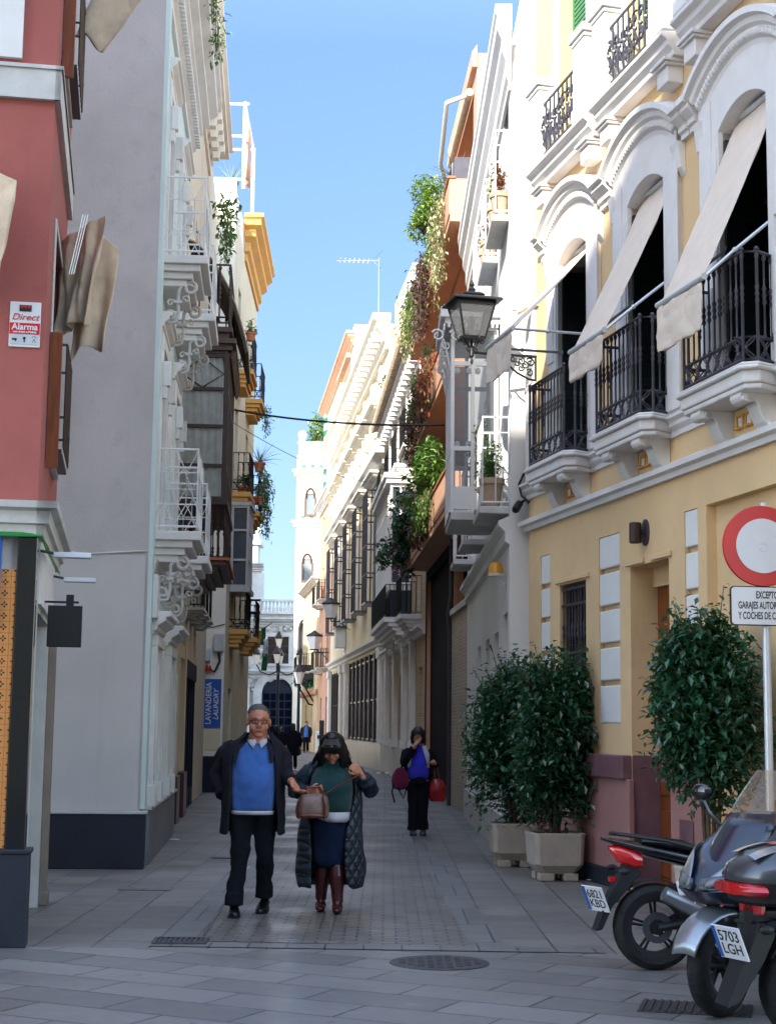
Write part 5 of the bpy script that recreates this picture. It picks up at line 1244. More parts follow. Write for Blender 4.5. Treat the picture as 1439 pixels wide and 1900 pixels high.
tr(2.0, .52, 12.05, 'dark green creeper beside the lime shrub on the top terrace', 1.1, 1.2, 500, .1, 'leafmid', 32, .3)
tr(1.2, .54, 12.0, 'pale sage creeper hanging from the near end of the top terrace', 2.3, 1.0, 800, .1, 'leafsage', 33)
tr(5.2, .54, 12.0, 'purple creeper hanging in the middle of the top terrace', 2.1, 1.6, 1300, .12, 'leafpurple', 34, .3)
tr(7.0, .54, 12.0, 'green creeper next to the purple one on the top terrace', 1.9, 1.0, 500, .12, 'leafmid', 35, .35)
tr(9.2, .54, 12.1, 'dry straw coloured creeper at the far end of the top terrace', 1.5, 1.3, 400, .12, 'leafsage', 36, .4)
pot_plant(R3.w(1.0, .3, 12.1), 'big grey leaved succulent standing on the top terrace corner', .18, .25, n=26, size=.75, leaf='leafgrey', spiky=True, seed=37, group=gt)
tr(3.2, .54, 9.25, 'red leaved creeper on the second terrace next to the white bay', 1.2, 1.2, 500, .1, 'leafred', 38, .3)
tr(4.6, .54, 9.2, 'purple creeper on the second terrace below the red one', 1.2, 1.2, 800, .1, 'leafpurple', 39, .3)
bush(5.6, .6, 8.3, 'loose dark green shrub leaning off the second terrace', (.7, .45, .9), 900, .1, 'leafmid', 40)
tr(7.4, .54, 9.1, 'red and purple creeper at the far part of the second terrace', 1.4, 1.6, 800, .11, 'leafpurple', 41, .3)
bush(3.9, .56, 9.15, 'dark clipped ball shrub on the second terrace', (.35, .3, .4), 700, .06, 'leafdark', 42)
bush(9.6, .55, 11.3, 'green shrub at the far end between the two upper terraces', (.7, .4, .8), 700, .1, 'leafmid', 43)
bush(3.2, .6, 6.5, 'light green broad leaved plant filling the lower terrace', (1.05, .42, .75), 1000, .16, 'leafmid', 44)
bush(5.0, .65, 5.9, 'mid green and red broad leaved plant hanging off the lower terrace', (1.3, .45, .9), 700, .18, 'leafmid', 45)
tr(5.8, .54, 6.35, 'dark red creeper on the lower terrace parapet', 1.0, .9, 260, .14, 'leafpurple', 46, .25)
tr(4.0, .54, 6.4, 'fine green creeper along the lower terrace coping', .7, 2.5, 500, .1, 'leafmid', 47, .3)
bush(10.8, .8, 5.6, 'dark green flowering shrub with pink blooms at the far end of the lower terrace', (1.0, .7, 1.3), 1500, .17, 'leafdark', 48, 'pinkfl')

# ---------------------------------------------------------------- R4 brick and white house
R4 = Facade('brick_house', 'pale brick house with white pilasters, balconies and a large white glazed bay', 'house', (1.04, 40.6), R_(-3.75), 1)
ops = [(a, b, 0.9, 3.2, .3) for a, b in ((1.2, 2.3), (4.4, 5.4), (7.2, 9.4), (12, 13.2))] + [(c - .6, c + .6, z, z + 2.3, .25) for c in (2.6, 6, 9.4, 13.5) for z in (9.3,)] + [(2.0, 3.2, 4.6, 7.2, .25)]
mb = MB(); wall(mb, 0, 17, 0, 12.6, ops, 8); mb.build('wall', K['brick'], R4.e)
mb = MB(); mb.box(0, 17, 0, .1, 0, .95); mb.build('plinth', K['trimgrey'], R4.e)
for a, b in ((1.2, 2.3), (4.4, 5.4), (7.2, 9.4), (12, 13.2)):
    MB().box(a, b, -.29, -.25, .9, 3.19).build('window_grille', K['blackdoor'], R4.e)
mb = MB()
for u in (3.6, 6.4, 10.2, 14.2): mb.box(u - .3, u + .3, 0, .16, .95, 3.9); mb.mould(scaled(CORN, .8, .8, 3.75), u - .36, u + .36); mb.box(u - .36, u + .36, 0, .22, .95, 1.2)
mb.mould([(0, 3.98), (.1, 3.98), (.14, 4.1), (.24, 4.16), (.24, 4.24), (0, 4.3)], 0, 17); mb.build('pilaster_order', K['trim'], R4.e, bevel=.01)
for c in (2.6, 6, 9.4, 13.5):
    balcony(R4, c - 1.0, c + 1.0, 9.28, .55, 'trim', 'iron', 1.05, 1.1, .13, .012); window(R4, c - .6, c + .6, 9.3, 11.58, .25, 'whitewood', 'glasssky')
    mb = MB(); frame(mb, c - .6, c + .6, 9.3, 11.6, 0, .1, .25, False); mb.mould(scaled(CORN, 1, .8, 11.85), c - 1, c + 1); mb.build('window_surround', K['trim'], R4.e)
b = balcony(R4, 1.6, 3.6, 4.6, .6, 'trim', 'iron', 1.05, 1.3, .13, .012); window(R4, 2.0, 3.2, 4.62, 7.18, .25, 'whitewood', 'glassdark')
mb = MB(); mb.mould(scaled(CORN, 2.2, 1.2, 7.5), 1.6, 3.6, 1, 1); mb.box(1.6, 3.6, 0, .12, 7.2, 7.5); mb.build('window_hood', K['trim'], R4.e)
u0, u1, o, z0, z1 = 5.2, 12, .62, 5.7, 8.7
b = balcony(R4, u0 - .2, u1 + .2, 4.75, .8, 'trim', 'iron', .95, 1.5, .12, .012)
for u in (5.4, 8.6, 11.8): scroll_bracket(b, u, 4.3, .6, .7, 'trim')
mb = MB()
for i in range(15): u = u0 + (u1 - u0) * i / 14; mb.box(u - .03, u + .03, o - .05, o + .01, 5.7, z1)
for z in (5.7, 6.5, 7.3, 8.0, z1 - .08): mb.box(u0, u1, o - .045, o + .0, z, z + .07)
for u in (u0, u1):
    for y in (0, .3, o - .04): mb.box(u - .04, u + .04, y, y + .06, 5.7, z1)
    for z in (5.7, 8.0, z1 - .1): mb.box(u - .03, u + .03, 0, o - .05, z, z + .08)
mb.box(u0 - .05, u1 + .05, 0, o + .03, 5.55, 5.69); mb.box(u0 - .15, u1 + .15, 0, o + .15, z1, z1 + .15); mb.box(u0 - .22, u1 + .22, 0, o + .22, z1 + .15, z1 + .3); mb.build('glazed_bay', K['whitewood'], R4.e)
MB().box(u0 + .03, u1 - .03, .02, o - .03, 4.8, z1).build('bay_glass', K['glasssky'], R4.e)
mb = MB(); mb.mould([(o_ * 1.5, 11.9 + z * 1.1) for o_, z in CORN], 0, 17, 1, 0)
for i in range(22): mb.box(.1 + i * .78, .4 + i * .78, .0, .34, 11.75, 12.02)
mb.build('cornice', K['trim'], R4.e)
mb = MB()
for i in range(56): mb.tube([(.1 + i * .3, -1.2, 13.0), (.1 + i * .3, .62, 12.42)], .11, 6)
mb.build('roof_tile_edge', K['rooftile'], R4.e, smooth=True)
mb = MB(); mb.box(1, 15, -3.2, -1.2, 12.6, 15.0); mb.box(.8, 15.2, -3.4, -1.0, 15.0, 15.15); mb.build('attic', K['white'], R4.e)
bush(11, .3, 12.5, 'green plant growing over the brick house roof tiles', (.9, .4, .7), 300, .14, 'leafmid', 50, F=R4, grp='plants on the right roofs')

# ---------------------------------------------------------------- R5 cream palace
R5 = Facade('cream_palace', 'long cream palace with tall window cages, sunlit hoods and a deep cornice', 'palace', (-.05, 57.5), R_(-6.1), 1)
CG = [3.2, 8.2, 13.2, 18.4, 23.8]; UPW = [2.2 + 3.3 * k for k in range(8)]
ops = [(1.9, 15.6, 1.0, 4.45, .4), (20, 26.6, 1.0, 4.3, .4)] + [(c - .8, c + .8, 6.5, 10.7, .3) for c in CG] + [(c - .55, c + .55, 12.2, 14.9, .3) for c in UPW]
mb = MB(); wall(mb, 0, 28, 0, 16.6, ops, 10); mb.build('wall', K['palace'], R5.e)
mb = MB(); mb.box(0, 28, 0, .12, 0, .98); mb.build('plinth', K['greyst'], R5.e)
mb = MB(); mb.mould([(0, 4.55), (.1, 4.6), (.1, 4.7), (.25, 4.8), (.25, 4.9), (0, 5.0)], 0, 28, 1, 0); mb.build('string_course', K['trim'], R5.e)
mb = MB(); mb.mould([(0, 11.2), (.2, 11.25), (.2, 11.45), (.5, 11.6), (.5, 11.75), (0, 12.0)], 0, 28, 1, 0); mb.build('floor_cornice', K['trimgrey'], R5.e)
mb = MB(); mb.mould([(o * 2.6, 15.6 + z * 3.4) for o, z in CORN], 0, 28, 1, 0)
for i in range(28): mb.box(.2 + i, .6 + i, .2, .62, 15.95, 16.3)
mb.build('cornice', K['whitewarm'], R5.e)
for a, b, n in ((1.9, 15.6, 7), (20, 26.6, 4)):
    mb = MB(); mb.box(a, b, -.39, -.3, 1.0, 4.44); d = mb.build('shop_window', K['navy'], R5.e); mb = MB()
    for i in range(n * 4 + 1): u = a + .05 + (b - a - .1) * i / (n * 4); mb.box(u - .025, u + .025, -.12, -.06, 1.0, 4.44)
    for z in (1.05, 2.6, 4.2): mb.box(a, b, -.13, -.05, z, z + .07)
    mb.build('window_grille', K['iron'], d)
    for i in range(n + 1): u = a + .1 + (b - a - .2) * i / n; MB().box(u - .05, u + .05, -.06, .02, .98, 4.45).build('mullion', K['irongrey'], d)
for a in (.4, 16.2, 19.0, 26.9): MB().box(a, a + 1.0, 0, .14, .98, 4.1).box(a - .1, a + 1.1, 0, .2, 4.1, 4.5).build('pilaster', K['trim'], R5.e, bevel=.02)
for c in CG:
    z0, z1, o = 6.3, 10.6, .5
    window(R5, c - .8, c + .8, 6.52, 10.68, .3, 'whitewood', 'glasssky', 1, 3)
    mb = MB()
    for p, d in along([(c - .95, .02), (c - .95, o), (c + .95, o), (c + .95, .02)], .16): mb.tube([(p.x, p.y, z0), (p.x, p.y, z1)], .017, 4)
    for z in (z0, 7.4, 8.5, 9.6, z1): mb.tube([(c - .95, 0, z), (c - .95, o, z), (c + .95, o, z), (c + .95, 0, z)], .03, 4)
    mb.box(c - 1, c + 1, 0, o + .05, z0 - .06, z0); mb.build('window_cage', K['irongrey'], R5.e)
    mb = MB(); mb.box(c - .5, c + .95, o - .03, o - .02, z0, z1); mb.build('cage_blind', K['irongrey'], R5.e)
    mb = MB(); frame(mb, c - .8, c + .8, 6.5, 10.7, 0, .08, .3, False); mb.mould(scaled(CORN, 2.0, 1.4, 10.75), c - 1.3, c + 1.3, 1, 1); mb.build('window_surround', K['trim'], R5.e)
for c in UPW:
    window(R5, c - .55, c + .55, 12.22, 14.88, .3, 'whitewood', 'glasssky', 1, 2)
    mb = MB(); frame(mb, c - .55, c + .55, 12.2, 14.0, 0, .12, .25, False); mb.mould(scaled(CORN, 2.3, 1.5, 13.2), c - .95, c + .95, 1, 1)
    for s in (-.7, .7): mb.box(c + s - .14, c + s + .14, 0, .4, 12.75, 13.2)
    mb.box(c - .35, c + .35, 0, .12, 14.3, 15.4); mb.build('window_hood', K['whitewarm'], R5.e)
mb = MB(); mb.box(1, 7, -4, -1, 16.6, 19.3); mb.box(9, 16, -6, -2, 16.6, 20.5); mb.box(10, 13, -5, -3, 20.5, 22.3); mb.box(18, 26, -6, -2, 16.6, 20.2); mb.build('roof_block', K['white'], R5.e)
mb = MB(); mb.box(17.6, 18.6, .02, .5, 5.3, 6.6); mb.build('balcony_box', K['white'], R5.e)
t = thing('street_plaque', 'small white street name plaque on the cream palace', 'sign', R5.w(18.2, .02, 5.15), R5.rot)
MB().box(-.5, .5, .0, .04, -.3, .3).build('plate', K['signwhite'], t); MB().box(-.36, .36, .04, .045, -.05, .06).build('lettering', K['signblue'], t)
def wall_lantern(F, u, z, lab, s=1.0, out=.7):
    t = thing('wall_lantern', lab, 'wall lantern', F.w(u, 0, z), F.rot, 'wall lanterns down the street')
    mb = MB(); mb.tube([(0, 0, 0), (0, out, 0), (0, out, .1)], .03 * s, 6); mb.tube([(0, 0, -.4 * s), (0, out * .5, -.05)], .02 * s, 5); mb.build('bracket', K['iron'], t)
    mb = MB()
    for r, z0, z1 in ((.24, .1, .16), (.42, .78, .84)): mb.lathe([(r * s, z0 * s), (r * s, z1 * s)], (0, out, 0), 4)
    mb.lathe([(.44 * s, .84 * s), (.15 * s, 1.0 * s), (.03, 1.1 * s)], (0, out, 0), 4); mb.build('cage', K['iron'], t)
    MB().lathe([(.22 * s, .16 * s), (.38 * s, .78 * s)], (0, out, 0), 4).build('pane', K['signwhite'], t)
wall_lantern(R5, 15.5, 6.4, 'iron wall lantern in front of the window cages of the cream palace', 1.0, .9)
t = thing('roof_antenna', 'tall thin television antenna on the rooftops', 'antenna', R5.w(14, -1, 16.9), R5.rot)
mb = MB(); mb.tube([(0, 0, 0), (.3, 0, 6.6)], .026, 5); mb.tube([(1.6, 0, 0), (1.6, 0, 3.2)], .026, 5); mb.tube([(-.3, .9, 6.5), (.5, -.2, 6.6)], .03, 4) if 0 else mb.tube([(.3, 0, 6.5), (.3, 2.0, 6.4)], .022, 4)
for i in range(7): mb.tube([(0, .5 + i * .22, 6.42), (.6, .5 + i * .22, 6.42)], .02, 4)
mb.tube([(.3, -.2, 6.0), (.3, .3, 6.5), (.3, -.2, 7.0)], .02, 4); mb.tube([(1.3, .6, 2.2), (1.3, -.6, 2.2)], .02, 4); mb.build('mast', K['chrome'], t)

# ---------------------------------------------------------------- far buildings
R6 = Facade('peach_house', 'peach house with dark balconies beyond the cream palace', 'house', (-3.05, 85.8), R_(-6.5), 1)
mb = MB(); wall(mb, 0, 9, 0, 14.5, [(c - .5, c + .5, z, z + 2.2, .2) for c in (2.2, 6.4) for z in (1, 4.8, 8.6, 11.6)], 8); mb.build('wall', K['peach'], R6.e)
mb = MB(); mb.mould([(o * 1.6, 14.2 + z * 1.5) for o, z in CORN], 0, 9, 1, 1); mb.build('cornice', K['trim'], R6.e)
for c in (2.2, 6.4):
    for z in (4.8, 8.6): balcony(R6, c - .9, c + .9, z, .6, 'trimgrey', 'iron', 1.05, .7, .14, .02); 
    for z in (1, 4.8, 8.6, 11.6): window(R6, c - .5, c + .5, z + .02, z + 2.18, .2, 'brownwood', 'glassdark')
R6b = Facade('narrow_house', 'narrow cream house with a small iron balcony in front of the tower', 'house', (-4.2, 95), R_(-7), 1)
mb = MB(); wall(mb, 0, 12, 0, 10.5, [(c - .6, c + .6, z, z + 2.3, .2) for c in (3, 8) for z in (.6, 4.9)], 6); mb.build('wall', K['cream'], R6b.e)
for c in (3, 8): balcony(R6b, c - 1.1, c + 1.1, 4.9, .8, 'trimgrey', 'iron', 1.1, .7, .14, .02); window(R6b, c - .6, c + .6, 4.92, 7.18, .2, 'whitewood', 'glassdark'); window(R6b, c - .6, c + .6, .62, 2.88, .2, 'brownwood', 'glassdark')
mb = MB(); mb.mould([(o * 1.6, 10.2 + z) for o, z in CORN], 0, 12, 1, 1); mb.build('cornice', K['trim'], R6b.e)
mb = MB(); mb.mould([(0, 3.4), (.2, 3.5), (.2, 3.7), (0, 3.8)], 0, 12, 1, 1); mb.build('string_course', K['peach'], R6b.e)
wall_lantern(R6, 1.0, 5.6, 'iron wall lantern with trailing plant on the peach house', 1.1, .8)
R7 = Facade('pink_palace', 'tall pinkish palace with a deep niche and striped tile dome beyond the cream palace', 'palace', (-3.2, 86), R_(-6.3), 1)
mb = MB(T((0, -1.2, 0))); wall(mb, .0, 22, 14, 24, [(2, 8, 17.5, 22.5, .5)], 8); mb.build('wall', K['whitewarm'], R7.e)
mb = MB(T((0, -1.2, 0))); mb.mould([(o * 2, 22.8 + z * 2) for o, z in CORN], 0, 22, 1, 1); mb.box(1.6, 8.4, 0, .3, 22.5, 22.75); mb.build('cornice', K['peach'], R7.e)
MB(T((0, -1.2, 0))).box(2.02, 7.98, -.49, -.4, 17.52, 22.48).build('niche', K['oldbrick'], R7.e)
K['stripe'] = None
m, nt_, b_, co_ = base('green_white_tile'); wv = _n(nt_, 'ShaderNodeTexWave'); wv.wave_type = 'BANDS'; wv.bands_direction = 'Z'; wv.inputs['Scale'].default_value = .35; wv.inputs['Distortion'].default_value = 0
nt_.links.new(co_, wv.inputs['Vector']); nt_.links.new(mix(nt_, rgb('1f6a44'), rgb('d8d8cc'), ramp(nt_, wv.outputs['Fac'], .45, .55)), b_.inputs['Base Color']); b_.inputs['Roughness'].default_value = .3; K['stripe'] = m
mb = MB(); mb.lathe([(1.5, 8), (1.5, 20.5), (1.4, 22), (1.1, 23.2), (.6, 24.2), (.05, 24.7)], (20.8, -2.5, 2.2), 20); mb.build('dome', K['stripe'], R7.e, smooth=True)
TW = Facade('tower_house', 'slender cream tower with lancet windows and green tile bands', 'tower', (-2.6, 118), R_(-90), 1)
lw = [(3.3, 18.4, .95), (3.45, 13.4, .95), (3.6, 8.3, 1.3)]
mb = MB(); wall(mb, -2, 4.35, 0, 22, [(u - .34, u + .34, z - h, z + h * .7, .3) for u, z, h in lw], 6); mb.build('wall', K['whitewarm'], TW.e)
for u, z, h in lw:
    mb = MB(); n = 8
    ar = [(u + .34 - .34 * (1 - math.cos(PI / 2 * i / n)), z + h * .35 + .7 * math.sin(PI / 2 * i / n)) for i in range(n + 1)]
    ar2 = [(2 * u - a, q) for a, q in ar[::-1]]
    for (p, q) in (((u + .34, z - h), (u + .46, z - h)), ((u - .46, z - h), (u - .34, z - h))): mb.box(p[0], q[0], -.1, .1, z - h, z + h * .4)
    mb.tube([(a, .04, q) for a, q in ar + ar2], .09, 4); mb.box(u - .46, u + .46, -.1, .12, z - h - .16, z - h); f = mb.build('window_frame', K['brownwood'], TW.e)
    MB().box(u - .33, u + .33, -.25, -.2, z - h, z + h * .7).build('pane', K['glasssky'], f)
    mb = MB(); mb.prism([(a, q) for a, q in ar] + [(u, z + h * .72 + .3), (u + .36, z + h * .72 + .3)] if 0 else [(u + .36, z + h * .35), (u + .3, z + h * .35 + .35), (u + .02, z + h * .35 + .72), (u + .02, z + h * .72), (u + .36, z + h * .72)], 'y', -.05, .012); mb.prism([(u - .36, z + h * .35), (u - .3, z + h * .35 + .35), (u - .02, z + h * .35 + .72), (u - .02, z + h * .72), (u - .36, z + h * .72)], 'y', -.05, .012); mb.build('arch_spandrel', K['whitewarm'], f)
for z in (16.4, 20.3):
    mb = MB(); mb.mould([(0, z), (.2, z + .1), (.2, z + .3), (.36, z + .4), (.36, z + .55), (0, z + .7)], -2, 4.35, 1, 1); bd = mb.build('band', K['trimgrey'], TW.e); mb = MB()
    for i in range(9): mb.box(-1.6 + i * .66, -1.3 + i * .66, 0, .03, z + .72, z + 1.0)
    mb.build('tile_inlay', K['green'], bd)
mb = MB(); mb.box(-1.9, 4.25, -.4, -.05, 22, 22.9); mb.box(-1.95, 4.35, -.5, 0.02, 22.9, 23.05); mb.ball((4.0, -.2, 23.6), .35, 10, 8); mb.lathe([(.2, 23.05), (.25, 23.25), (.1, 23.35)], (4.0, -.2, 0), 10); mb.build('parapet', K['whitewarm'], TW.e)
bush(2.7, -1.5, 23.0, 'orange tree in fruit on the tower roof terrace', (1.5, 1.2, 1.8), 900, .3, 'leafmid', 60, 'leafsage', F=TW, cat='tree', nm='orange_tree', grp=None)
P7 = Facade('church_shade_blocks', 'unseen pale house blocks added beside the church to shade its front and the tower', 'house', (-9.6, 92), R_(-6), -1)  # hidden blocks added to throw shade on the church and tower
mb = MB(); mb.prism([(-9.3, 92), (-11.4, 119), (-30, 119), (-30, 92)], 'z', 0, 12.6); mb.prism([(-11.6, 121), (-12.6, 134), (-40, 134), (-40, 121)], 'z', 0, 19.5); mb.v = [tuple(P7.e.matrix_basis.inverted() @ Vector(v)) for v in mb.v]; mb.build('wall', K['whitewarm'], P7.e)
mb = MB(); mb.prism([(-9.2, 91.9), (-11.3, 119.1), (-30, 119.1), (-30, 91.9)], 'z', 12.6, 12.9); mb.v = [tuple(P7.e.matrix_basis.inverted() @ Vector(v)) for v in mb.v]; mb.build('roof', K['rooftile'], P7.e)
# church at the end of the street
CHU = Facade('church', 'carved pale stone church front with a dark arched door closing the street', 'church', (-3.0, 140), R_(-90), 1)
dx = 6.6
mb = MB(); wall(mb, -3, 16, 0, 11.4, [(dx - 1.35, dx + 1.35, 0, 4.6, .8), (dx - .95, dx + .95, 7.0, 9.4, .5)], 20); mb.build('wall', K['stone'], CHU.e)
mb = MB()
a0 = arc((dx, 4.4), 1.36, 0, PI, 14); a1 = arc((dx, 4.4), 2.1, 0, PI, 14); L = len(a0)
mb.add([(u, .0, z) for u, z in a0] + [(u, .32, z) for u, z in a0] + [(u, .32, z) for u, z in a1] + [(u, 0, z) for u, z in a1], [(i + k * L, i + 1 + k * L, i + 1 + (k + 1) * L, i + (k + 1) * L) for k in range(3) for i in range(L - 1)])
for s in (-1, 1): u = sorted((dx + s * 1.37, dx + s * 2.1)); mb.box(u[0], u[1], 0, .32, 0, 4.4)
mb.build('door_arch', K['stone'], CHU.e)
mb = MB(); mb.prism([(u, z) for u, z in arc((dx, 4.4), 1.34, 0, PI, 14)] + [(dx - 1.34, 0), (dx + 1.34, 0)], 'y', -.2, .03)
d = mb.build('door', K['navy'], CHU.e); mb = MB()
for i in range(4):
    for j in range(6): mb.box(dx - 1.25 + i * .64, dx - .72 + i * .64, .03, .07, .2 + j * .72, .78 + j * .72)
mb.build('door_panel', K['blackdoor'], d)
for s in (-1, 1):
    for off in (2.7, 3.9):
        u = dx + s * off; mb = MB(); mb.lathe([(.42, 0), (.42, .8), (.32, .9), (.28, 4.8), (.36, 5.0), (.42, 5.3)], (u, .35, 0), 12); mb.box(u - .5, u + .5, 0, .7, 5.3, 5.6)
        mb.box(u - .4, u + .4, 0, .3, 6.7, 10.4); mb.box(u - .25, u + .25, .3, .42, 7.2, 9.8); mb.build('column', K['stone'], CHU.e)
for z, h, o in ((5.6, .9, 1.0), (10.3, .8, 1.2)):
    mb = MB(); mb.mould([(a * 3 * o, z + b * 2.6 * h) for a, b in CORN], -3, 16); mb.build('cornice', K['stone'], CHU.e)
mb = MB(); frame(mb, dx - .95, dx + .95, 7.0, 9.4, 0, .25, .35); mb.build('window_surround', K['stone'], CHU.e); window(CHU, dx - .95, dx + .95, 7.02, 9.38, .3, 'doorwood', 'glassdark', 1, 2)
mb = MB(); g = random.Random(4)
for i in range(90):
    u, z = g.choice([(g.uniform(dx - 2.2, dx + 2.2), g.uniform(9.75, 10.4)), (g.uniform(dx - 3.5, dx - 1.3), g.uniform(6.8, 10)), (g.uniform(dx + 1.3, dx + 3.5), g.uniform(6.8, 10)), (g.uniform(dx - 4, dx + 4), g.uniform(5.5, 6.0)), (dx + g.choice((-1, 1)) * g.uniform(1.6, 2.3), g.uniform(4.6, 5.4))]); r = g.uniform(.1, .28); mb.ball((u, .1, z), (r, .25, r), 6, 4)
mb.build('carving', K['stone'], CHU.e, smooth=True)
mb = MB()
for i in range(56): mb.lathe([(.1, 11.6), (.14, 11.9), (.06, 12.2), (.1, 12.5)], (-2.5 + i * .33, .2, 0), 6)
mb.box(-3, 16, .0, .4, 11.4, 11.6); mb.box(-3, 16, .0, .4, 12.5, 12.7); mb.build('balustrade', K['stone'], CHU.e)
mb = MB(); mb.box(8.2, 11.2, -3, .4, 11.4, 15.2); mb.mould([(.4 + a * 3, 15.2 + b * 2) for a, b in CORN], 8.0, 11.2, 0, 0); mb.box(8.6, 11, -2.6, .2, 15.9, 17.6); mb.box(8.3, 11.3, -2.8, .5, 17.6, 17.9); mb.lathe([(.4, 17.9), (.2, 18.3), (.5, 18.7), (.1, 19.3)], (8.7, 0, 0), 8); mb.build('bell_tower', K['stone'], CHU.e)
# ---------------------------------------------------------------- lamp posts, flags, cable
def place(px, D, z=0):
    q = ray(px, 1345); return Vector((q.x / q.y * D, D, z))
t = thing('street_lamp', 'tall dark street lamp with four arms in front of the church', 'street lamp', place(514, 108))
mb = MB(); mb.lathe([(.3, 0), (.3, .6), (.16, .9), (.12, 1.4), (.1, 5.2), (.16, 5.4), (.09, 5.6), (.07, 6.8)], (0, 0, 0), 12); mb.build('post', K['navy'], t, smooth=True)
for k in range(5):
    a = k * PI / 2; x, y = (math.cos(a) * 1.5, math.sin(a) * 1.5) if k < 4 else (0, 0); z = 5.75 if k < 4 else 6.85
    if k < 4: mb = MB(); mb.tube([(0, 0, 5.3), (x * .4, y * .4, 5.0), (x * .8, y * .8, 5.2), (x, y, 5.7)], .05, 6); mb.build('arm', K['navy'], t, smooth=True)
    mb = MB(); mb.lathe([(.12, z), (.24, z + .62)], (x, y, 0), 8); l = mb.build('lantern', K['signwhite'], t); mb = MB(); mb.lathe([(.28, z + .62), (.3, z + .7), (.16, z + .95), (.05, z + 1.15)], (x, y, 0), 8); mb.build('cap', K['iron'], l)
t = thing('street_lamp', 'single dark lamp post with one lantern right of the church door', 'street lamp', place(553, 88))
mb = MB(); mb.lathe([(.2, 0), (.2, .5), (.1, .8), (.07, 3.9)], (0, 0, 0), 10); mb.build('post', K['navy'], t, smooth=True)
mb = MB(); mb.lathe([(.14, 3.9), (.32, 4.55)], (0, 0, 0), 6); l = mb.build('lantern', K['signwhite'], t); mb = MB(); mb.lathe([(.38, 4.55), (.2, 4.8), (.04, 5.0)], (0, 0, 0), 6); mb.build('cap', K['iron'], l)
q = place(566, 97)
t = thing('hanging_sign', 'dark sign on an iron bracket hung with plants near the single lamp post', 'sign', (q.x, q.y, 4.2))
mb = MB(); mb.box(-.75, .75, -.1, .1, 0, 1.1); mb.build('panel', K['iron'], t); mb = MB(); mb.tube([(-.6, 0, 0), (.2, 0, -1.3), (.8, 0, -1.4)], .06, 5); mb.tube([(-.2, 0, 0), (.5, 0, -1.2)], .05, 5); mb.build('bracket', K['iron'], t); leaves(MB(), cloud(260, (0, -.1, .1), (1.1, .4, .5), seed=3), .28).build('foliage', K['leafdark'], t)
t = thing('flag', 'green and white flag with red and yellow hanging from a pole on the cream house', 'flag', L4.w(-7.6, .1, 4.2), L4.rot)
MB().tube([(0, -.1, -.2), (0, .62, .35)], .016, 6).build('pole', K['brownwood'], t)
for k, (m, y0, y1, zz) in enumerate((('flagr', .1, .2, -.1), ('flagy', .2, .3, -.25), ('flagg', .3, .42, -.2), ('flagw', .36, .5, -.55), ('flagg', .34, .5, -.95))):
    mb = MB(); rows = [[(.05 * math.sin(i * 1.3 + j), y0 + (y1 - y0) * i / 6 + .02 * math.sin(j), .3 + zz - (.5 * j / 5) + y0 * .3) for i in range(7)] for j in range(6)]; mb.loft(rows, closed=False); mb.build('cloth', K[m], t, smooth=True, solid=.004)
def cable(a, b, sag, r, lab):
    mb = MB(); a, b = Vector(a), Vector(b); mb.tube([a.lerp(b, i / 20) + Vector((0, 0, -sag * 4 * (i / 20) * (1 - i / 20))) for i in range(21)], r, 5); return tag(mb.build('overhead_cable', K['black']), lab, 'cable')
A = L4.at(431, 782); B = (R2.w(3.4, .64, 6.05))
cable(L3.w(-5.5, .3, 7.55), R2.w(3.4, .7, 6.02), .12, .018, 'thick black cable strung across the street to the white glazed bay')
cable(L3.w(-5.5, .3, 7.5), R5.w(3, .2, 11.0), .3, .008, 'thin wire strung across the street below the thick cable')
mb = MB(); mb.tube([R5.w(1, -.1, 16.8), R5.w(1, .0, 16.8) + Vector((2.4, -8, -.8))], .03, 5); 
# street furniture far away
q = ground(590, 1398); t = thing('litter_bin', 'grey metal litter bin by the peach house wall', 'litter bin', (q.x + .2, q.y, 0)); MB().lathe([(.3, 0), (.36, .1), (.36, 1.15), (.4, 1.2), (.3, 1.3)], (0, 0, 0), 14).build('body', K['trimgrey'], t, smooth=True); MB().box(-.25, .25, -.41, -.3, .85, 1.05).build('slot', K['black'], t)
q = ground(608, 1400); t = thing('menu_board', 'black easel board standing by the far right wall', 'board', (q.x, q.y, 0)); mb = MB(); mb.box(-.5, .5, -.03, .03, .5, 1.9); mb.build('board', K['black'], t); mb = MB(); mb.tube([(-.45, 0, 0), (-.45, .0, 1.9)], .03, 4); mb.tube([(.45, 0, 0), (.45, 0, 1.9)], .03, 4); mb.tube([(0, .5, 0), (0, 0, 1.8)], .03, 4); mb.build('legs', K['iron'], t)
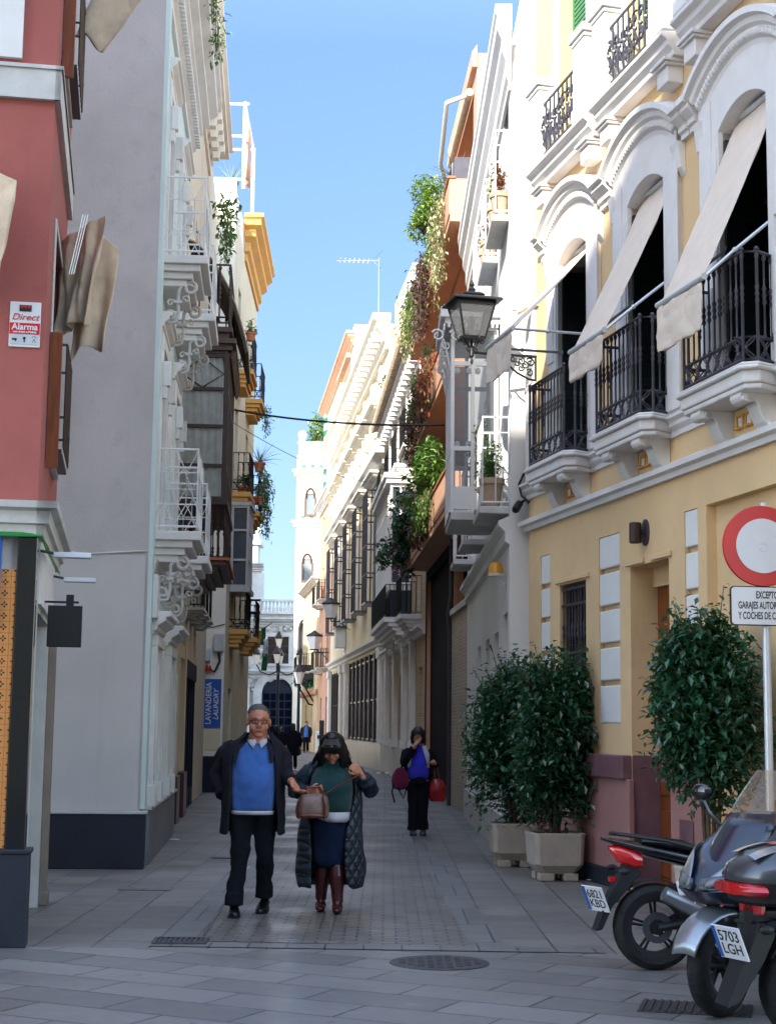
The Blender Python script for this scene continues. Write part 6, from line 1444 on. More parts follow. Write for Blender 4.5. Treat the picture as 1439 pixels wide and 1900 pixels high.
# ---------------------------------------------------------------- planters and street shrubs
def ficus(x, y, lab, rx, ry, zc, rz, n, seed, rot=0, s=.31, h=.5):
    t = thing('planter', lab[0], 'planter', (x, y, 0), rot, 'concrete planters by the yellow house')
    def sq(a, z, c=.05): return [(a, a - c, z), (a - c, a, z), (-a + c, a, z), (-a, a - c, z), (-a, -a + c, z), (-a + c, -a, z), (a - c, -a, z), (a, -a + c, z)]
    mb = MB(); mb.loft([sq(s * .66, .07), sq(s * .92, .17), sq(s * .97, h - .06), sq(s, h), sq(s * .86, h), sq(s * .84, h - .07)])
    for i in (-1, 1):
        for j in (-1, 1): mb.loft([sq(.07, 0, .01), sq(.1, .085, .01)]) if 0 else mb.box(i * s * .45 - .08, i * s * .45 + .08, j * s * .45 - .08, j * s * .45 + .08, 0, .08)
    pl_ = mb.build('pot', K['conc'], t, bevel=.012)
    mb = MB(); mb.lathe([(s * .8, h - .075), (s * .6, h - .06), (.001, h - .05)], (0, 0, 0), 14); mb.build('soil', K['soil'], t)
    b = thing('shrub', lab[1], 'shrub', (x, y, h - .06), rot, 'clipped ficus shrubs by the yellow house')
    g = random.Random(seed); mb = MB(); zc -= h - .06
    tips = []
    for i in range(4):
        a = i * 1.6 + seed; mb.tube([(math.cos(a) * .03, math.sin(a) * .03, 0), (math.cos(a) * .06, math.sin(a) * .06, .3), (math.cos(a) * .12, math.sin(a) * .12, zc)], [.028, .022, .014], 6)
    for i in range(60):
        a = g.random() * 2 * PI; e = g.uniform(-.6, 1.15); q = Vector((rx * math.cos(a) * math.cos(e), ry * math.sin(a) * math.cos(e), zc + rz * math.sin(e)))
        s0 = Vector((0, 0, zc * .8)) + q * .12; tip = q * g.uniform(.9, 1.06); tip.z += .02; mb.tube([s0, s0.lerp(tip, .55) + Vector((0, 0, .04)), tip], [.011, .006, .003], 4, cap=False); tips.append((s0, tip))
    mb.build('branches', K['bark'], b)
    pts = cloud(n, (0, 0, zc), (rx, ry, rz), hollow=.3, lumps=60, seed=seed, full=.2)
    for (p, q) in tips:
        for k in range(22): f = g.uniform(.45, 1.02); v = p.lerp(q, f); pts.append((v.x + g.gauss(0, .035), v.y + g.gauss(0, .035), v.z + g.gauss(0, .035)))
    leaves(MB(), pts, .078, .45, .45, .52).build('foliage', K['leafdark'], b)
    return t
ficus(1.83, 17.18, ('front pale concrete planter, nearer the motorbikes', 'leafy ficus shrub in the front concrete planter'), .50, .46, 1.53, 1.1, 15000, 3, .12, .285)
ficus(1.52, 18.8, ('rear pale concrete planter, partly behind the front one', 'leafy ficus shrub in the rear concrete planter, left of its twin'), .66, .5, 1.5, 1.1, 17000, 5, .05, .29)
ficus(2.72, 13.3, ('concrete planter hidden behind the parked motorbikes', 'tall leafy ficus shrub behind the round road sign'), .56, .46, 1.82, 1.0, 14000, 9, -.2)
# ---------------------------------------------------------------- road sign
sp = Vector((2.83, 11.68, 0))
t = thing('road_sign', 'round red and white no entry for vehicles sign on a grey pole over the motorbikes', 'road sign', sp, .12)
MB().lathe([(.03, 0), (.03, 3.3)], (0, .03, 0), 14).build('pole', K['alu'], t, smooth=True)
sx = -.035
mb = MB(); mb.lathe([(.30, -.02), (.305, -.012), (.305, .0), (.296, .002)], (sx, 0, 2.97), 48, 'y'); d = mb.build('rim', K['signred'], t, smooth=True); d.data.transform(Matrix.Scale(1, 4))
mb = MB(); mb.lathe([(.205, -.004), (.205, .0)], (sx, -.0225, 2.97), 48, 'y'); mb.build('disc', K['signwhite'], t, smooth=True)
mb = MB()
for r in (.034, .022): mb.tube([(sx + x, -.0268, 2.96 + z) for x, z in arc((0, 0), r, 0, 2 * PI, 20)], .0018, 4)
mb.build('emblem', K['alu'], t)
def rrect(w_, h_, r, n=5):
    out = []
    for (cx, cy, a) in ((w_ - r, h_ - r, 0), (-w_ + r, h_ - r, PI / 2), (-w_ + r, -h_ + r, PI), (w_ - r, -h_ + r, 1.5 * PI)): out += arc((cx, cy), r, a, a + PI / 2, n)
    return out
mb = MB(); mb.prism([(sx + .055 + x, 2.52 + z) for x, z in rrect(.31, .146, .03)], 'y', -.02, 0); mb.build('plate', K['signblack'], t)
mb = MB(); mb.prism([(sx + .055 + x, 2.52 + z) for x, z in rrect(.302, .138, .026)], 'y', -.023, -.02); mb.build('plate_face', K['signwhite'], t)
SG = Matrix(((1, 0, 0, 0), (0, 0, -1, 0), (0, 1, 0, 0), (0, 0, 0, 1)))
for s_, z, x0 in (('EXCEPTO', 2.60, -.06), ('GARAJES AUTORIZADOS', 2.522, -.197), ('Y COCHES DE CABALLOS', 2.445, -.197)): text(s_, .074, 'signblack', t, T((sx + x0, -.0235, z)) @ SG, ext=.0006, sx=.53, bold=.0016, align='LEFT')
mb = MB(); mb.box(-.06, .06, -.0, .05, 2.9, 2.94); mb.box(-.06, .06, 0, .05, 2.5, 2.54); mb.build('clamp', K['irongrey'], t)
# ---------------------------------------------------------------- motorbikes (local x forwards, y to its left, origin under the rear wheel)
def wheel(par, x, z, r, w_, spokes=5, rim='black', name='wheel', steer=0):
    e = thing(name, None, None, (x, 0, z), steer); e.parent = par
    mb = MB(); mb.lathe([(r * .66, -w_ * .42), (r * .84, -w_ * .5), (r * .95, -w_ * .36), (r, -w_ * .12), (r, w_ * .12), (r * .95, w_ * .36), (r * .84, w_ * .5), (r * .66, w_ * .42), (r * .64, 0), (r * .66, -w_ * .42)], (0, 0, 0), 36, 'y', cap=False); mb.build('tyre', K['tyre'], e, smooth=True)
    mb = MB(); mb.lathe([(r * .6, -w_ * .4), (r * .68, -w_ * .43), (r * .7, 0), (r * .68, w_ * .43), (r * .6, w_ * .4), (r * .57, 0), (r * .6, -w_ * .4)], (0, 0, 0), 36, 'y', cap=False)
    for k in range(spokes):
        a = 2 * PI * k / spokes + .4
        for q in (-.1, .1): mb.tube([(math.cos(a + q * 2) * r * .12, 0, math.sin(a + q * 2) * r * .12), (math.cos(a + q) * r * .62, 0, math.sin(a + q) * r * .62)], r * .035, 6)
    mb.lathe([(r * .17, -w_ * .5), (r * .17, w_ * .5)], (0, 0, 0), 16, 'y'); mb.build('rim', K[rim], e, smooth=True)
    mb = MB(); mb.lathe([(r * .2, -w_ * .56), (r * .36, -w_ * .56), (r * .36, -w_ * .52), (r * .2, -w_ * .52), (r * .2, -w_ * .56)], (0, 0, 0), 24, 'y', cap=False); mb.build('brake_disc', K['greypl'], e, smooth=True)
    return e
def oval(cx, cy, cz, ry, rz, n=16, p=2.4, top=1.0):
    out = []
    for k in range(n):
        a = 2 * PI * k / n; c, s_ = math.cos(a), math.sin(a)
        out.append((cx, cy + ry * abs(c) ** (2 / p) * (1 if c > 0 else -1), cz + rz * abs(s_) ** (2 / p) * (1 if s_ > 0 else -1) * (top if s_ > 0 else 1)))
    return out
def hoop(cx, cz, rx_, ry, tilt=0, n=18, p=2.3):
    """ring lying roughly flat: for shells that are lofted upwards"""
    out = []
    for k in range(n):
        a = 2 * PI * k / n; c, s_ = math.cos(a), math.sin(a); X = rx_ * abs(c) ** (2 / p) * (1 if c > 0 else -1)
        out.append((cx + X, ry * abs(s_) ** (2 / p) * (1 if s_ > 0 else -1), cz + X * tilt))
    return out
def plate(par, c, tilt, w_, h_, lines, yaw=0):
    P = T(c) @ Matrix.Rotation(yaw, 4, 'Z') @ Matrix.Rotation(tilt, 4, 'Y')        # faces -x
    mb = MB(P); mb.box(-.004, .004, -w_ / 2, w_ / 2, -h_ / 2, h_ / 2); o = mb.build('number_plate', K['signwhite'], par)
    mb = MB(P); mb.box(-.0055, -.004, w_ / 2 - .03, w_ / 2 - .002, -h_ / 2 + .004, h_ / 2 - .004); mb.build('plate_band', K['signblue'], o)
    F_ = Matrix(((0, 0, -1, 0), (-1, 0, 0, 0), (0, 1, 0, 0), (0, 0, 0, 1)))
    for s_, z in lines: text(s_, h_ * .46, 'signblack', o, P @ T((-.0048, -.012, z)) @ F_, ext=.0005, bold=.001)
    return o
def mirror(par, base, tip, m='gloss'):
    mb = MB(); mb.tube([base, (base[0] * .5 + tip[0] * .5 + .03, (base[1] + tip[1]) / 2, (base[2] + tip[2]) / 2), tip], .012, 6); o = mb.build('mirror', K[m], par, smooth=True)
    mb = MB(T(tip)); mb.ball((0, 0, .03), (.03, .075, .05), 12, 8); mb.build('housing', K[m], o, smooth=True)
    mb = MB(T(tip)); mb.lathe([(.062, -.031), (.001, -.033)], (0, 0, .03), 14, 'x', 1, .7); mb.build('mirror_glass', K['chrome'], o)
# A: black naked bike seen from its right side, tail towards the street
A_ = thing('motorbike', 'black naked motorbike parked with its pointed tail and red tail light towards the street', 'motorbike', (1.83, 10.88, 0), .10, 'motorbikes parked in front of the yellow house')
wheel(A_, 0, .285, .285, .14, 5, 'black'); wheel(A_, 1.34, .285, .285, .11, 5, 'black')
mb = MB(); mb.loft([oval(x, 0, z, w_, h_) for x, z, w_, h_ in ((-.36, .865, .03, .012), (-.25, .84, .075, .025), (-.05, .79, .11, .05), (.2, .74, .13, .06), (.45, .71, .13, .06), (.6, .7, .12, .05))]); mb.build('tail', K['gloss'], A_, smooth=True)
mb = MB(); mb.loft([oval(x, 0, z, w_, h_) for x, z, w_, h_ in ((-.1, .85, .08, .02), (.02, .845, .11, .035), (.2, .82, .13, .04), (.3, .79, .14, .03), (.45, .78, .14, .035), (.62, .79, .12, .04), (.7, .82, .1, .03))]); mb.build('seat', K['leather'], A_, smooth=True)
mb = MB(); mb.loft([oval(x, 0, z, w_, h_) for x, z, w_, h_ in ((.66, .82, .1, .06), (.75, .86, .15, .12), (.9, .88, .17, .13), (1.05, .87, .14, .11), (1.13, .85, .06, .06))]); mb.build('tank', K['gloss'], A_, smooth=True)
mb = MB(); mb.loft([oval(-.31, 0, .8, .03, .02), oval(-.25, 0, .765, .09, .06), oval(-.15, 0, .73, .1, .07), oval(-.1, 0, .72, .09, .05)]); mb.build('tail_light', K['redgl'], A_, smooth=True)
mb = MB()
for s_ in (-1, 1): mb.tube([(.3, s_ * .15, .8), (.05, s_ * .14, .86), (-.28, s_ * .07, .9)], .012, 6)
mb.tube([(-.28, -.07, .9), (-.3, 0, .9), (-.28, .07, .9)], .012, 6); mb.build('grab_rail', K['black'], A_, smooth=True)
mb = MB(); mb.prism([(-.12, .72), (-.2, .72), (-.36, .42), (-.42, .26), (-.37, .27), (-.3, .42), (-.1, .64)], 'y', -.06, .06)
for s_ in (-1, 1): mb.tube([(-.2, s_ * .05, .66), (-.24, s_ * .16, .66)], .012, 6); mb.ball((-.25, s_ * .17, .66), (.04, .022, .022), 8, 6)
mb.build('plate_hanger', K['black'], A_, bevel=.006)
plate(A_, (-.41, -.03, .47), -.42, .21, .18, (('6821', .035), ('KBD', -.035)), .45)
mb = MB(); mb.box(-.31, -.27, -.03, .03, .58, .61); mb.build('reflector', K['redgl'], A_)
mb = MB()
for s_ in (-1, 1): mb.tube([(0, s_ * .1, .285), (.25, s_ * .1, .33), (.5, s_ * .09, .38)], [.025, .035, .045], 8)
mb.tube([(.1, .02, .5), (.4, .02, .68)], .03, 8)
for k in range(9): mb.lathe([(.035, 0), (.035, .012)], (.14 + k * .024, .02, .53 + k * .014), 10, 'x')
mb.build('swingarm', K['black'], A_, smooth=True)
mb = MB(); mb.box(.45, .85, -.13, .13, .26, .5); mb.box(.5, .9, -.11, .11, .5, .68); mb.box(.86, 1.02, -.14, .14, .45, .75)
for k in range(6): mb.box(.52, .9, -.125, .125, .51 + k * .028, .52 + k * .028)
mb.lathe([(.09, -.16), (.1, -.15), (.1, -.13)], (.55, 0, .38), 18, 'y'); mb.lathe([(.07, -.16), (.08, -.13)], (.75, 0, .38), 18, 'y'); mb.build('engine', K['greypl'], A_, bevel=.012)
mb = MB(); mb.tube([(.95, -.06, .42), (.9, -.1, .26), (.6, -.13, .22), (.4, -.14, .28)], .024, 8); mb.tube([(.42, -.15, .29), (.3, -.16, .38), (.02, -.17, .52)], [.04, .055, .05], 12); mb.build('exhaust', K['silver'], A_, smooth=True)
mb = MB(); mb.prism([(.12, .5), (.34, .55), (.36, .62), (.1, .6)], 'y', -.2, -.165); mb.build('exhaust_shield', K['signwhite'], A_, bevel=.01)
mb = MB()
for s_ in (-1, 1): mb.tube([(1.34, s_ * .08, .285), (1.2, s_ * .09, .72), (1.1, s_ * .09, 1.0)], .026, 8)
mb.tube([(1.08, -.36, 1.02), (1.1, -.15, 1.05), (1.1, .15, 1.05), (1.08, .36, 1.02)], .014, 6); mb.build('fork', K['greypl'], A_, smooth=True)
mb = MB(); mb.loft([oval(1.12, 0, .88, .06, .06), oval(1.2, 0, .9, .1, .1), oval(1.28, 0, .88, .09, .09), oval(1.3, 0, .88, .05, .05)]); mb.build('headlight', K['gloss'], A_, smooth=True)
mb = MB(); mb.prism([(.4, .4), (.46, .66), (.72, .72), (1.0, .8), (1.02, .7), (.7, .56), (.55, .36)], 'y', -.13, .13); mb.build('frame', K['black'], A_, bevel=.02)
mb = MB(); rows = [[(.285 * 1.08 * math.cos(a), y, .285 + .285 * 1.1 * math.sin(a)) for y in (-.06, -.05, 0, .05, .06)] for a in [1.2 + i * .12 for i in range(9)]]; mb.loft(rows, closed=False); mb.build('mudguard', K['black'], A_, smooth=True, solid=.006)
# B: silver and black maxi scooter facing the street
B_ = thing('scooter', 'silver and black maxi scooter with a tinted windscreen, front wheel towards the street', 'scooter', (3.05, 10.14, 0), math.atan2(-.65, -.76), 'motorbikes parked in front of the yellow house')
wheel(B_, 0, .29, .29, .16, 5, 'black'); wheel(B_, 1.5, .29, .29, .12, 5, 'black', steer=.1)
mb = MB(); rows = []
for i in range(11):
    a = .25 + i * .2; w_ = .075 + .02 * math.sin(PI * i / 10)
    rows.append([(1.5 + .335 * math.cos(a), y * w_, .29 + (.335 - .05 * y * y) * math.sin(a)) for y in (-1.05, -.9, -.5, 0, .5, .9, 1.05)])
mb.loft(rows, closed=False); mb.build('mudguard', K['silver'], B_, smooth=True, solid=.008)
mb = MB(); mb.box(1.64, 1.67, -.05, .05, .52, .62) if 0 else mb.prism([(1.5, .68), (1.6, .62), (1.56, .76)], 'y', .085, .1); mb.build('reflector', K['redgl'], B_); MB().prism([(1.5, .68), (1.6, .62), (1.56, .76)], 'y', -.1, -.085).build('reflector', K['redgl'], B_)
mb = MB()
for s_ in (-1, 1): mb.tube([(1.5, s_ * .09, .29), (1.38, s_ * .1, .7)], .024, 8)
mb.build('fork', K['greypl'], B_, smooth=True)
# nose and fairing: hoops stacked up the front
mb = MB(); mb.loft([hoop(1.36, .6, .16, .1), hoop(1.44, .66, .22, .17, -.1), hoop(1.46, .74, .26, .23, -.15), hoop(1.38, .84, .26, .27, -.25), hoop(1.28, .95, .22, .26, -.35), hoop(1.16, 1.06, .14, .2, -.5), hoop(1.1, 1.1, .06, .12, -.5)]); mb.build('fairing', K['navygl'], B_, smooth=True)
mb = MB()
for s_ in (-1, 1):
    mb.loft([[(1.74, s_ * .03, .70), (1.66, s_ * .17, .71), (1.5, s_ * .25, .72)], [(1.68, s_ * .05, .78), (1.6, s_ * .2, .81), (1.4, s_ * .285, .86)], [(1.5, s_ * .16, .9), (1.42, s_ * .24, .94), (1.2, s_ * .29, .98)]], closed=False)
    mb.loft([[(1.5, s_ * .255, .70), (1.2, s_ * .28, .62), (.9, s_ * .26, .5)], [(1.42, s_ * .29, .86), (1.1, s_ * .31, .84), (.8, s_ * .27, .78)], [(1.22, s_ * .295, .98), (1.0, s_ * .28, .98), (.82, s_ * .25, .9)]], closed=False)
mb.build('side_panel', K['silver'], B_, smooth=True, solid=.01, sub=1)
mb = MB()
for s_ in (-1, 1): mb.loft([[(1.735, s_ * .02, .71), (1.66, s_ * .15, .73)], [(1.7, s_ * .03, .77), (1.615, s_ * .17, .8)]], closed=False)
mb.build('headlight', K['frost'], B_, smooth=True, solid=.02)
QS = (-1, -.75, -.5, -.25, 0, .25, .5, .75, 1)
mb = MB(); rows = [[(1.62 - v * .34 - .12 * q * q, q * (.13 + .06 * math.sin(v * 2.6)), .74 + v * .38) for q in QS] for v in (0, .2, .4, .6, .8, 1.0)]; mb.loft(rows, closed=False); mb.build('front_panel', K['navygl'], B_, smooth=True, solid=.012)
mb = MB(); rows = [[(1.30 - v * .24 - .07 * q * q, q * (.145 - .05 * v * v), 1.08 + v * .29) for q in QS] for v in (0, .2, .4, .6, .8, .95, 1.0)]; mb.loft(rows, closed=False); mb.build('windscreen', K['tint'], B_, smooth=True)
mb = MB(); mb.loft([oval(1.1, 0, .98, .12, .1), oval(1.0, 0, 1.0, .16, .08), oval(.92, 0, 1.0, .1, .05)]); mb.tube([(1.0, -.36, 1.0), (1.05, -.15, 1.05), (1.05, .15, 1.05), (1.0, .36, 1.0)], .017, 8); mb.build('handlebar', K['black'], B_, smooth=True)
mirror(B_, (1.14, -.24, 1.02), (1.16, -.38, 1.2)); mirror(B_, (1.14, .24, 1.02), (1.16, .38, 1.2))
mb = MB(); mb.loft([oval(x, 0, z, w_, h_) for x, z, w_, h_ in ((-.45, .78, .05, .05), (-.3, .74, .18, .13), (0, .68, .23, .2), (.3, .6, .22, .22), (.6, .45, .2, .2), (.9, .42, .19, .16), (1.15, .5, .16, .16), (1.3, .6, .1, .1))]); mb.build('body', K['greypl'], B_, smooth=True)
mb = MB(); mb.loft([oval(x, 0, z, w_, h_) for x, z, w_, h_ in ((-.35, .92, .12, .04), (-.2, .95, .17, .06), (.05, .92, .18, .06), (.15, .86, .19, .06), (.45, .82, .18, .06), (.65, .8, .1, .05))]); mb.build('seat', K['leather'], B_, smooth=True)
mb = MB(); mb.box(.2, 1.2, -.2, .2, .2, .34); mb.build('underbody', K['black'], B_, bevel=.05)
# C: grey bike with a top box, tail towards the street
C_ = thing('scooter', 'grey scooter with a rounded top box and white number plate in the bottom right corner', 'scooter', (2.23, 8.45, 0), .22, 'motorbikes parked in front of the yellow house')
wheel(C_, 0, .28, .28, .16, 5, 'black'); wheel(C_, 1.4, .28, .28, .12, 5, 'black')
mb = MB(); mb.loft([oval(x, 0, z, w_, h_) for x, z, w_, h_ in ((-.34, .66, .06, .05), (-.24, .66, .16, .1), (0, .62, .22, .16), (.3, .56, .22, .2), (.6, .42, .19, .2), (.95, .42, .18, .16), (1.2, .65, .2, .25), (1.3, .8, .12, .12))]); mb.build('body', K['gloss'], C_, smooth=True)
mb = MB(); mb.loft([oval(x, 0, z, w_, h_) for x, z, w_, h_ in ((.0, .8, .16, .05), (.3, .8, .17, .06), (.6, .76, .15, .06), (.75, .74, .08, .04))]); mb.build('seat', K['leather'], C_, smooth=True)
bx = MB(); bx.loft([hoop(-.13, .78, .2, .19), hoop(-.13, .8, .235, .23), hoop(-.13, .9, .25, .25)]); tb = bx.build('top_box', K['black'], C_, smooth=True); tb.location = (-.02, 0, -.07); tb.scale = (1.1, 1.1, 1)
mb = MB(); mb.loft([hoop(-.13, .9, .255, .255), hoop(-.13, .925, .262, .262), hoop(-.12, .98, .25, .25), hoop(-.1, 1.05, .2, .2), hoop(-.09, 1.08, .1, .12), hoop(-.09, 1.082, .02, .02)]); mb.build('lid', K['greypl'], tb, smooth=True)
def lidz(x, y):
    r = math.hypot((x + .12) / .25, y / .25); return 1.088 - .02 * r - .1 * max(0, r - .35) ** 1.6
for y0, y1, m in ((.02, .1, 'potbeige'), (-.16, -.09, 'silver')):
    mb = MB(); rows = [[(x, y, lidz(x, y) + .006) for y in (y0, (y0 + y1) / 2, y1)] for x in [-.33 + i * .04 for i in range(12)]]; mb.loft(rows, closed=False); mb.build('stripe', K[m], tb, smooth=True)
mb = MB(); rows = [[(x, y, lidz(x, y) + .009) for y in (-.07, -.03, .01)] for x in (-.2, -.15, -.1)]; mb.loft(rows, closed=False); mb.build('sticker', K['redpaint'], tb, smooth=True)
mb = MB(); mb.loft([oval(-.395, 0, .86, .16, .028), oval(-.36, 0, .86, .22, .04), oval(-.3, 0, .86, .24, .04)]); mb.build('box_reflector', K['redgl'], tb, smooth=True)
mb = MB(); mb.box(-.34, -.3, -.12, .12, .66, .72); mb.build('tail_light', K['redgl'], C_, bevel=.012)
mb = MB(); mb.prism([(-.2, .62), (-.32, .62), (-.46, .3), (-.5, .2), (-.44, .22), (-.3, .42)], 'y', -.09, .09)
for s_ in (-1, 1): mb.tube([(-.3, s_ * .06, .6), (-.33, s_ * .2, .6)], .012, 6); mb.ball((-.34, s_ * .21, .6), (.045, .025, .025), 8, 6)
mb.build('plate_hanger', K['black'], C_, bevel=.006)
plate(C_, (-.47, -.05, .52), -.4, .22, .18, (('5703', .036), ('LGH', -.036)), .25)
mb = MB(); mb.tube([(.5, -.2, .25), (.2, -.22, .3), (-.15, -.23, .4)], [.04, .06, .055], 12); mb.build('exhaust', K['greypl'], C_, smooth=True)
mb = MB(); rows = [[(.3 * math.cos(a), y, .28 + .31 * math.sin(a)) for y in (-.09, -.07, 0, .07, .09)] for a in [.6 + i * .2 for i in range(11)]]; mb.loft(rows, closed=False); mb.build('mudguard', K['black'], C_, smooth=True, solid=.008)
mb = MB(); mb.box(.1, .9, -.2, .2, .18, .4); mb.build('underbody', K['black'], C_, bevel=.05)
mb = MB(); mb.tube([(1.1, -.36, 1.0), (1.15, 0, 1.03), (1.1, .36, 1.0)], .016, 8); mb.build('handlebar', K['black'], C_); mirror(C_, (1.12, .25, 1.02), (1.1, .38, 1.22)); mirror(C_, (1.12, -.25, 1.02), (1.1, -.38, 1.22))
# D: red and white bike behind
D_ = thing('motorbike', 'red and blue faired motorbike mostly hidden behind the maxi scooter', 'motorbike', (2.66, 10.95, .0), .05, 'motorbikes parked in front of the yellow house')
wheel(D_, 0, .29, .29, .15, 5, 'black'); wheel(D_, 1.3, .29, .29, .12, 5, 'black')
mb = MB(); mb.loft([oval(x, 0, z, w_, h_) for x, z, w_, h_ in ((-.32, 1.0, .04, .03), (-.1, .96, .12, .07), (.2, .86, .14, .1), (.5, .78, .14, .12), (.75, .9, .16, .14), (1.0, .88, .2, .2), (1.25, .85, .14, .16), (1.4, .82, .05, .06))]); mb.build('fairing', K['redpaint'], D_, smooth=True)
mb = MB(); mb.loft([oval(x, 0, z, w_, h_) for x, z, w_, h_ in ((-.2, 1.03, .08, .025), (0, 1.0, .12, .04), (.25, .92, .13, .04))]); mb.build('seat', K['puff'], D_, smooth=True)
mb = MB(); mb.box(.2, 1.1, -.16, .16, .25, .7); mb.build('engine', K['greypl'], D_, bevel=.04)
mb = MB()
for s_ in (-1, 1): mb.box(-.1, .2, s_ * .125, s_ * .145, .84, .95)
mb.build('side_stripe', K['signwhite'], D_, bevel=.01)
# ---------------------------------------------------------------- people (local: x to the right in the photo, y away from the viewer, z up; they face -y)
def hand(mb, w, d, s, curl=.5, sc=1.0):
    """palm with four unequal bent fingers and a thumb leaving its side; w wrist, d pointing, s towards the thumb"""
    w, d, s = Vector(w), Vector(d).normalized(), Vector(s); s = (s - d * s.dot(d)).normalized(); n = d.cross(s)
    P = lambda a, b, c: w + (d * a + s * b + n * c) * sc
    for b in (-.028, -.009, .011, .028): mb.tube([P(0, b * .55, 0), P(.045, b * .95, 0), P(.088, b, .002)], [.017 * sc, .017 * sc, .014 * sc], 7)
    for b, L in ((-.031, .8), (-.011, .95), (.01, 1.0), (.03, .92)):
        pts = [P(.08, b, 0)]; a = 0.15; q = Vector((.08, 0))
        for seg in (.034, .026, .02):
            a += curl * .85; q = q + Vector((math.cos(a), -math.sin(a))) * seg * L; pts.append(P(q.x, b * 1.06, q.y))
        mb.tube(pts, [.0105 * sc, .0098 * sc, .009 * sc, .0075 * sc], 7)
    mb.tube([P(.02, .026, 0), P(.045, .05, -.006), P(.068, .06, -.018), P(.09, .056, -.028)], [.013 * sc, .012 * sc, .0105 * sc, .0085 * sc], 7)
def head(mb, c, tilt=0.0, turn=0.0, s=1.0, wide=1.0):
    """skull, jaw, nose, brow, ears, lips; c = centre between the ears"""
    M = T(c) @ Matrix.Rotation(turn, 4, 'Z') @ Matrix.Rotation(tilt, 4, 'X'); old, mb.m = mb.m, M
    mb.ball((0, .012 * s, .03 * s), (.076 * s * wide, .096 * s, .098 * s), 16, 12)
    mb.ball((0, -.018 * s, -.045 * s), (.06 * s * wide, .07 * s, .072 * s), 14, 10)
    mb.ball((0, -.058 * s, -.098 * s), (.03 * s * wide, .026 * s, .02 * s), 10, 8)
    for e in (-1, 1): mb.ball((e * .046 * s * wide, -.05 * s, -.035 * s), (.024 * s, .03 * s, .03 * s), 10, 8); mb.ball((e * .08 * s * wide, .012 * s, -.008 * s), (.011 * s, .02 * s, .034 * s), 8, 8)
    mb.tube([(0, -.082 * s, .018 * s), (0, -.1 * s, -.02 * s), (0, -.102 * s, -.03 * s)], [.009 * s, .013 * s, .015 * s], 8)
    for e in (-1, 1): mb.ball((e * .012 * s, -.092 * s, -.034 * s), (.011 * s, .012 * s, .009 * s), 8, 6)
    mb.tube([(-.05 * s, -.072 * s, .026 * s), (-.02 * s, -.085 * s, .03 * s), (.02 * s, -.085 * s, .03 * s), (.05 * s, -.072 * s, .026 * s)], .012 * s, 8)
    mb.tube([(-.024 * s, -.078 * s, -.064 * s), (0, -.09 * s, -.061 * s), (.024 * s, -.078 * s, -.064 * s)], .0075 * s, 7)
    mb.m = old; return M
def face(par, M, s=1.0, brow='hairdark', closed=False):
    mb = MB(M)
    for e in (-1, 1): mb.ball((e * .031 * s, -.078 * s, .008 * s), (.0115 * s, .0105 * s, .0035 * s if closed else .006 * s), 10, 8)
    o = mb.build('eyes', K['signwhite'], par, smooth=True)
    mb = MB(M)
    for e in (-1, 1): mb.ball((e * .031 * s, -.086 * s, .008 * s), (.006 * s, .005 * s, .006 * s), 8, 6)
    mb.build('pupils', K['hairdark'], o, smooth=True)
    mb = MB(M)
    for e in (-1, 1): mb.tube([(e * .014 * s, -.095 * s, .032 * s), (e * .034 * s, -.091 * s, .038 * s), (e * .054 * s, -.076 * s, .031 * s)], [.004 * s, .005 * s, .003 * s], 6)
    mb.build('eyebrows', K[brow], par, smooth=True)
    mb = MB(M); mb.tube([(-.024 * s, -.083 * s, -.064 * s), (0, -.0985 * s, -.0625 * s), (.024 * s, -.083 * s, -.064 * s)], [.003 * s, .006 * s, .003 * s], 7); mb.build('mouth', K['lips'], par, smooth=True)
K['lips'] = mat('lips', '#8c4a44', .45, .08, 14, .05, 90)
def rg(cx, cy, z, rx, ry, n=28, p=2.3, a0=0.0, a1=2 * PI, wob=0, ph=0):
    """ring of a garment; open arc from a0 to a1 (0 = +x, 3pi/2 = towards the viewer)"""
    full = abs(a1 - a0 - 2 * PI) < 1e-6; m = n if full else n + 1; out = []
    for k in range(m):
        a = a0 + (a1 - a0) * k / n; c, s_ = math.cos(a), math.sin(a); r = 1 + wob * math.sin(a * 7 + ph) + wob * .6 * math.sin(a * 11 + ph * 2)
        out.append((cx + r * rx * abs(c) ** (2 / p) * (1 if c > 0 else -1), cy + r * ry * abs(s_) ** (2 / p) * (1 if s_ > 0 else -1), z))
    return out
def shoe(par, x, y, yaw, m, L=.27, z=0.0, pitch=0):
    mb = MB(T((x, y, z)) @ Matrix.Rotation(yaw, 4, 'Z') @ Matrix.Rotation(pitch, 4, 'X'))
    mb.loft([[(a[0] * w_, yy, zz + a[1] * h_) for a in [(math.cos(2 * PI * k / 14), math.sin(2 * PI * k / 14)) for k in range(14)]] for yy, w_, zz, h_ in ((.09, .02, .05, .03), (.075, .036, .055, .05), (.02, .04, .06, .06), (-.05, .044, .05, .045), (-.1, .05, .038, .034), (-.15, .046, .033, .028), (-.185, .028, .03, .022), (-.195, .01, .028, .012))])
    o = mb.build('shoe', K[m], par, smooth=True)
    mb = MB(T((x, y, z)) @ Matrix.Rotation(yaw, 4, 'Z') @ Matrix.Rotation(pitch, 4, 'X')); mb.prism([(-.03, .09), (.03, .09), (.045, 0), (.052, -.1), (.035, -.185), (-.035, -.185), (-.052, -.1), (-.045, 0)], 'z', .0, .022); mb.build('sole', K['black'], o); return o
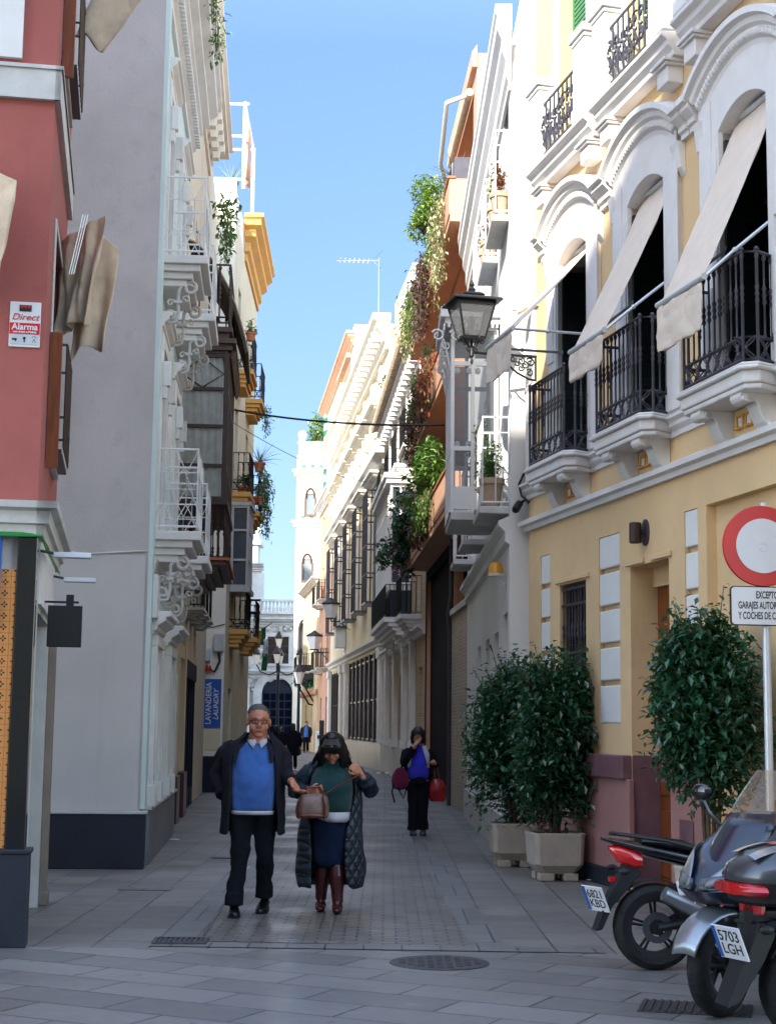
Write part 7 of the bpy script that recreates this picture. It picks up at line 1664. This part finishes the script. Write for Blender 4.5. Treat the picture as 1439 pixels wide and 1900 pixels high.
def skeleton(mb, hip, knees, ankles, chest, neck, shoulders, elbows, wrists, f=1.0):
    """one flowing body: tapered legs, trunk, neck, arms"""
    for s_ in (0, 1):
        h = Vector(hip) + Vector((-.09 if s_ == 0 else .09, 0, 0)) * f
        mb.tube([h, Vector(h).lerp(Vector(knees[s_]), .5), knees[s_], Vector(knees[s_]).lerp(Vector(ankles[s_]), .35), ankles[s_]], [.09 * f, .078 * f, .055 * f, .056 * f, .036 * f], 12)
        mb.tube([shoulders[s_], Vector(shoulders[s_]).lerp(Vector(elbows[s_]), .5), elbows[s_], Vector(elbows[s_]).lerp(Vector(wrists[s_]), .3), wrists[s_]], [.056 * f, .05 * f, .04 * f, .042 * f, .028 * f], 10)
        mb.tube([chest, shoulders[s_]], [.09 * f, .058 * f], 10)
    mb.tube([hip, Vector(hip).lerp(Vector(chest), .5), chest, Vector(chest).lerp(Vector(neck), .7), neck], [.135 * f, .13 * f, .14 * f, .08 * f, .055 * f], 14)
    mb.tube([neck, Vector(neck) + Vector((0, -.015, .1 * f))], [.058 * f, .052 * f], 12)
def sleeve(mb, pts, r0, r1, wob=.0):
    P = [Vector(p) for p in pts]; L = []
    for a, b in zip(P[:-1], P[1:]): L += [a.lerp(b, i / 5) for i in range(5)]
    L.append(P[-1]); n = len(L)
    mb.tube(L, [(r0 + (r1 - r0) * i / (n - 1)) * (1 + wob * math.sin(i * 2.1)) for i in range(n)], 14)
# ---- the man in the blue jumper
MX, MY = -1.14, 13.75
man = thing('person', 'man in glasses, bright blue jumper and open charcoal coat walking beside a woman', 'person', (MX, MY, 0), 0)
hc = (.045, -.06, 1.625)
mb = MB(); kn = [(-.085, -.1, .5), (.12, .03, .49)]; an = [(-.115, -.2, .09), (.11, .17, .12)]
sh, el, wr = [(-.175, .01, 1.38), (.2, .01, 1.38)], [(-.3, .06, 1.17), (.28, -.05, 1.18)], [(-.2, -.03, 1.0), (.36, -.24, 1.12)]
skeleton(mb, (0, .0, .93), kn, an, (.02, -.01, 1.28), (.04, -.02, 1.47), sh, el, wr, 1.08)
HM = head(mb, hc, .05, .16, 1.1, 1.14)
mb.tube([(.04, -.03, 1.44), (.045, -.045, 1.58)], [.082, .078], 12)
hand(mb, wr[1], (.35, -.35, -.55), (-.5, -.7, .1), .5, 1.1); hand(mb, wr[0], (.1, -.2, -.9), (.6, -.5, 0), .5, 1.0)
mb.build('body', K['skintan'], man, remesh=.0065, sm_it=2)
face(man, HM, 1.1, 'hairgrey')
mb = MB(HM); g = random.Random(3)
mb.ball((0, .028, .054), (.0945, .107, .1), 20, 14); hm = [v for v in mb.v]
hb = MB(); hb.v = mb.v; hb.f = [f for f in mb.f if sum((HM.inverted() @ Vector(mb.v[i])).z for i in f) / len(f) > .018 and (sum((HM.inverted() @ Vector(mb.v[i])).y for i in f) / len(f) > -.03 or sum((HM.inverted() @ Vector(mb.v[i])).z for i in f) / len(f) > .09)]; hb.mi = [0] * len(hb.f)
g = random.Random(2)
for i in range(160):
    a = g.uniform(-.35, PI + .35); e = g.uniform(.15, 1.45); p = Vector((.0935 * math.cos(a) * math.cos(e), .028 + .105 * math.sin(a) * math.cos(e), .054 + .1 * math.sin(e)))
    if p.y < -.035 and p.z < .11: continue
    q = p + Vector((g.gauss(0, .006), .012 + g.gauss(0, .005), -.008)); hb.m = HM; hb.tube([p, (p + q) / 2 + (p - Vector((0, .028, .054))) * .05, q], [.005, .0045, .001], 4)
hb.build('hair', K['hairgrey'], man, smooth=True)
mb = MB(HM)
for e in (-1, 1): mb.tube([(e * .037 + .03 * abs(math.cos(a)) ** .6 * (1 if math.cos(a) > 0 else -1), -.104 + .014 * abs(math.cos(a)), .008 + .017 * abs(math.sin(a)) ** .7 * (1 if math.sin(a) > 0 else -1)) for a in [2 * PI * i / 18 for i in range(18)]], .0028, 5, closed=True); mb.tube([(e * .061, -.095, .014), (e * .088, .0, .014)], .003, 4)
mb.tube([(-.009, -.107, .013), (.009, -.107, .013)], .003, 4); mb.build('glasses', K['black'], man)
# trousers, jumper, shirt, shoes, coat
mb = MB()
for s_ in (0, 1):
    sg = -1 if s_ == 0 else 1; h = Vector((sg * .095 + .01, .0, .92)); k, a = Vector(kn[s_]), Vector(an[s_])
    L = [h, h.lerp(k, .5), k, k.lerp(a, .5), a + Vector((0, -.01, .02))]; mb.tube(L, [.118, .1, .08, .072, .078], 16)
    mb.tube([a + Vector((0, -.01, .1)), a + Vector((0, -.02, .0))], [.074, .084], 14)
mb.tube([(0, 0, .86), (0, -.005, 1.0)], [.17, .185], 18, flat=(1, .85)); mb.build('trousers', K['trous'], man, remesh=.012, sm_it=3, wr=(.035, .12))
mb = MB(); mb.loft([rg(.01, -.02, .855, .19, .16, p=2.2), rg(.01, -.025, .9, .19, .165), rg(.01, -.035, 1.0, .2, .185, wob=.022), rg(.015, -.035, 1.07, .203, .182, wob=.018, ph=1), rg(.015, -.035, 1.14, .205, .178, wob=.022, ph=2.2), rg(.02, -.03, 1.22, .22, .17, wob=.016, ph=3), rg(.02, -.02, 1.34, .21, .14), rg(.03, -.01, 1.42, .15, .11), rg(.04, -.02, 1.47, .085, .085)]); mb.build('jumper', K['bluek'], man, smooth=True, sub=2, wr=(.032, .13))
mb = MB(); mb.loft([rg(.01, -.02, .842, .187, .163, wob=.02), rg(.01, -.02, .875, .19, .17)], cap=False)
mb.build('shirt_hem', K['shirt'], man, smooth=True, solid=.006)
mb = MB()
for e in (-1, 1): mb.loft([[(.045 + e * .012, -.125, 1.455), (.045 + e * .035, -.135, 1.40), (.045 + e * .07, -.12, 1.44)], [(.045 + e * .025, -.1, 1.49), (.045 + e * .065, -.085, 1.47), (.045 + e * .095, -.05, 1.47)], [(.045 + e * .08, .0, 1.515), (.045 + e * .09, .0, 1.5), (.045 + e * .1, .0, 1.48)]], closed=False)
mb.build('shirt_collar', K['shirt'], man, smooth=True, solid=.008)
shoe(man, an[0][0], an[0][1] + .02, .12, 'leather', z=0); shoe(man, an[1][0], an[1][1] + .0, -.12, 'leather', z=.012, pitch=.12)
mb = MB(); A0, A1 = -PI / 2 + .78, PI * 1.5 - .62
def crow(z, rx, ry, cy, d0, d1, cx=.01): return rg(cx, cy, z, rx, ry, 40, 2.5, -PI / 2 + d0, PI * 1.5 - d1, wob=.012, ph=z * 3)
rows = [crow(.67, .275, .24, .01, .95, .72), crow(.8, .27, .235, .01, .95, .7), crow(.95, .26, .23, .0, .9, .68), crow(1.08, .258, .225, -.01, .86, .66), crow(1.2, .262, .21, -.01, .8, .66), crow(1.33, .262, .17, -.01, .72, .62), crow(1.41, .25, .145, 0, .62, .55, .02), crow(1.46, .2, .12, 0, .62, .55, .025), crow(1.5, .135, .11, -.01, .75, .7, .04), crow(1.54, .115, .105, -.01, .85, .8, .045)]
mb.loft(rows, closed=False)
coat = mb.build('coat', K['wool'], man, smooth=True, solid=.022, sub=2, wr=(.035, .2))
mb = MB(); sleeve(mb, [(-.16, .0, 1.40), (-.235, .01, 1.37), (-.315, .06, 1.17), (-.24, -.05, 1.0)], .08, .072, .03); mb.build('sleeve', K['wool'], coat, remesh=.012, sm_it=3, wr=(.035, .1)); mb = MB(); sleeve(mb, [(.16, .0, 1.40), (.245, -.01, 1.36), (.29, -.06, 1.18), (.345, -.2, 1.13)], .08, .058, .03); mb.build('sleeve', K['wool'], coat, remesh=.012, sm_it=3, wr=(.035, .1))
mb = MB()
for e, x0 in ((-1, -.12), (1, .15)): mb.loft([[(x0 + e * .01, -.185, 1.27), (x0 + e * .03, -.185, 1.27)], [(x0 - e * .0, -.165, 1.33), (x0 + e * .05, -.155, 1.34)], [(x0 - e * .015, -.13, 1.42), (x0 + e * .04, -.105, 1.43)], [(.04 + e * .075, -.06, 1.5), (.04 + e * .12, -.02, 1.47)], [(.04 + e * .05, .09, 1.54), (.04 + e * .08, .11, 1.47)]], closed=False)
mb.build('lapels', K['wool'], coat, smooth=True, solid=.014, sub=1)
# ---- the woman in the quilted coat
WX, WY = -.47, 14.0
wom = thing('person', 'dark haired woman in open quilted coat, green jumper and brown boots looking down', 'person', (WX, WY, 0), 0)
kn = [(-.06, -.0, .42), (.06, -.06, .42)]; an = [(-.075, .05, .1), (.075, -.09, .09)]
sh, el, wr = [(-.17, .02, 1.22), (.2, .02, 1.22)], [(-.30, .0, 1.02), (.335, -.04, 1.05)], [(-.175, -.24, 1.035), (.255, -.17, 1.2)]
hc = (.01, -.13, 1.40); mb = MB()
skeleton(mb, (0, .0, .8), kn, an, (.01, -.0, 1.1), (.01, -.05, 1.27), sh, el, wr, .92)
HM = head(mb, hc, .62, -.05, .98); mb.tube([(.01, -.03, 1.24), (.01, -.09, 1.36)], [.055, .055], 12)
hand(mb, wr[0], (.75, -.35, .1), (.1, -.4, .8), .75, .95); hand(mb, wr[1], (-.5, -.3, .45), (-.6, -.3, -.5), 1.0, .95)
mb.build('body', K['skin'], wom, remesh=.0065, sm_it=2); face(wom, HM, .98, closed=True)
mb = MB(HM); mb.ball((0, .03, .045), (.1, .105, .1), 16, 12)
for i in range(34):
    a = -2.75 + 4.4 * i / 33 + PI / 2 + .55; x, y = .092 * math.cos(a), .02 + .1 * math.sin(a)
    if y < -.045 and abs(x) < .062: continue
    L = .2 + .05 * math.sin(i * 2.3); mb.tube([(x * .8, y * .8, .06), (x * 1.08, y * 1.05, -.02), (x * 1.18, y * 1.08 - .01, -.02 - L * .6), (x * 1.12, y * 1.0 - .02, -.02 - L)], [.03, .032, .028, .014], 7)
for i in range(11): x = -.07 + .014 * i; mb.tube([(x * .6, -.04, .125), (x, -.095, .085), (x * 1.05, -.107, .04 + .01 * math.sin(i * 3))], [.022, .02, .01], 6)
g = random.Random(8)
for i in range(150):
    a = g.uniform(-.75, PI + .75); x, y = .1 * math.cos(a), .025 + .108 * math.sin(a); L = g.uniform(.14, .27); sw = g.gauss(0, .02)
    if y < -.05 and abs(x) < .066: continue
    mb.tube([(x * .35, y * .35, .145), (x * .95, y * .95, .075), (x * 1.16, y * 1.12, -.02), (x * 1.24 + sw, y * 1.15, -.02 - L * .55), (x * 1.16 + sw * 2, y * 1.05 - .012, -.02 - L)], [.006, .009, .009, .007, .002], 4)
for i in range(40):
    x = g.uniform(-.08, .08); mb.tube([(x * .3, -.03, .14), (x * .8, -.09, .1), (x, -.112, .06 - .02 * g.random()), (x * 1.1, -.108, .02 + .02 * g.random())], [.006, .008, .007, .002], 4)
mb.build('hair', K['hairdark'], wom, smooth=True)
mb = MB(HM)
for e in (-1, 1): mb.ball((e * .034, -.098, .102), (.028, .008, .018), 12, 8)
mb.tube([(-.07, -.07, .105), (0, -.108, .106), (.07, -.07, .105)], .004, 5); mb.build('sunglasses', K['glassdark'], wom, smooth=True)
mb = MB(); mb.loft([rg(0, -.03, .84, .17, .165, p=2.2), rg(0, -.05, .9, .19, .2), rg(0, -.055, 1.0, .195, .205), rg(.005, -.05, 1.1, .195, .19), rg(.01, -.02, 1.19, .175, .135), rg(.01, -.02, 1.25, .12, .1), rg(.01, -.06, 1.33, .085, .08)]); mb.build('jumper', K['greenk'], wom, smooth=True, sub=2, wr=(.03, .12))
mb = MB(); mb.loft([rg(.05, -.05, .775, .1, .15, wob=.03), rg(.03, -.05, .805, .145, .165, wob=.02), rg(.01, -.04, .86, .17, .17)], cap=False); mb.build('blouse_hem', K['shirt'], wom, smooth=True, solid=.006)
mb = MB(); mb.loft([rg(0, -.01, .36, .15, .13, wob=.03), rg(0, -.01, .5, .155, .14, wob=.02), rg(0, -.02, .7, .17, .16), rg(0, -.02, .86, .165, .15)]); mb.build('skirt', K['navysk'], wom, smooth=True, sub=2, wr=(.035, .15))
for s_ in (0, 1):
    k, a = Vector(kn[s_]), Vector(an[s_]); mb = MB(); mb.tube([k + Vector((0, .01, -.02)), k.lerp(a, .35), k.lerp(a, .8), a], [.068, .07, .052, .05], 16); mb.ball((a.x, a.y - .01, .05), (.05, .07, .05), 12, 8)
    mb.ball((a.x, a.y - .1, .035), (.045, .095, .034), 12, 8); mb.box(a.x - .03, a.x + .03, a.y + .01, a.y + .06, 0, .05); mb.build('boot', K['boot'], wom, remesh=.009, sm_it=2)
mb = MB()
def wrow(z, rx, ry, cy, d0, d1, cx=.005): return rg(cx, cy, z, rx, ry, 44, 2.4, -PI / 2 + d0, PI * 1.5 - d1, wob=.012, ph=z * 4)
mb.loft([wrow(.2, .27, .21, .06, .75, .52), wrow(.27, .29, .22, .05, .42, .5), wrow(.5, .285, .21, .04, .38, .52), wrow(.7, .275, .2, .03, .45, .6), wrow(.86, .26, .19, .02, .7, .8), wrow(1.02, .25, .18, .02, .95, 1.0), wrow(1.14, .24, .16, .02, .9, .95), wrow(1.22, .21, .13, .02, .85, .9), wrow(1.27, .15, .12, .01, .8, .85), wrow(1.33, .12, .1, .0, .85, .85)], closed=False)
ct = mb.build('coat', K['quilt'], wom, smooth=True, solid=.03, sub=2, wr=(.045, .2))
mb = MB(); sleeve(mb, [(-.15, .02, 1.2), (-.22, .02, 1.18), (-.32, -.0, 1.03), (-.2, -.21, 1.03)], .085, .062, .09); mb.build('sleeve', K['puff'], ct, remesh=.011, sm_it=2, wr=(.04, .09)); mb = MB(); sleeve(mb, [(.15, .02, 1.2), (.24, .01, 1.17), (.345, -.04, 1.04), (.29, -.14, 1.17)], .088, .066, .09); mb.build('sleeve', K['puff'], ct, remesh=.011, sm_it=2, wr=(.04, .09))
t = thing('handbag', 'taupe and brown leather handbag held against the green jumper by its strap', 'handbag', (WX - .15, WY - .27, .81), 0)
mb = MB(); mb.loft([rg(0, 0, 0, .12, .06), rg(0, 0, .02, .145, .085), rg(0, 0, .1, .15, .09, wob=.02), rg(.01, 0, .18, .125, .065, wob=.04), rg(.02, 0, .215, .1, .03)]); mb.build('bag_body', K['bag'], t, smooth=True, sub=1)
mb = MB()
for x in (-.1, .1): mb.tube([(x * 1.1, -.08, .0), (x * 1.15, -.098, .1), (x * .9, -.06, .2)], [.016, .014, .01], 6, flat=(1.6, .6))
mb.tube([(-.13, -.05, .02), (0, -.095, .03), (.13, -.05, .02)], .015, 6); mb.tube([(-.09, 0, .2), (-.05, -.03, .26), (.06, -.03, .27), (.1, 0, .2)], .011, 6); mb.build('trim', K['bagtrim'], t, smooth=True)
mb = MB(); mb.tube([(.1, -.02, .2), (.2, -.02, .27), (.3, .02, .32), (.38, .06, .36), (.41, .12, .4)], .014, 6, flat=(1.5, .6)); mb.build('strap', K['bagtrim'], t, smooth=True)
# ---- the woman with two bags
BX, BY = .50, 23.85
bag = thing('person', 'woman in a royal blue fleece and dark jacket with one hand raised to her mouth', 'person', (BX, BY, 0), 0)
kn = [(-.07, -.02, .42), (.07, .0, .42)]; an = [(-.08, -.06, .08), (.085, .02, .08)]; sh, el, wr = [(-.16, 0, 1.24), (.17, 0, 1.24)], [(-.2, -.12, 1.06), (.23, .0, 1.02)], [(-.04, -.2, 1.34), (.22, -.14, 1.1)]
mb = MB(); skeleton(mb, (0, 0, .82), kn, an, (0, 0, 1.12), (0, -.02, 1.3), sh, el, wr, .9); HM = head(mb, (-.01, -.05, 1.455), .05, -.1, .98); hand(mb, wr[0], (.1, .5, .6), (.5, 0, .3), .8, .95); hand(mb, wr[1], (0, -.6, -.5), (-.6, 0, .2), .9, .95)
mb.build('body', K['skin'], bag, remesh=.009, sm_it=2); face(bag, HM, .98)
mb = MB(HM); mb.ball((0, .022, .05), (.092, .105, .098), 14, 10)
for i in range(24):
    a = -.5 + (PI + 1.0) * i / 23; x, y = .088 * math.cos(a), .02 + .095 * math.sin(a); mb.tube([(x * .8, y * .8, .06), (x * 1.1, y * 1.05, -.02), (x * 1.05, y, -.1)], [.028, .026, .012], 6)
for i in range(8): x = -.06 + .017 * i; mb.tube([(x * .6, -.05, .13), (x, -.095, .075), (x, -.1, .045)], [.02, .018, .009], 6)
g = random.Random(9)
for i in range(70):
    a = g.uniform(-.5, PI + .5); x, y = .095 * math.cos(a), .022 + .1 * math.sin(a); L = g.uniform(.06, .14)
    mb.tube([(x * .4, y * .4, .14), (x, y, .07), (x * 1.15, y * 1.1, -.02), (x * 1.12, y * 1.02, -.02 - L)], [.007, .011, .01, .003], 4)
mb.build('hair', K['hairdark'], bag, smooth=True)
mb = MB()
for s_ in (0, 1): k, a = Vector(kn[s_]), Vector(an[s_]); h = Vector(((-.08, .08)[s_], 0, .8)); mb.tube([h, h.lerp(k, .5), k, k.lerp(a, .6), a], [.105, .092, .078, .075, .082], 14)
mb.tube([(0, 0, .75), (0, 0, .9)], [.15, .16], 16, flat=(1, .8)); mb.build('trousers', K['trous'], bag, remesh=.013, sm_it=2, wr=(.03, .12))
mb = MB(); mb.loft([rg(0, -.02, .8, .165, .14), rg(0, -.03, .95, .17, .15), rg(0, -.02, 1.1, .17, .14), rg(0, -.01, 1.22, .15, .11), rg(0, -.02, 1.3, .07, .075), rg(0, -.02, 1.34, .07, .075)]); mb.build('fleece', K['royal'], bag, smooth=True, sub=2, wr=(.03, .12))
mb = MB(); mb.loft([rg(0, .01, z, rx, ry, 36, 2.4, -PI / 2 + d, PI * 1.5 - d, wob=.015, ph=z * 5) for z, rx, ry, d in ((.8, .21, .17, 1.0), (.95, .205, .17, .9), (1.1, .2, .16, .8), (1.22, .18, .13, .75), (1.28, .12, .1, .8))], closed=False); sleeve(mb, [(-.14, 0, 1.22), (-.19, -.02, 1.2), (-.22, -.12, 1.06), (-.08, -.19, 1.28)], .07, .05); sleeve(mb, [(.14, 0, 1.22), (.2, 0, 1.19), (.245, 0, 1.03), (.225, -.11, 1.08)], .07, .052); jk = mb.build('jacket', K['jacket'], bag, smooth=True, solid=.015)
mb = MB()
for e in (-1, 1): mb.loft([[(e * .05, -.1, 1.31), (e * .1, -.08, 1.33)], [(e * .1, -.155, 1.15), (e * .16, -.13, 1.2)], [(e * .13, -.165, 1.0), (e * .165, -.15, 1.0)]], closed=False)
mb.build('pale_lapel', K['shirt'], jk, smooth=True, solid=.012)
shoe(bag, an[0][0], an[0][1], .1, 'greypl'); shoe(bag, an[1][0], an[1][1], -.1, 'greypl')
t = thing('backpack', 'small maroon backpack hanging from the bag woman on the left', 'bag', (BX - .27, BY - .08, .74), 0)
mb = MB(); mb.loft([rg(0, 0, -.08, .08, .06), rg(0, 0, -.02, .13, .085), rg(0, 0, .1, .135, .09), rg(0, 0, .2, .1, .07), rg(0, 0, .26, .04, .03)]); mb.build('bag_body', K['maroon'], t, smooth=True, sub=1)
mb = MB(); mb.tube([(-.08, -.05, .1), (-.12, -.06, -.1), (-.08, -.05, -.26)], .012, 5); mb.tube([(-.03, -.07, -.05), (.05, -.08, -.2), (.1, -.05, -.02)], .012, 5); mb.tube([(0, 0, .22), (.08, .02, .4), (.12, .04, .5)], .016, 5); mb.build('strap', K['jacket'], t)
t = thing('carrier_bag', 'shiny red patterned carrier bag hanging from the right arm of the bag woman', 'bag', (BX + .29, BY - .05, .5), 0)
mb = MB(); mb.loft([rg(0, 0, 0, .1, .06), rg(0, 0, .05, .125, .08, wob=.04), rg(0, 0, .22, .125, .08, wob=.05, ph=2), rg(-.02, 0, .33, .07, .03, wob=.05)]); mb.build('bag_body', K['redbag'], t, smooth=True)
mb = MB(); mb.tube([(-.05, 0, .3), (-.05, -.02, .5), (-.02, 0, .56), (.03, 0, .32)], .008, 5); mb.build('handles', K['redbag'], t)
# ---- figures farther down the street
def walker(px, D, h, lab, hair, top, legs, back=True, long_=.45, inner=None, hl=.0):
    q = place(px, D); p = thing('person', lab, 'person', (q.x, q.y, 0), 0, None); f = h / 1.72
    V = lambda *a: tuple(x * f for x in a); kn = [V(-.08, -.08, .48), V(.09, .06, .48)]; an = [V(-.08, -.02, .08), V(.09, .22, .14)]
    mb = MB(); skeleton(mb, V(0, 0, .9), kn, an, V(0, 0, 1.25), V(0, 0, 1.45), [V(-.18, 0, 1.38), V(.18, 0, 1.38)], [V(-.25, .04, 1.12), V(.25, -.04, 1.12)], [V(-.25, -.08, .9), V(.26, .06, .9)], f)
    HM = head(mb, V(0, -.02, 1.6), 0, PI if back else 0, f); hand(mb, V(-.25, -.08, .9), (0, -.2, -1), (.5, -.5, 0), .5, f); hand(mb, V(.26, .06, .9), (0, -.1, -1), (-.5, -.5, 0), .5, f); mb.build('body', K['skin'], p, remesh=.014, sm_it=2)
    mb = MB(HM); mb.ball((0, .022 * f, .05 * f), (.092 * f, .108 * f, .096 * f), 14, 10)
    if hl: mb.ball((0, .07 * f, -.05 * f), (.1 * f, .06 * f, .13 * f), 12, 8)
    mb.build('hair', K[hair], p, smooth=True)
    mb = MB()
    for s_ in (0, 1): k, a = Vector(kn[s_]), Vector(an[s_]); hp = Vector(V((-.08, .08)[s_], 0, .88)); mb.tube([hp, hp.lerp(k, .5), k, a], [.105 * f, .09 * f, .075 * f, .07 * f], 12)
    mb.build('trousers', K[legs], p, smooth=True)
    mb = MB(); d = .0 if inner is None else .45
    mb.loft([rg(0, 0, z * f, rx * f, ry * f, 30, 2.4, -PI / 2 + d, PI * 1.5 - d, wob=.02, ph=z * 5) for z, rx, ry in ((long_, .25, .19), (.9, .24, .18), (1.15, .235, .17), (1.34, .22, .14), (1.42, .15, .11), (1.48, .08, .08))], closed=d == 0)
    sleeve(mb, [V(-.17, 0, 1.36), V(-.24, 0, 1.3), V(-.28, .04, 1.1), V(-.26, -.07, .92)], .08 * f, .055 * f); sleeve(mb, [V(.17, 0, 1.36), V(.24, 0, 1.3), V(.28, -.04, 1.1), V(.265, .05, .92)], .08 * f, .055 * f); mb.build('coat', K[top], p, smooth=True, solid=.015)
    if inner: mb = MB(); mb.loft([rg(0, -.01, z * f, rx * f, ry * f) for z, rx, ry in ((.85, .2, .17), (1.15, .205, .165), (1.36, .18, .12), (1.46, .08, .08))]); mb.build('shirt', K[inner], p, smooth=True)
    for s_ in (0, 1): shoe(p, an[s_][0], an[s_][1] + .02, PI if back else 0, 'leather', z=an[s_][2] - .08 * f)
    return p
walker(544, 57, 1.66, 'woman with brown hair in a long black padded coat walking away', 'hairbrown', 'jacket', 'trous', True, .55, hl=1)
walker(513, 60, 1.58, 'dark haired person in black half hidden behind the man in the blue jumper', 'hairdark', 'jacket', 'trous', True, .6, hl=1)
walker(568, 95, 1.85, 'distant man in an open dark coat and blue shirt walking towards the viewer', 'hairgrey', 'wool', 'trous', False, .55, 'bluek')
walker(523, 78, 1.5, 'small dark figure far away under the church door', 'hairdark', 'jacket', 'trous', True, .7)
